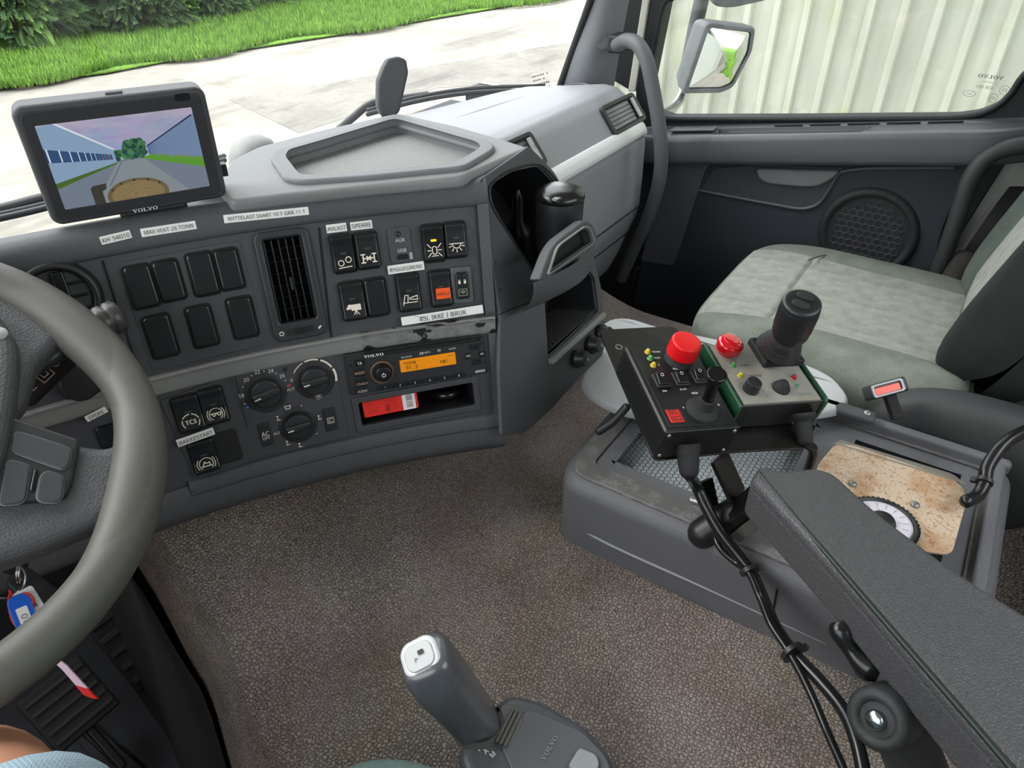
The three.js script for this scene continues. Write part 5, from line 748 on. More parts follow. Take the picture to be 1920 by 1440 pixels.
// ================================================================ DRIVER: right leg in denim shorts
{
  const Pn = thing('person', 'driver sitting in denim shorts, one bare knee showing', 'person');
  const path = [V(-0.08, 0.685, 0.16), V(-0.055, 0.70, -0.02), V(-0.035, 0.718, -0.2), V(-0.021, 0.732, -0.33), V(-0.011, 0.726, -0.43), V(-0.006, 0.665, -0.478), V(-0.02, 0.54, -0.49), V(0.01, 0.36, -0.53), V(0.02, 0.19, -0.6), V(0.024, 0.135, -0.64), V(0.03, 0.11, -0.72), V(0.036, 0.1, -0.82)];
  const rad = [0.088, 0.084, 0.076, 0.066, 0.061, 0.058, 0.052, 0.054, 0.036, 0.036, 0.036, 0.026];
  const legLoft = (pts, rr, n = 72) => { const c = new THREE.CatmullRomCurve3(pts, false, 'centripetal'), rings = []; let prev = V(1, 0, 0); for (let i = 0; i <= n; i++) { const t = i / n, p = c.getPoint(t), d = c.getTangent(t), a = prev.clone().addScaledVector(d, -prev.dot(d)).normalize(), b = d.clone().cross(a); prev = a; const k = t * (rr.length - 1), j = Math.min(rr.length - 2, Math.floor(k)), r = lerp(rr[j], rr[j + 1], k - j); rings.push(Array.from({ length: 28 }, (_, q) => { const w = q / 28 * 2 * Math.PI; return p.clone().addScaledVector(a, Math.cos(w) * r).addScaledVector(b, Math.sin(w) * r); })); } return loft(rings, true); };
  const skin = new THREE.MeshPhysicalMaterial({ color: 0xc98f72, roughness: 0.55 });
  add('leg', legLoft(path, rad), skin, Pn, 'bare right knee');
  const denim = M(0x5f86b0, { rough: 0.9, bump: T_WEAVE, bs: 0.0004, map: tex((u, v) => { const n = fbm(u, v, 12, 4, 55), f = hash(Math.floor(u * 256), Math.floor(v * 64), 3); const k = 0.7 + 0.3 * n + 0.14 * (f - 0.5); return [k * 0.95, k, k]; }, 256, 0.1, true) });
  const dp = [path[0], path[1], path[2], V(-0.022, 0.7315, -0.32), V(-0.0155, 0.7295, -0.385)];
  add('denim_leg', legLoft(dp, [0.1, 0.096, 0.088, 0.08, 0.077], 30), denim, Pn, 'light blue denim shorts leg');
  const hem = legLoft([V(-0.0168, 0.7300, -0.372), V(-0.016, 0.7297, -0.38), V(-0.015, 0.729, -0.39)], [0.08, 0.0815, 0.079], 8); add('hem', hem, M(0x9fb6c4, { rough: 0.9, bump: T_WEAVE, bs: 0.0004 }), Pn, 'paler stitched hem');
  // the other leg, outside the frame, so that the figure sits
  add('leg', legLoft(path.map((p) => V(-p.x - 0.26 + 0.02, p.y, p.z)), rad, 40), skin, Pn);
  add('denim_leg', legLoft(dp.map((p) => V(-p.x - 0.24, p.y, p.z)), [0.1, 0.096, 0.088, 0.08, 0.077], 20), denim, Pn);
}
// ================================================================ DRIVER SEAT
{
  const S = thing('driver_seat', 'blue green cloth driver seat cushion beside the gear selector', 'seat');
  add('cushion', superell(0.27, 0.075, 0.29, 0.32, 0.42, 64, 32).translate(-0.012, 0.535, -0.05), MT.seatDriver, S, 'blue green cloth cushion');
  add('base', box(0.3, 0.4, 0.4, 0.03).translate(-0.05, 0.26, 0.02), MT.seatPlastic, S);
  add('backrest', superell(0.25, 0.38, 0.07, 0.3, 0.4, 40, 24).rotateX(-0.2).translate(-0.02, 0.98, 0.36), MT.seatDriver, S);
}
// ================================================================ GEAR SELECTOR
{
  const G = thing('gear_selector', 'grey automatic gear lever on its low housing beside the driver seat', 'gear lever');
  const ty = 0.56, P = (p, y = ty) => { const q = onY(p[0], p[1], y); return [q.x, -q.z]; };
  const hous = [[856, 1412], [872, 1378], [938, 1306], [962, 1297], [1004, 1304], [1100, 1356], [1148, 1412], [1152, 1440], [1180, 1520], [905, 1560]].map((p) => P(p));
  const up = (s, d, b, y, seg = 5) => extr(s, d, b, seg).rotateX(-Math.PI / 2).translate(0, y - d, 0);
  add('housing', up(roundShape(hous, 0.014, 6), 0.085, 0.012, ty), MT.gearBox, G, 'rounded grey selector housing');
  add('cover_plate', up(roundShape([[938, 1398], [990, 1330], [1090, 1372], [1136, 1420], [1160, 1490], [985, 1500]].map((p) => P(p)), 0.008), 0.004, 0.0015, ty + 0.0025), M(0x55575b, { rough: 0.35 }), G);
  add('shutter', up(roundShape([[908, 1382], [946, 1318], [984, 1336], [982, 1358], [956, 1402]].map((p) => P(p)), 0.006), 0.005, 0.002, ty + 0.0035), MT.leverDark, G, 'worn ribbed shutter at the lever foot');
  for (const t of [0.45, 0.62, 0.8]) { const a = P([lerp(912, 956, t), lerp(1378, 1402, t)], ty + 0.004), b = P([lerp(942, 984, t), lerp(1322, 1342, t)], ty + 0.004); add('shutter_rib', tube([V(a[0], ty + 0.004, -a[1]), V(b[0], ty + 0.004, -b[1])], 0.0018, 4, 8), MT.leverDark, G); }
  const bt = [[1064, 1440], [1086, 1404], [1118, 1418], [1124, 1436], [1110, 1466]].map((p) => P(p, ty + 0.003)); add('button', up(roundShape(bt, 0.004), 0.006, 0.0018, ty + 0.007), M(0x8a8d90, { rough: 0.3 }), G, 'pale grey push button');
  // lettering lies flat on the housing
  const flat = (px, py, px2, py2, w, h, draw, y = ty) => { const a = onY(px, py, y), b = onY(px2, py2, y), u = b.clone().sub(a).normalize(), n = V(0, 1, 0), v = n.clone().cross(u); decal('lettering', w, h, 9000, draw, G, frame(a.lerp(b, 0.5).setY(y + 0.0008), u, v, n)); };
  [['R', 887, 1398], ['N', 899, 1405], ['A', 911, 1411], ['M', 924, 1417]].forEach(([s, x, y]) => flat(x - 5, y + 4, x + 5, y - 5, 0.008, 0.008, (g, w) => txt(g, s, w / 2, w / 2, w * 0.85, '#e4e4e2'), ty - 0.001));
  flat(1016, 1428, 1044, 1380, 0.03, 0.008, (g, w, h) => { g.save(); g.translate(w / 2, h / 2); g.scale(1.2, 1); txt(g, 'VOLVO', 0, 0, h * 0.8, '#7a7c7f', 'serif', 'bold'); g.restore(); }, ty + 0.0025);
  // lever
  const b = onY(896, 1356, ty), top = at(788, 1226, 0.655), ax = top.clone().sub(b), len = ax.length(); ax.normalize();
  const side = FWD.clone().addScaledVector(ax, -FWD.dot(ax)).normalize().negate(), lat = ax.clone().cross(side).normalize(), lefty = lat.dot(RGT) > 0 ? lat.clone().negate() : lat.clone();
  const rings = [], R = (t, a, c, off = 0) => rings.push(sring(0, 0, a, c, 3.3, 40, (x, y) => b.clone().addScaledVector(ax, t * len).addScaledVector(lat, x).addScaledVector(side, y + off)));
  [[-0.06, 0.021, 0.021], [0.0, 0.0215, 0.022], [0.06, 0.0225, 0.023], [0.3, 0.0235, 0.0245], [0.5, 0.0245, 0.0255], [0.7, 0.0255, 0.0265], [0.88, 0.025, 0.026], [0.95, 0.0232, 0.0238], [0.985, 0.019, 0.0195], [0.995, 0.012, 0.013]].forEach((k) => R(...k));
  add('lever', loft(rings, true, true), MT.lever, G, 'dark grey moulded lever grip');
  const tf = frame(top.clone().addScaledVector(ax, -0.001), lat, side.clone(), ax); // cap on top
  const tn = ax.clone().multiplyScalar(0.93).addScaledVector(side, 0.36).normalize(), tu = lat.clone(), tv = tn.clone().cross(tu);
  const capM = frame(b.clone().addScaledVector(ax, len * 0.965).addScaledVector(side, 0.002), tu, tv, tn);
  const cap = put(add('cap_rim', plate(0.036, 0.034, 0.008, 0.012, 0.003), M(0xc4c7c8, { rough: 0.28 }), G, 'silver rim of the lever cap'), capM);
  add('cap_button', plate(0.027, 0.024, 0.003, 0.008, 0.001).translate(0, 0, 0.0065), M(0xb2b6b7, { rough: 0.35 }), cap);
  decal('symbol', 0.018, 0.014, 9000, (g, w, h) => { g.fillStyle = '#111'; g.fillRect(w * 0.5, h * 0.2, w * 0.3, h * 0.28); g.lineWidth = 6; g.strokeStyle = '#111'; ln(g, w * 0.25, h * 0.8, w * 0.3, h * 0.6, w * 0.42, h * 0.66); }, cap, new THREE.Matrix4().makeTranslation(0, 0, 0.0098));
  const lc = at(790, 1290, 0.0).copy(b).addScaledVector(ax, len * 0.62).addScaledVector(lefty, 0.0215).addScaledVector(side, 0.008), ln_ = lefty.clone().addScaledVector(side, 0.35).normalize(), lv = ax.clone(), lu = lv.clone().cross(ln_).normalize();
  put(add('side_button', superell(0.009, 0.0225, 0.006, 0.8, 0.8, 28, 18), M(0x6a6c74, { rough: 0.35 }), G, 'oval side button of the lever'), frame(lc, lu, lv.clone(), ln_));
  const ring = new THREE.TorusGeometry(1, 0.09, 8, 40).scale(0.0105, 0.024, 0.014); put(add('button_rim', ring, M(0x9a9ca0, { rough: 0.3 }), G), frame(lc, lu, lv.clone(), ln_));
  add('lever_boot', lathe([[0.0275, 0], [0.0265, 0.004], [0.0245, 0.008], [0.024, 0.01]], 32).translate(b.x, ty - 0.002, b.z), MT.leverDark, G);
}

// ================================================================ CONSOLE BESIDE THE PASSENGER SEAT
const CT = 0.585; // top of the console
{
  const C = thing('console', 'grey floor console with sunken honeycomb trays, worn along its edge', 'console');
  const up = (s, d, b, y, seg = 5) => extr(s, d, b, seg).rotateX(-Math.PI / 2).translate(0, y - d, 0);
  const poly = (pts) => pts.map(([x, z, r]) => [x, -z, r]);
  const x0 = 0.642, x1 = 0.995, z0 = -0.362, z1 = 0.165;
  const outer = roundShape(poly([[x0, z1], [x0, z0 + 0.02, 0.05], [x0 + 0.05, z0, 0.04], [x1, z0], [x1, z1]]), 0.03, 7);
  const trayF = poly([[0.688, -0.066], [0.688, -0.318], [0.962, -0.318], [0.962, -0.066]]), trayR = poly([[0.688, 0.125], [0.688, -0.054], [0.962, -0.054], [0.962, 0.125]]);
  outer.holes.push(new THREE.Path(roundShape(trayF, 0.012, 5).getPoints()), new THREE.Path(roundShape(trayR, 0.02, 6).getPoints()));
  add('body', up(outer, CT - FL + 0.02, 0.022, CT, 8), MT.console, C, 'moulded grey console body');
  add('front_edge', tube([V(x0 + 0.003, CT - 0.082, z1 - 0.03), V(x0 + 0.001, CT - 0.082, -0.1), V(x0 + 0.001, CT - 0.082, z0 + 0.07), V(x0 + 0.012, CT - 0.082, z0 + 0.03), V(x0 + 0.04, CT - 0.082, z0 + 0.005), V(x0 + 0.12, CT - 0.082, z0 + 0.001)], 0.0022, 60, 6), M(0x8a8b8e, { rough: 0.4 }), C);
  add('side_seam', tube([V(x0 - 0.0004, CT - 0.03, -0.048), V(x0 - 0.0004, CT - 0.08, -0.044)], 0.0014, 4, 6), MT.seam, C);
  // scuffed skin over the near corner of the rim
  const T_SCUFF = tex((u, v) => { const n = fbm(u, v, 7, 5, 17), f = fbm(u * 4, v, 48, 2, 18), k = 0.9 + 0.34 * sstep(0.46, 0.72, 0.6 * n + 0.4 * f) * (0.5 + 0.5 * f); return [k, k, k * 0.975].map((q) => Math.min(1, q * 0.8)); }, 256, 0.11, true);
  MT.consoleScuff = M(0x8a8a8b, { rough: 0.55, bump: T_GRAIN, bs: 0.0003, map: T_SCUFF });
  const lip = roundShape(poly([[x0 + 0.014, z1 - 0.02], [x0 + 0.014, z0 + 0.028, 0.04], [x0 + 0.056, z0 + 0.014, 0.03], [x1 - 0.016, z0 + 0.014], [x1 - 0.016, z1 - 0.02]]), 0.02, 7); lip.holes.push(new THREE.Path(roundShape(poly([[0.684, 0.129], [0.684, -0.322], [0.966, -0.322], [0.966, 0.129]]), 0.014, 5).getPoints()));
  add('rim', up(lip, 0.006, 0.0028, CT + 0.003), MT.consoleScuff, C, 'scuffed upper rim of the console');
  const wall = (p, r) => { const s = roundShape(p.map(([x, y]) => [lerp((p[0][0] + p[2][0]) / 2, x, 1.02), lerp((p[0][1] + p[2][1]) / 2, y, 1.02)]), r, 5); s.holes.push(new THREE.Path(roundShape(p, r, 5).getPoints())); return up(s, 0.045, 0, CT - 0.002); };
  add('tray_wall', wall(trayF, 0.012), MT.black, C); add('tray_wall', wall(trayR, 0.02), MT.dash, C);
  const hex = new THREE.CylinderGeometry(0.00365, 0.0039, 0.0016, 6);
  const studs = (x0, x1, z0, z1, y, skip) => { const pts = []; const dx = 0.0078, dz = 0.0068; let r = 0; for (let z = z0; z < z1; z += dz, r++) for (let x = x0 + (r % 2) * dx / 2; x < x1; x += dx) if (!skip || !skip(x, z)) pts.push([x, z]); const m = new THREE.InstancedMesh(hex, MT.mat, pts.length), M4 = new THREE.Matrix4(); pts.forEach(([x, z], i) => { M4.makeTranslation(x, y + 0.0008, z); m.setMatrixAt(i, M4); }); m.name = 'mat_studs'; m.userData.kind = 'stuff'; m.castShadow = m.receiveShadow = true; C.add(m); };
  add('tray_mat', box(0.272, 0.003, 0.25, 0.001).translate(0.825, CT - 0.0255, -0.192), MT.matBase, C, 'honeycomb rubber mat of the front tray'); studs(0.694, 0.957, -0.312, -0.069, CT - 0.024);
  const cup = onY(1700, 862, CT - 0.02), cr = 0.042;
  add('tray_mat', box(0.272, 0.003, 0.178, 0.001).translate(0.825, CT - 0.0255, 0.036), MT.matBase, C, 'honeycomb rubber mat of the rear tray'); studs(0.694, 0.957, -0.049, 0.12, CT - 0.024, (x, z) => Math.hypot(x - cup.x, z - cup.z) < cr + 0.003);
  add('cup_holder', lathe([[0, 0.0005], [cr - 0.004, 0.0005], [cr - 0.002, 0.0018], [cr, 0.0018], [cr + 0.002, 0]], 48).translate(cup.x, CT - 0.0238, cup.z), MT.deep, C, 'black round cup holder');
  add('tray_divider', box(0.274, 0.03, 0.01, 0.002).translate(0.825, CT - 0.017, -0.06), MT.black, C);
  // raised frame along the seat side
  const a = onY(1606, 792, CT + 0.02), b = onY(1836, 872, CT + 0.02);
  add('side_frame', box(0.016, 0.02, 0.25, 0.006).translate(0.978, CT + 0.008, 0.03), MT.console, C);
  add('end_frame', box(0.28, 0.02, 0.016, 0.006).translate(0.846, CT + 0.006, 0.142), MT.console, C);
}
{ // light grey folding table in front of it
  const T = thing('folding_table', 'light grey oval folding table behind the control boxes', 'table'), y = CT + 0.034;
  const up = (s, d, b) => extr(s, d, b, 5).rotateX(-Math.PI / 2).translate(0, y - d, 0);
  const outl = [[1092, 716], [1118, 744], [1170, 766], [1300, 786], [1440, 786], [1535, 772], [1580, 762], [1592, 748], [1580, 725], [1552, 700], [1450, 660], [1300, 625], [1210, 610], [1152, 598], [1132, 604], [1112, 650], [1096, 690]].map((p) => { const q = onY(p[0], p[1], y); return [q.x, -q.z]; });
  const s = smoothShape(outl, 120), cq = onY(1172, 618, y), cx = cq.x, cz = cq.z, r = 0.03; const hp = new THREE.Path(); hp.absarc(cx, -cz, r, 0, Math.PI * 2, true); s.holes.push(hp);
  add('table_top', up(s, 0.018, 0.007), MT.lightGrey, T, 'light grey moulded table top');
  add('cup_recess', lathe([[0, -0.03], [r - 0.004, -0.03], [r - 0.001, -0.02], [r + 0.001, 0.0]], 40).translate(cx, y - 0.004, cz), MT.lightGrey, T, 'cup recess');
  const a = at(1566, 768, 0.9), h0 = V(0.955, CT + 0.026, -0.075), h1 = V(0.965, CT + 0.026, -0.02);
  add('support_arm', tube([at(1174, 764, 0.98), at(1150, 790, 0.99), at(1124, 808, 1.0)], 0.006, 10, 10), MT.black, T); add('hinge_arm', merge(box(0.022, 0.014, 0.075, 0.006).translate(0.962, CT + 0.027, -0.055)), MT.dash, T); add('hinge_pin', lathe([[0, 0.003], [0.004, 0.003], [0.005, 0]], 16).translate(0.962, CT + 0.034, -0.03), MT.zinc, T);
}

// ================================================================ CONTROL BOXES
const XU = V(0.74, -0.12, 0.66).normalize(), XN = V(-0.04, 0.966, 0.25).addScaledVector(XU, -V(-0.04, 0.966, 0.25).dot(XU)).normalize(), XV = XN.clone().cross(XU), X0 = V(0.686, 0.759, -0.217);
const XM = frame(X0, XU, XV, XN), XI = XM.clone().invert();
const XL_ = (px, py, d = 0) => { const p = onPlane(px, py, X0.clone().addScaledVector(XN, d), XN).applyMatrix4(XI); return [p.x, p.y]; };
const ledM = (c) => new THREE.MeshPhysicalMaterial({ color: c, roughness: 0.15, clearcoat: 1 });
const led = (x, y, c, parent, label) => { const o = add('indicator_light', latheZ([[0, 0.0055], [0.0015, 0.0052], [0.0026, 0.004], [0.0029, 0.001], [0.0038, 0.0008], [0.0038, 0]], 20), ledM(c), parent, label); o.position.set(x, y, 0.0012); return o; };
const fitQ = (q) => { const p = q.map((k) => XL_(...k)); return { p, cx: p.reduce((a, k) => a + k[0], 0) / 4, cy: p.reduce((a, k) => a + k[1], 0) / 4, w: (p[1][0] - p[0][0] + p[2][0] - p[3][0]) / 2, h: (p[0][1] - p[3][1] + p[1][1] - p[2][1]) / 2 }; };
const words = (parent, cx, cy, w, h, list, color, z = 0.0016) => decal('lettering', w, h, 9000, (g, W2, H2) => { for (const [s, px, py, mm, rot, c] of list) { const l = XL_(px, py), x = (l[0] - cx + w / 2) / w * W2, y = H2 - (l[1] - cy + h / 2) / h * H2; g.save(); g.translate(x, y); g.rotate(rot ?? 0); if (typeof s === 'function') s(g, mm * 9); else txt(g, s, 0, 0, mm * 9, c ?? color, 'sans-serif', 'bold'); g.restore(); } }, parent, new THREE.Matrix4().makeTranslation(cx, cy, z));
{
  const b = fitQ([[1175, 652], [1303, 644], [1382, 800], [1245, 808]]), B = thing('control_box', 'black control box with a red stop button and a toggle lever', 'control box'), d = 0.044;
  // finned housing: section across, extruded along the box
  const fin = []; const hw = b.w / 2; for (let i = 0; i < 7; i++) { const y0 = -d + 0.005 + i * 0.0048; fin.push([-hw, y0], [-hw, y0 + 0.0032], [-hw + 0.002, y0 + 0.0034], [-hw + 0.002, y0 + 0.0046]); }
  const sec = [[hw, -d], [-hw, -d], ...fin, [-hw, -0.002], [-hw + 0.002, 0], [hw - 0.002, 0], [hw, -0.002]];
  const hg = new THREE.ExtrudeGeometry(pshape(sec), { depth: b.h, bevelEnabled: false }); hg.translate(0, 0, -b.h / 2).applyMatrix4(new THREE.Matrix4().set(1, 0, 0, b.cx, 0, 0, -1, b.cy, 0, 1, 0, 0, 0, 0, 0, 1));
  const house = put(add('housing', hg, MT.metalBlack, B, 'finned black housing'), XM);
  const end = put(add('end_plate', box(b.w + 0.001, 0.003, d + 0.001, 0.001).translate(b.cx, b.cy - b.h / 2 - 0.001, -d / 2), MT.metalBlack, B), XM);
  for (const [x, z] of [[-1, -0.005], [1, -0.005], [-1, -d + 0.005], [1, -d + 0.005]]) add('screw', lathe([[0, 0.0018], [0.0018, 0.0014], [0.0024, 0]], 14).rotateX(Math.PI).translate(b.cx + x * (b.w / 2 - 0.005), b.cy - b.h / 2 - 0.0025, z), MT.zinc, end);
  const f = put(add('face_plate', plate(b.w * 0.86, b.h * 0.93, 0.0014, 0.001, 0.0004).translate(b.cx, b.cy, -0.0002), M(0x1b1c1e, { rough: 0.35 }), B, 'dark printed face plate'), XM);
  const sb = XL_(1271, 677), st = add('stop_button', merge(latheZ([[0, 0.0325], [0.015, 0.0325], [0.0172, 0.0315], [0.0182, 0.029], [0.0186, 0.0125], [0.0172, 0.0105], [0.0, 0.0105]], 44)), MT.red, f, 'red mushroom stop button'); st.position.set(...sb, 0.0012); add('collar', latheZ([[0.0, 0.011], [0.0135, 0.011], [0.0145, 0.004], [0.0175, 0.003], [0.0175, 0]], 32), MT.rubber, st);
  led(...XL_(1213.5, 662), 0xc9b41c, f, 'yellow indicator light'); led(...XL_(1218, 674), 0x4f9a52, f, 'green indicator light'); led(...XL_(1224, 687), 0xc9b41c, f, 'yellow indicator light');
  [[1238, 718], [1274, 715], [1308, 710]].forEach(([x, y], i) => { const k = add('rocker_switch', plate(0.0175, 0.021, 0.0045, 0.0015, 0.001), MT.black, f); k.position.set(...XL_(x, y), 0.001); const r = add('rocker', box(0.0125, 0.0165, 0.007, 0.0015), MT.blackGloss, k); r.position.set(0, 0, 0.0045); r.rotation.x = 0.22; decal('symbol', 0.006, 0.006, 9000, (g, w) => { g.strokeStyle = '#e8e8e8'; g.lineWidth = 5; arc(g, w / 2, w / 2, w * 0.3); }, r, new THREE.Matrix4().makeTranslation(0, 0.004, 0.0037)); });
  words(f, b.cx, b.cy, b.w * 0.86, b.h * 0.93, [['TRANS', 1229, 662.5, 3.6], ['FLYT', 1231, 674, 3.6], ['S', 1234, 687, 3.6], ['NØDSTOPP', 1276, 694, 4.2], ['ON', 1245, 736, 4], ['FLYT', 1280, 733, 4], ['NED', 1301, 740, 4], ['V', 1280, 767, 4], ['H', 1346, 762, 4], ['OPP', 1326, 790, 4.2]], '#d8d6d2');
  const e = fitQ([[1246.5, 770.6], [1271.5, 768], [1283, 792], [1258, 795]]), em = add('emblem', plate(e.w, e.h, 0.0008, 0.0005, 0.0002), M(0xd63028, { rough: 0.5 }), f, 'red square emblem of nested hooked lines'); em.position.set(e.cx, e.cy, 0.0012);
  decal('emblem_lines', e.w * 0.92, e.h * 0.92, 12000, (g, w, h) => { g.strokeStyle = '#2a1412'; g.lineWidth = w * 0.05; for (const o of [0, 0.13]) { ln(g, w * (0.8 - o), h * (0.12 + o), w * (0.2 + o), h * (0.12 + o), w * (0.2 + o), h * 0.4, w * (0.8 - o), h * 0.4); } ln(g, w * 0.8, h * 0.5, w * 0.8, h * 0.62, w * 0.2, h * 0.62); ln(g, w * 0.67, h * 0.74, w * 0.2, h * 0.74, w * 0.2, h * 0.88, w * 0.8, h * 0.88, w * 0.8, h * 0.62); g.strokeRect(w * 0.08, h * 0.04, w * 0.84, h * 0.92); }, em, new THREE.Matrix4().makeTranslation(0, 0, 0.001));
  // toggle lever
  const jb = XL_(1316, 770), J = add('lever_base', merge(latheZ([[0.0, 0.008], [0.011, 0.008], [0.0125, 0.0065], [0.018, 0.004], [0.0195, 0.001], [0.0195, 0]], 8 * 5), latheZ([[0.0, 0.019], [0.0085, 0.019], [0.0095, 0.017], [0.0085, 0.0155], [0.0105, 0.013], [0.0095, 0.0115], [0.0115, 0.008], [0.0115, 0.006]], 32)), MT.rubber, f, 'round base and rubber boot of the toggle lever'); J.position.set(...jb, 0.001);
  const top = at(1345, 700, 0.775), base = V(jb[0], jb[1], 0.016).applyMatrix4(XM), dir = top.clone().sub(base), len = dir.length(); dir.normalize();
  const lg = lathe([[0, 0], [0.0058, 0], [0.0064, 0.004], [0.0062, len * 0.35], [0.0066, len * 0.55], [0.0085, len * 0.78], [0.0108, len * 0.9], [0.0112, len * 0.96], [0.0096, len], [0.004, len * 0.992], [0, len * 0.99]], 36), lv = add('toggle_lever', lg, M(0x0e0e0f, { rough: 0.14 }), B, 'glossy black flared toggle lever'); lv.position.copy(base); lv.quaternion.setFromUnitVectors(V(0, 1, 0), dir);
  // cable gland
  const g0 = V(b.cx - b.w * 0.12, b.cy - b.h / 2 - 0.002, -d * 0.55).applyMatrix4(XM), gd = XV.clone().negate().addScaledVector(XN, -0.9).normalize(), gl = add('cable_gland', merge(new THREE.CylinderGeometry(0.0145, 0.0145, 0.01, 6).translate(0, 0.004, 0), new THREE.CylinderGeometry(0.012, 0.0125, 0.016, 14).translate(0, 0.015, 0), lathe([[0, 0.036], [0.008, 0.036], [0.0105, 0.032], [0.0115, 0.024], [0.0115, 0.018]], 24)), MT.rubber, B, 'black threaded cable gland'); gl.position.copy(g0); gl.quaternion.setFromUnitVectors(V(0, 1, 0), gd);
  var gland1 = g0.clone().addScaledVector(gd, 0.034);
}
{
  const b = fitQ([[1318, 645], [1470, 641], [1552, 752], [1388, 762]]), B = thing('control_box', 'grey faced control box with green rails and a large joystick', 'control box'), d = 0.04;
  put(add('housing', box(b.w, b.h, d, 0.003).translate(b.cx, b.cy, -d / 2), MT.metalBlack, B, 'scratched black housing'), XM);
  for (const s of [-1, 1]) put(add('side_rail', extr(roundShape([[-b.h / 2 - 0.003, -d - 0.001], [b.h / 2 + 0.002, -d - 0.001], [b.h / 2 + 0.002, 0.004], [-b.h / 2 - 0.003, 0.004]], 0.008), 0.005, 0.0018).applyMatrix4(new THREE.Matrix4().set(0, 0, 1, b.cx + s * (b.w / 2) - 0.0025, 1, 0, 0, b.cy, 0, 1, 0, 0, 0, 0, 0, 1)), MT.green, B, 'dark green side rail'), XM);
  const T_FACE = tex((u, v) => { const n = fbm(u, v, 5, 5, 28), k = 0.86 + 0.22 * n, r = sstep(0.62, 0.75, fbm(u, v, 7, 4, 29)); return [k, k * lerp(1, 0.96, r), k * lerp(0.98, 0.88, r)]; }, 256, 0.12, true);
  const f = put(add('face_plate', plate(b.w - 0.012, b.h - 0.004, 0.0014, 0.001, 0.0004).translate(b.cx, b.cy, -0.0002), M(0x93918c, { rough: 0.4, map: T_FACE }), B, 'grey metal face plate'), XM);
  const sb = XL_(1361, 661), st = add('stop_button', latheZ([[0, 0.02], [0.006, 0.0198], [0.0125, 0.0188], [0.0155, 0.0165], [0.0165, 0.0135], [0.0158, 0.006], [0.0125, 0.003], [0.0115, 0]], 44), MT.redGloss, f, 'glossy red domed stop button'); st.position.set(...sb, 0.0012);
  decal('arrows', 0.03, 0.03, 9000, (g, w) => { g.strokeStyle = 'rgba(255,190,190,0.8)'; g.lineWidth = 5; arc(g, w / 2, w / 2, w * 0.36, 0.4, 1.4); arc(g, w / 2, w / 2, w * 0.36, 2.5, 3.5); arc(g, w / 2, w / 2, w * 0.36, 4.6, 5.6); }, st, new THREE.Matrix4().makeTranslation(0, 0, 0.0203));
  led(...XL_(1374, 687), 0x3f8a44, f, 'green indicator light'); led(...XL_(1387, 706), 0xb6ae1c, f, 'yellow indicator light'); led(...XL_(1487, 710), 0xa01818, f, 'red indicator light');
  const k1 = XL_(1406, 732), kn = add('small_knob', latheZ([[0, 0.014], [0.0082, 0.014], [0.0092, 0.0128], [0.0098, 0.001], [0.0098, 0]], 32), MT.black, f, 'small black knob'); kn.position.set(...k1, 0.0012);
  const k2 = XL_(1463, 730), rb = add('rubber_button', latheZ([[0, 0.0125], [0.0045, 0.012], [0.0055, 0.0095], [0.0068, 0.009], [0.0075, 0.0065], [0.0088, 0.006], [0.0095, 0.003], [0.0108, 0.0025], [0.0108, 0]], 32), MT.rubber, f, 'stepped rubber button'); rb.position.set(...k2, 0.0012);
  const fl = (g, s) => { g.strokeStyle = '#2f8a60'; g.lineWidth = s * 0.16; ln(g, -s * 0.45, -s * 0.35, s * 0.1, -s * 0.35); ln(g, -s * 0.3, -s * 0.35, -s * 0.3, s * 0.4); ln(g, -s * 0.02, s * 0.4, -s * 0.02, -s * 0.1, s * 0.4, -s * 0.1); ln(g, s * 0.1, -s * 0.35, s * 0.5, -s * 0.35); };
  words(f, b.cx, b.cy, b.w - 0.012, b.h - 0.004, [['POWER', 1395, 687.6, 3.9, 0.02], ['PRESSURE', 1414, 707, 3.9, 0.02], [fl, 1494, 726, 6.5, 0], ['TELLEFSDAL', 1508, 741, 3.2, 0, '#5f8074'], ['2', 1421, 740, 3.6], ['1', 1437, 745, 3.6], [(g, s) => { g.strokeStyle = '#333'; g.lineWidth = 4; arc(g, 0, 0, s, 2.0, 4.4); }, 1403, 733, 12, 0], [(g, s) => { g.strokeStyle = '#333'; g.lineWidth = 4; arc(g, -s * 0.3, 0, s, -0.9, 0.5); }, 1425, 736, 5, 0]], '#3a3c3c');
  // joystick
  const jq = fitQ([[1397, 644], [1470, 641], [1503, 683], [1434, 697]]), jb = add('joystick_base', plate(jq.w, jq.h, 0.01, 0.003, 0.002), MT.rubber, f, 'square black joystick base'); jb.position.set(jq.cx, jq.cy, 0.001);
  for (const [x, y] of [[-1, -1], [1, -1], [-1, 1], [1, 1]]) add('screw', latheZ([[0, 0.0012], [0.0016, 0.001], [0.002, 0]], 12), MT.deep, jb).position.set(x * (jq.w / 2 - 0.004), y * (jq.h / 2 - 0.004), 0.0098);
  const base = V(jq.cx, jq.cy, 0.01).applyMatrix4(XM), boot = at(1478, 632, 0.755), tip = at(1505, 566, 0.715);
  const rings = [[0, 0.026], [0.06, 0.0275], [0.14, 0.0275], [0.2, 0.0235], [0.26, 0.0245], [0.34, 0.0245], [0.4, 0.0205], [0.46, 0.0215], [0.54, 0.0213], [0.6, 0.0172], [0.66, 0.0182], [0.74, 0.0175], [0.8, 0.0138], [0.9, 0.0128], [1, 0.0115]], n1 = XN.clone(), n2 = boot.clone().sub(base).normalize();
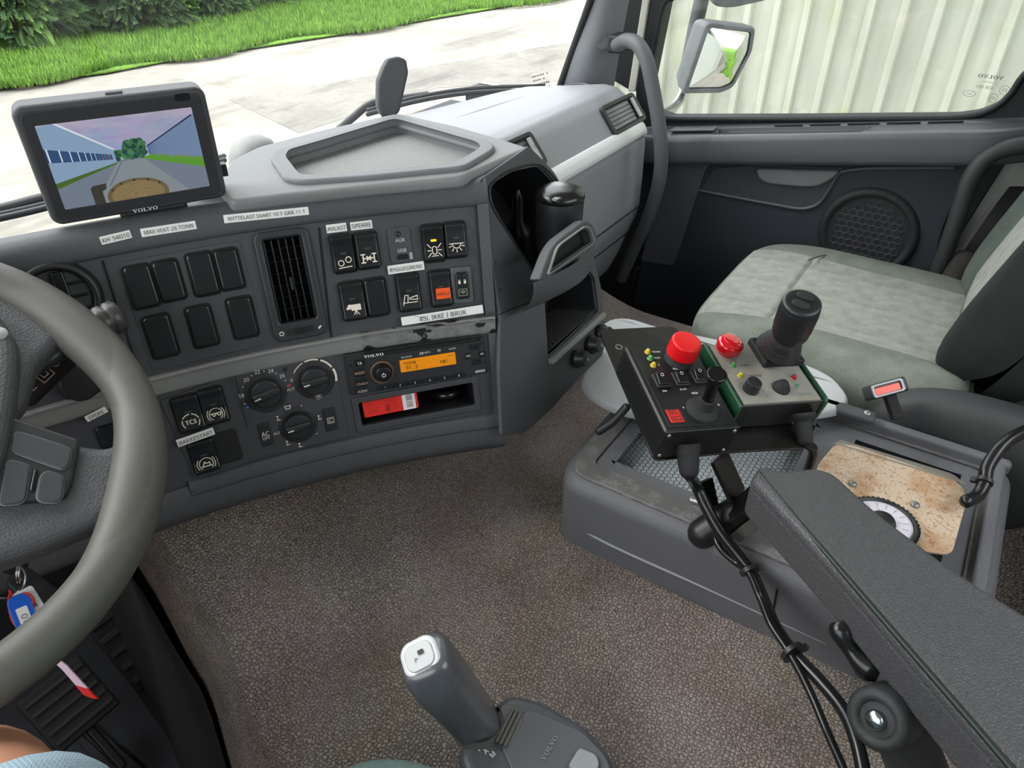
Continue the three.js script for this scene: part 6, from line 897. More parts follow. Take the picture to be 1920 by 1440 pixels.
  add('joystick_boot', loft(rings.map(([t, r]) => { const p = base.clone().lerp(boot, t), n = n1.clone().lerp(n2, t).normalize(), a = XU.clone().addScaledVector(n, -XU.dot(n)).normalize(), q = n.clone().cross(a); return Array.from({ length: 36 }, (_, i) => { const w = i / 36 * 2 * Math.PI; return p.clone().addScaledVector(a, Math.cos(w) * r).addScaledVector(q, Math.sin(w) * r); }); }), true), M(0x2b2c2e, { rough: 0.5 }), B, 'folded rubber joystick boot');
  const gd = tip.clone().sub(boot), gl = gd.length(); gd.normalize();
  const grip = add('joystick_grip', lathe([[0, -0.006], [0.009, -0.006], [0.012, -0.003], [0.0165, 0.002], [0.0185, 0.008], [0.0188, gl * 0.3], [0.0182, gl * 0.31], [0.0195, gl * 0.33], [0.0198, gl * 0.75], [0.0192, gl * 0.88], [0.0184, gl * 0.89], [0.0184, gl * 0.92], [0.019, gl * 0.93], [0.0182, gl * 0.99], [0.015, gl * 1.02], [0, gl * 1.02]], 44), M(0x1f2022, { rough: 0.4 }), B, 'round black joystick grip'); grip.position.copy(boot); grip.quaternion.setFromUnitVectors(V(0, 1, 0), gd);
  for (const x of [-0.0065, 0.0065]) add('grip_button', superell(0.005, 0.003, 0.009, 0.7, 0.8, 24, 14).translate(x, gl * 1.025, 0), MT.rubber, grip);
  const g0 = V(b.cx + b.w * 0.3, b.cy - b.h / 2, -d * 0.5).applyMatrix4(XM), gd2 = XV.clone().negate().addScaledVector(XN, -0.75).normalize(), gland = add('cable_gland', merge(lathe([[0.016, 0], [0.0165, 0.003], [0.015, 0.006], [0.011, 0.009], [0.0105, 0.012]], 24), new THREE.CylinderGeometry(0.0098, 0.0108, 0.018, 14).translate(0, 0.018, 0), lathe([[0, 0.038], [0.006, 0.038], [0.0088, 0.034], [0.0092, 0.026]], 20)), MT.rubber, B, 'black cable gland on the front'); gland.position.copy(g0); gland.quaternion.setFromUnitVectors(V(0, 1, 0), gd2);
  var gland2 = g0.clone().addScaledVector(gd2, 0.036);
}
{ // plate and bracket that carry the boxes
  const P = thing('mounting_plate', 'worn black steel plate and bracket under the control boxes', 'bracket'), d = -0.0465;
  const pts = [[1122, 619], [1262, 612], [1276, 624], [1420, 716], [1513, 830], [1506, 841], [1380, 848], [1226, 864]].map((p) => XL_(...p, d));
  const pl = put(add('plate', extr(roundShape(pts, 0.008), 0.003, 0.0008).translate(0, 0, d - 0.002), MT.plateBlack, P, 'scratched black steel plate'), XM);
  const h = XL_(1160, 652, d); add('bolt_hole', new THREE.TorusGeometry(0.0042, 0.0008, 8, 24).translate(h[0], h[1], d + 0.0012), MT.zinc, pl);
  const bar = (a, b, w, t, mat = MT.plateBlack) => { const u = b.clone().sub(a), l = u.length(); u.normalize(); const n = UPV.clone().addScaledVector(FWD, -0.8).normalize(); const v = n.clone().addScaledVector(u, -n.dot(u)).normalize(), s = u.clone().cross(v); return add('bracket_bar', new RoundedBoxGeometry(l, t, w, 2, 0.001).applyMatrix4(frame(a.clone().lerp(b, 0.5), u, v, s)), mat, P); };
  const a = at(1336, 850, 0.875), b = at(1352, 985, 0.905), c = at(1420, 935, 0.84);
  bar(at(1348, 856, 0.872), at(1382, 930, 0.882), 0.032, 0.006); bar(at(1322, 900, 0.895), at(1345, 1000, 0.905), 0.02, 0.006);
  bar(at(1372, 965, 0.875), at(1440, 915, 0.84), 0.03, 0.012); bar(at(1385, 1000, 0.885), at(1450, 955, 0.83), 0.022, 0.014, MT.leverDark);
  add('pivot_tube', tube([at(1318, 1000, 0.90), at(1340, 985, 0.895), at(1380, 960, 0.885)], 0.019, 8, 20), MT.metalBlack, P); add('pivot_bolt', tube([at(1298, 938, 0.905), at(1312, 942, 0.90)], 0.005, 6, 10), MT.zinc, P);
}
// ================================================================ ARMREST
{
  const A = thing('armrest', 'long black padded armrest with hinge and adjusting lever', 'armrest'), y = 0.722;
  const P = (p) => { const q = onY(p[0], p[1], y); return [q.x, -q.z]; };
  const outl = [[1408, 893, 0.01], [1426, 868, 0.008], [1470, 880, 0.01], [1530, 872, 0.01], [1566, 884, 0.012], [1640, 952, 0.04], [1800, 1072, 0.06], [1930, 1152], [2100, 1262], [2060, 1560], [1900, 1442], [1834, 1370], [1600, 1100]].map((p) => [...P(p), p[2]]);
  const s = roundShape(outl, 0.02, 6); add('pad', extr(s, 0.02, 0.009, 5).rotateX(-Math.PI / 2).translate(0, y - 0.02, 0), MT.armrest, A, 'black grained armrest pad'); add('pad_side', extr(s, 0.044, 0.006, 4).rotateX(-Math.PI / 2).translate(0, y - 0.0545, 0), MT.armrest, A, 'armrest side below the seam');
  add('piping', tube([[1424, 888], [1500, 980], [1606, 1104], [1720, 1236], [1838, 1372], [1906, 1452]].map((p) => onY(p[0], p[1], y - 0.0025)), 0.0028, 60, 8), M(0x202a24, { rough: 0.45 }), A, 'worn seam along the pad edge');
  add('adjusting_lever', loft((() => { const c = new THREE.CatmullRomCurve3([[1578, 1168], [1584, 1192], [1600, 1224], [1626, 1248], [1650, 1262]].map((p, i) => at(p[0], p[1], 0.685 - i * 0.006))); return Array.from({ length: 25 }, (_, i) => { const t = i / 24, p = c.getPoint(t), d = c.getTangent(t), a = FWD.clone().cross(d).normalize(), b = d.clone().cross(a), r = 0.0085 + 0.0022 * Math.sin(t * 10); return Array.from({ length: 18 }, (_, k) => { const w = k / 18 * 2 * Math.PI; return p.clone().addScaledVector(a, Math.cos(w) * r * 1.25).addScaledVector(b, Math.sin(w) * r); }); }); })(), true), MT.blackGloss, A, 'wavy black adjusting lever');
  const hc = at(1652, 1346, 0.63), hn = RGT.clone().multiplyScalar(-0.75).addScaledVector(FWD, -0.6).addScaledVector(UPV, 0.1).normalize(), hq = new THREE.Quaternion().setFromUnitVectors(V(0, 1, 0), hn);
  const hinge = add('hinge', lathe([[0, 0.008], [0.014, 0.008], [0.0155, 0.006], [0.0165, 0.011], [0.022, 0.011], [0.027, 0.006], [0.0275, -0.02], [0, -0.02]], 40), MT.seatPlastic, A, 'round black hinge cap'); hinge.position.copy(hc); hinge.quaternion.copy(hq);
  const bolt = add('hinge_bolt', lathe([[0, 0.016], [0.006, 0.0155], [0.0085, 0.012], [0.009, 0.007]], 24), MT.chrome, A, 'shiny domed hinge bolt'); bolt.position.copy(hc); bolt.quaternion.copy(hq);
  add('support', tube([hc.clone().addScaledVector(hn, -0.03), at(1720, 1440, 0.67), at(1770, 1540, 0.68)], 0.026, 12, 20), MT.seatPlastic, A);
}
// ================================================================ CABLES
{
  const cableM = M(0x18191a, { rough: 0.25 });
  const P = (l) => l.map(([x, y, d]) => at(x, y, d));
  tag(add('cable', tube([gland1, ...P([[1306, 912, 0.865], [1326, 955, 0.86], [1352, 1000, 0.852], [1388, 1046, 0.842], [1408, 1072, 0.834], [1434, 1130, 0.812], [1452, 1172, 0.795], [1488, 1224, 0.77], [1540, 1280, 0.74], [1580, 1330, 0.715], [1606, 1390, 0.69], [1622, 1460, 0.67]])], 0.0068, 140, 14), cableM), 'thick glossy black cable from the finned control box', 'cable', 'control box cables');
  tag(add('cable', tube(P([[1376, 1000, 0.9], [1352, 998, 0.88], [1342, 1008, 0.87], [1352, 1030, 0.86], [1384, 1058, 0.846], [1402, 1070, 0.83], [1424, 1118, 0.815], [1444, 1168, 0.79], [1480, 1224, 0.765], [1520, 1300, 0.73], [1550, 1370, 0.705], [1585, 1450, 0.685]]), 0.0042, 140, 12), cableM), 'thin black cable looping under the bracket', 'cable', 'control box cables');
  tag(add('cable', tube([gland2, ...P([[1524, 842, 0.885], [1519, 872, 0.905], [1508, 900, 0.93]])], 0.006, 40, 12), cableM), 'black cable from the joystick box behind the armrest', 'cable', 'control box cables');
  tag(add('cable', tube(P([[1812, 940, 0.86], [1832, 930, 0.87], [1846, 905, 0.88], [1850, 880, 0.885], [1866, 852, 0.89], [1890, 826, 0.9], [1940, 800, 0.92]]), 0.0078, 60, 14), cableM), 'thick black cable running up past the console end', 'cable', 'control box cables');
  const tie = (px, py, d, r, ax, label) => { const t = thing('cable_tie', label, 'cable tie', 'cable ties'), m = new THREE.Quaternion().setFromUnitVectors(V(0, 0, 1), ax); const o = add('band', new THREE.CylinderGeometry(r, r, 0.005, 20, 1).rotateX(Math.PI / 2), MT.black, t); o.position.copy(at(px, py, d)); o.quaternion.copy(m); const h = add('head', box(0.007, 0.006, 0.007, 0.001).translate(r + 0.002, 0, 0), MT.black, t); h.position.copy(o.position); h.quaternion.copy(m); };
  const dir = at(1434, 1130, 0.812).sub(at(1388, 1046, 0.842)).normalize(), dir2 = at(1540, 1280, 0.74).sub(at(1452, 1172, 0.795)).normalize();
  tie(1405, 1069, 0.834, 0.0115, dir, 'black cable tie round the upper cables'); tie(1486, 1223, 0.768, 0.0135, dir2, 'black cable tie with long tail near the armrest lever');
  tie(1846, 903, 0.88, 0.0095, at(1850, 880, 0.885).sub(at(1832, 930, 0.87)).normalize(), 'black cable tie on the cable at the console end');
}
// ================================================================ RUSTY PLATE WITH DIAL
{
  const R = thing('rusty_plate', 'bare rust spotted steel plate with a dial on the console', 'plate'), y = CT + 0.036;
  const T_RUST = tex((u, v) => { const n = fbm(u, v, 5, 5, 33), f = fbm(u, v, 60, 3, 34), sp = sstep(0.58, 0.72, f), k = sstep(0.4, 0.8, n); const c = [lerp(0.82, 0.74, k), lerp(0.76, 0.62, k), lerp(0.68, 0.5, k)]; return c.map((q, i) => q * (1 - sp * [0.14, 0.24, 0.3][i])); }, 512, 0.14, true);
  const m = M(0xfaf4ee, { rough: 0.5, map: T_RUST, metal: 0.1 }), P = (p) => { const q = onY(p[0], p[1], y); return [q.x, -q.z]; };
  const pts = [[1532, 872, 0.01], [1566, 832, 0.012], [1600, 834], [1800, 903, 0.02], [1814, 935], [1785, 1040], [1560, 1010], [1528, 920]].map((p) => [...P(p), p[2]]);
  add('plate', extr(roundShape(pts, 0.012), 0.003, 0.0008).rotateX(-Math.PI / 2).translate(0, y - 0.003, 0), m, R, 'brownish rust spotted plate');
  // bent up lip along the far edge
  const a = onY(1566, 832, y), b = onY(1812, 908, y); add('lip', grid((u, v) => { const p = a.clone().lerp(b, u), w = 0.022 * Math.min(1, sstep(0, 0.07, u) + 0.25) * (1 - 0.6 * sstep(0.93, 1, u)); return p.add(V(w * v - 0.001, 0.0002 - 0.006 * v * v, -0.004 * v)); }, 20, 6, (u, v, q) => [q.x, q.z]), M(0x9b948a, { rough: 0.45, metal: 0.4, side: THREE.DoubleSide }), R, 'bent grey lip of the plate');
  for (const [x, z] of [[0.80, 0.01], [0.86, 0.09]]) add('spacer', new THREE.CylinderGeometry(0.006, 0.006, 0.05, 12).translate(x, y - 0.028, z), MT.zinc, R);
  const c = onY(1650, 985, y), D2 = thing('dial', 'round dial with white scale and black toothed rim', 'dial'), r = 0.040;
  const put2 = (o) => { o.position.set(c.x, y + 0.0005, c.z); return o; };
  put2(add('rim', merge(lathe([[r * 0.86, 0.006], [r * 0.9, 0.009], [r * 0.97, 0.008], [r, 0.004], [r, 0], [0, 0]], 48), ...Array.from({ length: 44 }, (_, i) => new THREE.BoxGeometry(0.003, 0.007, 0.003).translate(r, 0.0035, 0).rotateY(i / 44 * 2 * Math.PI))), MT.black, D2));
  put2(add('scale', lathe([[0, 0.0055], [r * 0.84, 0.0055], [r * 0.87, 0.006], [r * 0.87, 0.004]], 48), M(0xdcd9e2, { rough: 0.4 }), D2, 'white dial scale'));
  const dm = frame(V(c.x, y + 0.0066, c.z), V(1, 0, 0), V(0, 0, -1), V(0, 1, 0)); decal('markings', r * 1.74, r * 1.74, 7000, (g, w) => { g.strokeStyle = '#2a2a30'; g.lineWidth = 4; arc(g, w / 2, w / 2, w * 0.485); for (let k = 0; k < 16; k++) { const t = k / 16 * 6.283; ln(g, w / 2 + Math.cos(t) * w * 0.33, w / 2 + Math.sin(t) * w * 0.33, w / 2 + Math.cos(t) * w * 0.43, w / 2 + Math.sin(t) * w * 0.43); if (k % 2) txt(g, String(k), w / 2 + Math.cos(t) * w * 0.27, w / 2 + Math.sin(t) * w * 0.27, w * 0.05, '#2a2a30'); } }, D2, dm);
  put2(add('hub', lathe([[0, 0.013], [r * 0.3, 0.012], [r * 0.36, 0.009], [r * 0.4, 0.0055]], 32), MT.black, D2));
  for (const [px, py] of [[1598, 909], [1715, 948]]) { const q = onY(px, py, y), t = add('screw', merge(lathe([[0, 0.0042], [0.0028, 0.004], [0.0048, 0.003], [0.005, 0]], 24), new THREE.BoxGeometry(0.008, 0.0006, 0.0008).translate(0, 0.0042, 0)), MT.zinc, R, 'slotted zinc screw'); t.position.set(q.x, y, q.z); }
}

// ================================================================ PASSENGER SEAT, BELT, BUCKLE
{
  const S = thing('passenger_seat', 'grey green cloth passenger seat with woven centre panels', 'seat');
  const cx = 1.302, cy = 0.545, cz = -0.135, A = 0.236, B = 0.066, C = 0.228, e1 = 0.34, e2 = 0.4;
  const topY = (x, z) => { const q = (Math.abs((x - cx) / A) ** (2 / e2) + Math.abs((z - cz) / C) ** (2 / e2)) ** (e2 / e1); return cy + B * Math.max(0, 1 - q) ** (e1 / 2); };
  const bol = (x, z) => 0.012 * sstep(0.11, 0.17, Math.abs(x - cx)) * (1 - sstep(0.19, 0.236, Math.abs(x - cx))) * sstep(-0.36, -0.2, z);
  const cg = superell(A, B, C, e1, e2, 80, 48); { const p = cg.attributes.position; for (let i = 0; i < p.count; i++) { const x = p.getX(i) + cx, z = p.getZ(i) + cz, y = p.getY(i); p.setXYZ(i, x, y + cy + (y > 0 ? bol(x, z) : 0), z); } cg.computeVertexNormals(); }
  add('cushion', cg, MT.seatSide, S, 'plain cloth cushion bolsters');
  const xl = (z) => lerp(1.150, 1.175, sstep(-0.34, -0.1, z)) - 0.01, xr = (z) => lerp(1.452, 1.44, sstep(-0.34, -0.1, z));
  const panel = (za, zb, k) => grid((u, v) => { const z = lerp(za, zb, v), x = lerp(xl(z), xr(z), u), edge = Math.min(u, 1 - u, v, 1 - v); return V(x, topY(x, z) + bol(x, z) - 0.0005 + 0.0035 * sstep(0, 0.03, edge), z); }, 40, 30, (u, v, q) => [q.x, q.z + k]);
  add('seat_panel', panel(-0.352, -0.2315, 0.01), MT.seatMid, S, 'woven front seat panel'); add('seat_panel', panel(-0.2295, 0.06, 0), MT.seatMid, S, 'woven main seat panel');
  add('piping', tube([1.07, 1.073, 1.078, 1.085].map((x, i) => V(x - 0.004, cy + 0.02, [-0.3, -0.2, -0.05, 0.06][i])), 0.002, 30, 6), M(0x4d5653, { rough: 0.9 }), S);
  add('piping', tube([V(1.40, topY(1.42, -0.2) + 0.016, -0.232), V(1.46, topY(1.46, -0.2) + 0.010, -0.21), V(1.505, topY(1.5, -0.2) + 0.003, -0.16)], 0.0012, 16, 6), M(0x4d5653, { rough: 0.9 }), S);
  add('skirt', box(0.40, 0.34, 0.38, 0.03).translate(cx, 0.34, -0.10), MT.seatDark, S, 'dark cloth skirt under the cushion');
  // backrest, leaning back
  const bm = new THREE.Matrix4().makeTranslation(cx + 0.022, 0.585, 0.10).multiply(new THREE.Matrix4().makeRotationX(0.30)), bg = superell(0.206, 0.36, 0.075, 0.36, 0.5, 72, 44);
  { const p = bg.attributes.position; for (let i = 0; i < p.count; i++) { const x = p.getX(i), y = p.getY(i), z = p.getZ(i); p.setXYZ(i, x, y + 0.34, z - (z < 0 ? 0.03 * sstep(0.1, 0.165, Math.abs(x)) * (1 - sstep(0.175, 0.206, Math.abs(x))) : 0)); } bg.computeVertexNormals(); }
  const cut = (front) => { const g = bg.clone(), ix = [], p = bg.attributes.position, I = bg.index.array; for (let i = 0; i < I.length; i += 3) { const col = Math.min(I[i] % 73, I[i + 1] % 73, I[i + 2] % 73); if ((col >= 39 && col < 61) === front) ix.push(I[i], I[i + 1], I[i + 2]); } g.setIndex(ix); return g; };
  put(add('backrest', cut(true), MT.seatBack, S, 'green grey cloth backrest front with bolsters'), bm); put(add('back_cover', cut(false), MT.seatDark, S, 'black cloth side and rear of the backrest'), bm);
  put(add('back_panel', grid((u, v) => { const x = lerp(-0.115, 0.115, u), y = lerp(0.03, 0.62, v), e = Math.min(u, 1 - u, v, 1 - v); const q = (Math.abs(x / 0.238) ** 4) ** (0.5 / 0.36), yy = (y - 0.34) / 0.36; const d = 0.075 * Math.max(0, 1 - Math.abs(yy) ** (2 / 0.36)) ** 0.18 * Math.max(0, 1 - Math.abs(x / 0.206) ** 4) ** 0.25; return V(x, y, -d - 0.001 - 0.004 * sstep(0, 0.06, e)); }, 30, 40, (u, v, q) => [q.x, q.y]), MT.seatMid, S, 'woven backrest panel'), bm);
  add('recliner_cover', superell(0.045, 0.12, 0.2, 0.7, 0.6, 44, 30).translate(1.045, 0.525, 0.165), MT.seatPlastic, S, 'black plastic recliner cover');
  add('base', box(0.3, 0.3, 0.34, 0.02).translate(cx, 0.19, -0.08), MT.seatPlastic, S);
}
{
  const K = thing('belt_buckle', 'seat belt buckle with red release button beside the seat', 'buckle'), P = at(1664, 728, 1.0), u = at(1695, 720, 1.0).sub(at(1635, 736, 1.0)).normalize(), n = CAM.clone().sub(P).normalize(), v = n.clone().cross(u).normalize(), m = frame(P, u, v, u.clone().cross(v));
  put(add('body', box(0.05, 0.021, 0.032, 0.004).translate(0.004, 0, -0.016), MT.black, K), m);
  put(add('frame', (() => { const s = rshape(0.045, 0.0185, 0.004); s.holes.push(new THREE.Path(rshape(0.037, 0.0115, 0.002).getPoints(4))); return extr(s, 0.003, 0.001); })(), M(0x85888a, { rough: 0.3, metal: 0.5 }), K, 'shiny buckle frame'), m);
  put(add('release_button', plate(0.035, 0.010, 0.0028, 0.002, 0.0008).translate(-0.001, -0.0012, 0), M(0xf26a5c, { rough: 0.4 }), K, 'red release button'), m);
  put(add('stem', box(0.016, 0.05, 0.012, 0.003).translate(0.014, -0.02, -0.03), MT.belt, K), m);
}
{
  const B = thing('seat_belt', 'black seat belt running down beside the passenger backrest', 'seat belt');
  const L = [[1925, 308, 1.37], [1862, 392, 1.385], [1800, 484, 1.40], [1772, 540, 1.41]].map((p) => at(...p)), R = [[1985, 376, 1.335], [1918, 446, 1.345], [1846, 536, 1.36], [1812, 596, 1.37]].map((p) => at(...p));
  const cl = new THREE.CatmullRomCurve3(L), cr = new THREE.CatmullRomCurve3(R);
  add('webbing', loft(Array.from({ length: 25 }, (_, i) => { const a = cl.getPoint(i / 24), b = cr.getPoint(i / 24), n = FWD.clone().multiplyScalar(0.002); return [a.clone(), b.clone(), b.clone().add(n), a.clone().add(n)]; })), MT.belt, B, 'black woven webbing');
  add('sleeve', tube([at(1808, 490, 1.39), at(1784, 532, 1.40), at(1770, 566, 1.40)], 0.022, 12, 14).clone(), M(0x2c2a27, { rough: 0.8, bump: T_WEAVE, bs: 0.001 }), B, 'ribbed sleeve at the belt end');
}
// ================================================================ DOOR, PILLAR, SIDE GLASS
const sillY = (z) => 0.767 + 0.178 * (z + 0.65);
{
  const dz = (px, py, X = XR) => { const q = onX(px, py, X); return [q.z, q.y]; };
  const DM = (X) => frame(V(X, 0, 0), V(0, 0, 1), V(0, 1, 0), V(-1, 0, 0));
  const D1 = new THREE.Group(); D1.name = 'door_1'; D1.userData = { kind: 'structure', label: 'passenger door with window, speaker and pull handle' }; scene.add(D1);
  const hole = [dz(1364, -600), dz(1243, 0), dz(1220, 118), dz(1208, 178), dz(1212, 200), dz(1226, 216), dz(1250, 224), dz(1500, 224.5), dz(1790, 223), dz(1835, 217), dz(1872, 200), dz(1898, 175), dz(1918, 140), [0.062, 1.02], [0.075, 1.2], [0.07, 1.56], [-0.1, 1.62]];
  const s = pshape([[-0.86, 0.1], [-0.06, 0.1], [-0.02, 0.55], [0.03, 0.82], [0.10, 0.93], [0.14, 1.1], [0.14, 1.72], [-0.62, 1.72], dz(1320, -600), dz(1218, 0), dz(1190, 165), dz(1190, 215)]); s.holes.push(new THREE.Path(roundShape(hole, 0.01).getPoints()));
  put(add('door_shell', extr(s, 0.055, 0.003), MT.seal, D1), DM(XR + 0.06));
  add('window_seal', tube(roundShape(hole.slice(1, 15), 0.02, 3).getPoints().map((p) => V(XR + 0.004, p.y, p.x)), 0.006, 160, 8, false), MT.seal, D1);
  add('window_pane', new THREE.BoxGeometry(0.004, 0.98, 0.86).translate(XR + 0.03, 1.18, -0.30), paneM, D1).castShadow = false;
  // printed mark on the glass, mirrored from inside
  { const c = onX(1850, 165, XR + 0.026); decal('glass_mark', 0.075, 0.05, 5000, (g, w, h) => { g.save(); g.translate(w, 0); g.scale(-1, 1); const c2 = 'rgba(40,42,44,0.85)'; g.save(); g.translate(w * 0.5, h * 0.12); g.scale(1.4, 1); txt(g, 'VOLVO', 0, 0, h * 0.16, c2, 'serif', 'bold'); g.restore(); txt(g, '43R-001', w * 0.55, h * 0.48, h * 0.15, c2); txt(g, 'E5', w * 0.12, h * 0.5, h * 0.15, c2); g.strokeStyle = c2; g.lineWidth = 3; arc(g, w * 0.12, h * 0.5, h * 0.15); txt(g, 'TEMPERED', w * 0.5, h * 0.3, h * 0.07, c2); txt(g, '202', w * 0.3, h * 0.8, h * 0.12, c2); arc(g, w * 0.3, h * 0.8, h * 0.14); g.beginPath(); g.ellipse(w * 0.82, h * 0.75, w * 0.13, h * 0.1, 0, 0, 7); g.stroke(); txt(g, 'DOT', w * 0.82, h * 0.76, h * 0.1, c2); g.restore(); }, D1, frame(c, V(0, 0, 1), V(0, 1, 0), V(-1, 0, 0)), 0.6); }
  // sill ledge and upper trim swept along the door, with a pocket in the ledge
  const z1 = onX(1340, 262, 1.55).z, z2 = onX(1612, 262, 1.55).z;
  const prof = [[1.602, 0.002], [1.592, 0.0], [1.586, -0.002], [1.583, -0.002], [1.582, -0.002], [1.55, -0.004], [1.549, -0.004], [1.540, -0.0045], [1.533, -0.008], [1.530, -0.018], [1.529, -0.04], [1.53, -0.056], [1.535, -0.066], [1.55, -0.071], [1.60, -0.074]];
  const zl = [], zz = (a, b, n) => { for (let i = 0; i <= n; i++) zl.push(lerp(a, b, i / n)); }; zz(-0.78, z1 - 0.004, 10); zz(z1, z2, 14); zz(z2 + 0.004, 0.07, 16);
  const bend = (z) => 0.05 * sstep(-0.6, -0.8, z) + 0.035 * sstep(-0.02, 0.09, z);
  add('upper_trim', grid((u, v) => { const z = zl[Math.round(u * (zl.length - 1))], i = Math.round((1 - v) * (prof.length - 1)), [x, y] = prof[i], pk = z >= z1 - 1e-6 && z <= z2 + 1e-6 && i >= 4 && i <= 5; return V(Math.min(1.603, x + bend(z)), sillY(z) + y - (pk ? 0.03 : 0), z); }, zl.length - 1, prof.length - 1, (u, v, q) => [q.z, q.y + q.x]), MT.doorTrim, D1, 'grey upper door trim with a pocket');
  [[1450, 1503], [1515, 1573], [1585, 1645], [1657, 1721], [1733, 1800]].forEach(([a, b], i) => { const A = onX(a, 246 + i * 0.6, 1.588), Bq = onX(b, 246 + i * 0.7, 1.588); add('defrost_slot', box(0.004, 0.0025, Bq.z - A.z, 0.001, 1).rotateX(-0.176).translate(1.5885, sillY((A.z + Bq.z) / 2) + 0.0005, (A.z + Bq.z) / 2), MT.seam, D1).rotation.x = 0; });
  const lk = onX(1384, 268, 1.556); add('lock_pin', superell(0.006, 0.012, 0.009, 0.6, 0.6, 20, 14).translate(1.556, lk.y + 0.004, lk.z), M(0x9b9d9d), D1, 'pale grey lock pin');
  const lp = onX(1290, 252, 1.562); add('corner_plate', box(0.03, 0.004, 0.1, 0.0015).rotateX(-0.17).translate(1.566, sillY(lp.z) + 0.004, lp.z + 0.01), MT.doorTrim, D1);
  // lower panels
  const dp = (name, pts, X, t, mat, r, label, b = 0.003) => put(add(name, extr(roundShape(pts.map((p) => dz(p[0], p[1], X - t)), r), t, b), mat, D1, label), DM(X));
  dp('lower_panel', [[1238, 262], [1420, 300], [1620, 306], [1800, 300], [1835, 292], [1770, 420], [1735, 560], [1500, 640], [1180, 620], [1205, 480]], 1.60, 0.012, MT.door, 0.02, 'dark blue grey lower door panel');
  dp('front_trim', [[1268, 262], [1400, 282], [1345, 296], [1322, 318], [1304, 372], [1262, 500], [1200, 490]], 1.59, 0.010, MT.doorTrim, 0.012, 'dark grey trim piece at the front of the door');
  dp('pull_recess', [[1338, 316], [1420, 308], [1585, 314], [1560, 350], [1534, 382], [1508, 391], [1450, 384], [1312, 357]], 1.589, 0.004, M(0x3b3d42, { rough: 0.55, bump: T_GRAIN, bs: 0.0002 }), 0.012, 'recess of the door pull');
  const ridge = [[1312, 357], [1380, 370], [1450, 383], [1508, 391], [1534, 382], [1556, 352], [1572, 326], [1600, 318], [1790, 314]].map((p) => onX(...p, 1.584)); add('panel_ridge', tube(ridge, 0.004, 80, 8), MT.doorTrim, D1, 'moulded ridge below the door pull');
  dp('pull_handle', [[1416, 317], [1575, 321], [1558, 338], [1532, 351], [1500, 352], [1436, 345], [1420, 334]], 1.586, 0.016, M(0x77787a, { rough: 0.5, bump: T_GRAIN, bs: 0.0002 }), 0.016, 'pale grey door pull', 0.006);
  // speaker grille
  const sp = onX(1625, 440, 1.583), gr = put(add('speaker_ring', latheZ([[0.0, 0.004], [0.077, 0.004], [0.08, 0.008], [0.086, 0.011], [0.094, 0.009], [0.099, 0]], 64), M(0x222427, { rough: 0.6 }), D1, 'round speaker surround'), DM(1.59).multiply(new THREE.Matrix4().makeTranslation(sp.z, sp.y, 0)));
  const R = 0.0075; for (let j = -9; j <= 9; j++) for (let i = -6; i <= 6; i++) { const x = (i + (j & 1 ? 0.5 : 0)) * R * 2, y = j * R * 1.73; if (Math.hypot(x, y) < 0.068) add('grille_cell', new THREE.TorusGeometry(R, 0.0008, 4, 6).rotateZ(Math.PI / 6).translate(x, y, 0.0048), MT.doorTrim, gr); }
  dp('kick_panel', [[1190, 500], [1262, 505], [1500, 640], [1490, 760], [1150, 700]], 1.60, 0.006, MT.deep, 0.02);
  // frame strips between pillar and door
  const st = (name, pts, X, mat, t = 0.03) => struct(put(add(name, extr(pshape(pts.map((p) => dz(p[0], p[1], X - t))), t, 0.002), mat), DM(X)));
  st('trim_2', [[1177, 172], [1190, 172], [1216, 0], [1320, -600], [1311, -600], [1204, 0]], 1.63, MT.frameCream).userData.label = 'cream painted door frame';
  st('trim_3', [[1148, 150], [1178, 168], [1206, 0], [1312, -600], [1262, -600], [1176, 0]], 1.66, MT.seal, 0.03).userData.label = 'dark rubber door seal';
  // pillar trim
  const e0 = [onX(1050, 163, 1.52), onX(1108, 0, 1.52)], e1 = [onX(1154, 150, 1.585), onX(1180, 0, 1.585)], ex = (e, t) => e[0].clone().lerp(e[1], t);
  struct(add('trim_4', grid((u, v) => { const t = lerp(-0.3, 4.6, v), a = ex(e0, t), b = ex(e1, t), p = a.lerp(b, u), k = Math.sin(u * Math.PI); return p.add(V(-0.022 * k, 0, 0.012 * k)).add(V(-0.012, 0, 0).multiplyScalar(gaus(u, t, { x: 0.55, z: 0.4 }, 0.5, 0.4))); }, 16, 50, (u, v, q) => [q.z, q.y]), MT.pillar), 'grey windscreen pillar trim');
  struct(add('trim_5', tube([ex(e0, -0.3), ex(e0, 2), ex(e0, 4.6)], 0.009, 20, 8), MT.seal), 'black windscreen edge seal');
  const pc = onPlane(1130, 79, ex(e0, 0.5).lerp(ex(e1, 0.5), 0.4).add(V(-0.024, 0, 0.014)), V(-0.8, 0.1, 0.6).normalize()); const cap = tag(add('cap_plug', latheZ([[0, 0.0008], [0.0125, 0.0012], [0.0135, 0.0002], [0.014, 0]], 32), MT.pillar), 'round grey screw cap on the windscreen pillar', 'cap'); cap.position.copy(pc).add(V(-0.004, 0, 0.003)); cap.lookAt(cap.position.clone().add(V(-0.8, 0.1, 0.6)));
  // cab side behind the door
  const w = (n, x0, x1, y0, y1, za, zb, m, l) => struct(add(n, new THREE.BoxGeometry(x1 - x0, y1 - y0, zb - za).translate((x0 + x1) / 2, (y0 + y1) / 2, (za + zb) / 2), m), l);
  w('wall_right', XR + 0.01, XR + 0.07, 0, CEIL, 0.14, ZB, M(0x9a9c98, { rough: 0.8 }), 'cab side behind the passenger door');
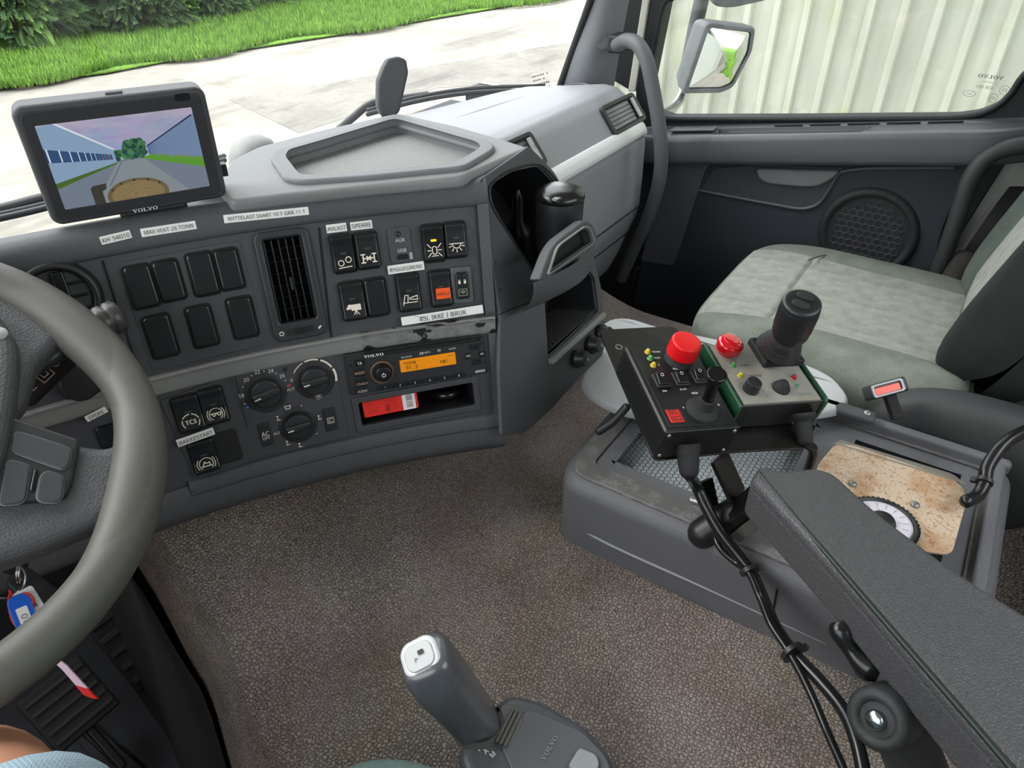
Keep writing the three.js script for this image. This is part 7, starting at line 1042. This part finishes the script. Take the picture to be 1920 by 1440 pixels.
  w('wall_right', XR + 0.005, XR + 0.07, 1.72, CEIL, -0.95, 0.14, MT.pillar, 'roof rail over the passenger door'); w('wall_right', XR + 0.005, XR + 0.07, 0, 0.78, -1.2, -0.86, MT.seal, 'cab side below the windscreen pillar');
  w('wall_right', XR + 0.061, XR + 0.085, -0.5, 0.78, -1.2, 0.6, M(0xe6e8e8, { rough: 0.3 }), 'white painted outer side of the cab');
  w('truck_body', 1.2, XR + 0.1, -0.7, 0.95, 0.75, 6.5, M(0xe8e9e8, { rough: 0.35 }), 'white truck body behind the cab'); w('truck_body', XL - 0.1, 1.2, -0.7, 0.95, 0.75, 6.5, M(0xe8e9e8, { rough: 0.35 }), 'white truck body behind the cab');
  w('pillar_cover', 1.635, 1.66, 0.84, CEIL, 0.085, 0.2, M(0xb2b4ae, { rough: 0.7 }), 'upper pale grey pillar cover behind the passenger door'); w('pillar_cover', 1.635, 1.66, 0.1, 0.84, -0.06, 0.2, M(0xb2b4ae, { rough: 0.7 }), 'pale grey pillar cover behind the passenger door');
}
// grab handles
{
  const g = thing('grab_handle', 'dark grey curved grab handle on the windscreen pillar', 'handle', 'grab handles');
  const pts = [[1158, 84, 1.50], [1176, 76, 1.47], [1196, 84, 1.445], [1212, 112, 1.435], [1224, 165, 1.43], [1236, 240, 1.425], [1240, 300, 1.425], [1234, 348, 1.43], [1214, 410, 1.45], [1188, 468, 1.48], [1165, 520, 1.50]].map(([x, y, X]) => onX(x, y, X));
  add('bar', tube(pts, 0.0145, 90, 18), M(0x55585b, { rough: 0.5, bump: T_GRAIN, bs: 0.0002 }), g); add('bracket', box(0.05, 0.035, 0.03, 0.006).translate(pts[0].x + 0.02, pts[0].y, pts[0].z - 0.008), MT.seal, g);
  const h = thing('grab_handle', 'black curved grab handle at the rear of the passenger door', 'handle', 'grab handles');
  add('bar', tube([[1960, 268, 1.55], [1920, 272, 1.54], [1880, 280, 1.535], [1845, 300, 1.53], [1820, 334, 1.525], [1804, 380, 1.525], [1784, 440, 1.53], [1752, 530, 1.545], [1738, 570, 1.56]].map(([x, y, X]) => onX(x, y, X)), 0.015, 80, 18), MT.seatPlastic, h);
}
// ================================================================ MIRRORS, WIPERS AND SMALL THINGS ROUND THE SCREEN
{
  const glassM = new THREE.MeshStandardMaterial({ color: 0xf2f4f4, metalness: 1, roughness: 0.015 }), shellM = M(0x5f6366, { rough: 0.5 });
  const mirror = (label, pts, c, n, bulge, r) => {
    const G = thing('wing_mirror', label, 'mirror', 'mirrors on the passenger side'), u = V(0, 1, 0).cross(n).normalize(), v = n.clone().cross(u), m = frame(c, u, v, n), inv = m.clone().invert();
    const L = pts.map((p) => { const q = onPlane(p[0], p[1], c, n).applyMatrix4(inv); return [q.x, q.y]; }), s = roundShape(L, r, 6).getPoints(), cc = s.reduce((a, k) => [a[0] + k.x / s.length, a[1] + k.y / s.length], [0, 0]);
    const sc = (k) => new THREE.Shape(s.map((p) => new THREE.Vector2(cc[0] + (p.x - cc[0]) * k, cc[1] + (p.y - cc[1]) * k)));
    const rings = []; const nR = 14; for (let j = nR; j >= 1; j--) { const t = j / nR; rings.push(s.map((p) => V(cc[0] + (p.x - cc[0]) * t, cc[1] + (p.y - cc[1]) * t, bulge * (1 - t * t)))); }
    const gl = loft(rings, false), p0 = gl; put(add('mirror_glass', (() => { const k = grid((a, b) => { const t = 0.002 + 0.998 * (1 - b), i = a * s.length, i0 = Math.floor(i) % s.length, i1 = (i0 + 1) % s.length, f = i - Math.floor(i), x = lerp(s[i0].x, s[i1].x, f), y = lerp(s[i0].y, s[i1].y, f); return V(cc[0] + (x - cc[0]) * t, cc[1] + (y - cc[1]) * t, bulge * (1 - t * t)); }, s.length, 16); return k; })(), glassM, G, 'convex mirror glass'), m);
    const ring = sc(1.09); ring.holes.push(new THREE.Path(sc(0.985).getPoints())); put(add('mirror_rim', extr(ring, 0.016, 0.004).translate(0, 0, -0.010), shellM, G), m);
    put(add('mirror_shell', loft([1.08, 1.05, 0.92, 0.7, 0.4].map((k, i) => sc(k).getPoints().map((p) => V(p.x, p.y, [-0.008, -0.03, -0.06, -0.075, -0.08][i]))), true), shellM, G, 'grey mirror housing'), m);
    return { G, m };
  };
  const c1 = onX(1342, 108, 2.0), n1 = c1.clone().sub(CAM).normalize().negate().add(V(0.17, -0.46, 0.88).normalize()).normalize();
  const A = mirror('lower wide angle mirror with convex glass outside the passenger window', [[1324, 52], [1334, 46], [1410, 55], [1404, 96], [1372, 158], [1350, 168], [1284, 169]], c1, n1, 0.022, 0.012);
  mirror('upper mirror, only its lower rim showing in the window', [[1336, -4], [1346, 6], [1372, 8], [1436, -6], [1470, -180], [1380, -200]], onX(1385, -60, 2.0), n1, 0.012, 0.02);
  const arm = thing('mirror_arm', 'steel and grey plastic arm carrying the side mirrors', 'mirror arm');
  add('lower_tube', tube([[1226, 216, 1.7], [1244, 211, 1.8], [1262, 202, 1.88], [1276, 184, 1.95], [1282, 160, 2.03], [1290, 120, 2.08]].map(([x, y, X]) => onX(x, y, X)), 0.0125, 50, 16), MT.chrome, arm, 'bent steel tube');
  add('upper_post', tube([[1290, 120, 2.09], [1304, 50, 2.09], [1322, -30, 2.08], [1350, -160, 2.06]].map(([x, y, X]) => onX(x, y, X)), 0.02, 20, 14), M(0x4d5154, { rough: 0.5 }), arm, 'grey plastic mirror post');
}
const onWS = (px, py, d = 0.02) => { const r = ray(px, py); let lo = 0.3, hi = 3; for (let i = 0; i < 50; i++) { const m = (lo + hi) / 2, P = CAM.clone().addScaledVector(r, m), x = Math.min(1.57, P.x); if (P.z > wsZ(x) + (P.y - 0.8) * 0.36 - d && P.x < 1.58) lo = m; else hi = m; } return CAM.clone().addScaledVector(r, lo); };
{
  const wiper = (label, armP, bladeP, offs) => { const w = thing('windscreen_wiper', label, 'wiper', 'windscreen wipers'); add('arm', tube(armP.map((p) => onWS(p[0], p[1], 0.045)), 0.008, 40, 10), MT.black, w); add('blade', tube(bladeP.map((p) => onWS(p[0], p[1], 0.018)), 0.005, 40, 8), MT.black, w); add('rail', tube(bladeP.map((p) => onWS(p[0], p[1] - 8, 0.03)), 0.004, 40, 8), MT.seatPlastic, w); };
  wiper('black wiper resting along the passenger half of the screen', [[632, 246], [660, 222], [694, 196], [760, 184], [800, 178]], [[690, 214], [780, 190], [880, 174], [1020, 168]]);
  wiper('black wiper resting behind the monitor on the driver half', [[-40, 402], [20, 388], [80, 372], [180, 352], [300, 330]], [[-30, 416], [60, 396], [160, 370], [280, 342], [420, 300]]);
  const c = onPlane(734, 163, V(0.9, 0.9, -0.82), V(0, 0, 1)), H1 = thing('sensor_housing', 'upright dark grey rounded plastic housing behind the dash tray', 'housing');
  const n = V(-0.62, 0.18, 0.76).normalize(), u = V(0, 1, 0).cross(n).normalize(), v = n.clone().cross(u), m = frame(c, u, v, n), inv = m.clone().invert(), q = [[716, 124], [724, 110], [744, 105], [760, 112], [764, 136], [748, 208], [736, 221], [712, 216], [705, 196], [706, 150]].map((p) => { const k = onPlane(p[0], p[1], c, n).applyMatrix4(inv); return [k.x, k.y]; });
  put(add('shell', extr(roundShape(q, 0.004), 0.026, 0.005, 5).translate(0, 0, -0.014), M(0x45484a, { rough: 0.5 }), H1), m);
  add('stem', tube([onPlane(726, 215, c, n), V(c.x + 0.01, 0.86, c.z - 0.01), V(c.x + 0.02, 0.79, c.z - 0.02)], 0.01, 10, 12), MT.black, H1);
  const d = onZ(480, 300, -0.86); tag(add('antenna_dome', lathe([[0, 0.036], [0.014, 0.034], [0.026, 0.027], [0.034, 0.014], [0.037, 0], [0.037, -0.11], [0, -0.11]], 40).translate(d.x, d.y - 0.002, d.z), M(0x8f9290, { rough: 0.5 })), 'pale grey round dome behind the centre stack', 'antenna');
}
{ // small print on the windscreen corner
  const c = onWS(1014, 157, 0.0), n = V(-0.2, 0.3, 1).normalize(), u = V(1, 0, 0.15).normalize(), v = n.clone().cross(u).normalize();
  const o = decal('windscreen_print', 0.06, 0.05, 3000, (g, w, h) => { g.fillStyle = 'rgba(50,50,48,0.8)'; for (let r = 0; r < 5; r++) for (let x = 0; x < 8; x++) if (hash(r, x, 77) > 0.2) g.fillRect(w * (0.05 + x * 0.115), h * (0.1 + r * 0.18), w * 0.09, h * (r === 2 ? 0.1 : 0.06)); }, undefined, frame(c.addScaledVector(n, 0.002), u, v, n));
  tag(o, 'small dark print in the lower windscreen corner', 'print');
}
// canister and bottle in the well of the side tower
{
  const c = at(1050, 363, 0.972), K = thing('ash_bin', 'black lidded round canister standing in the cup holder', 'canister'), r = 0.0332;
  add('body', lathe([[0, -0.13], [r * 0.86, -0.13], [r * 0.9, -0.128], [r * 0.97, -0.02], [r * 0.98, -0.006], [r * 0.9, -0.004], [0, -0.004]], 48).translate(c.x, c.y, c.z), MT.black, K);
  add('lid', lathe([[0, 0.011], [r * 0.6, 0.0095], [r * 0.9, 0.0055], [r, 0.001], [r * 1.01, -0.003], [r * 0.97, -0.006], [0, -0.006]], 48).translate(c.x, c.y, c.z), MT.blackGloss, K, 'glossy domed lid'); add('thumb_tab', box(0.02, 0.006, 0.012, 0.003).translate(c.x - r * 0.8, c.y + 0.003, c.z + 0.012), MT.blackGloss, K);
  const b = at(970, 430, 1.07); tag(add('bottle', lathe([[0, -0.1], [0.017, -0.1], [0.018, -0.01], [0.02, 0], [0.009, 0.012], [0.0085, 0.045], [0.004, 0.06], [0, 0.061]], 32).translate(b.x, b.y, b.z), M(0x1c2026, { rough: 0.3 })), 'dark spray bottle deep in the side tower well', 'bottle');
}

// ---------------------------------------------------------------- origin of every thing at its base
scene.updateMatrixWorld(true);
for (const o of [...scene.children]) {
  if (o.isLight || o.isInstancedMesh || o === sun.target || o.userData.kind === 'structure') continue;
  const b = new THREE.Box3().setFromObject(o); if (b.isEmpty()) continue;
  const c = V((b.min.x + b.max.x) / 2, b.min.y, (b.min.z + b.max.z) / 2);
  if (o.isGroup) { const d = c.clone().sub(o.position); o.position.add(d); o.children.forEach((k) => k.position.sub(d)); }
}
scene.traverse((o) => { if (o.material) o.material.side = THREE.DoubleSide; });
renderer.render(scene, camera);
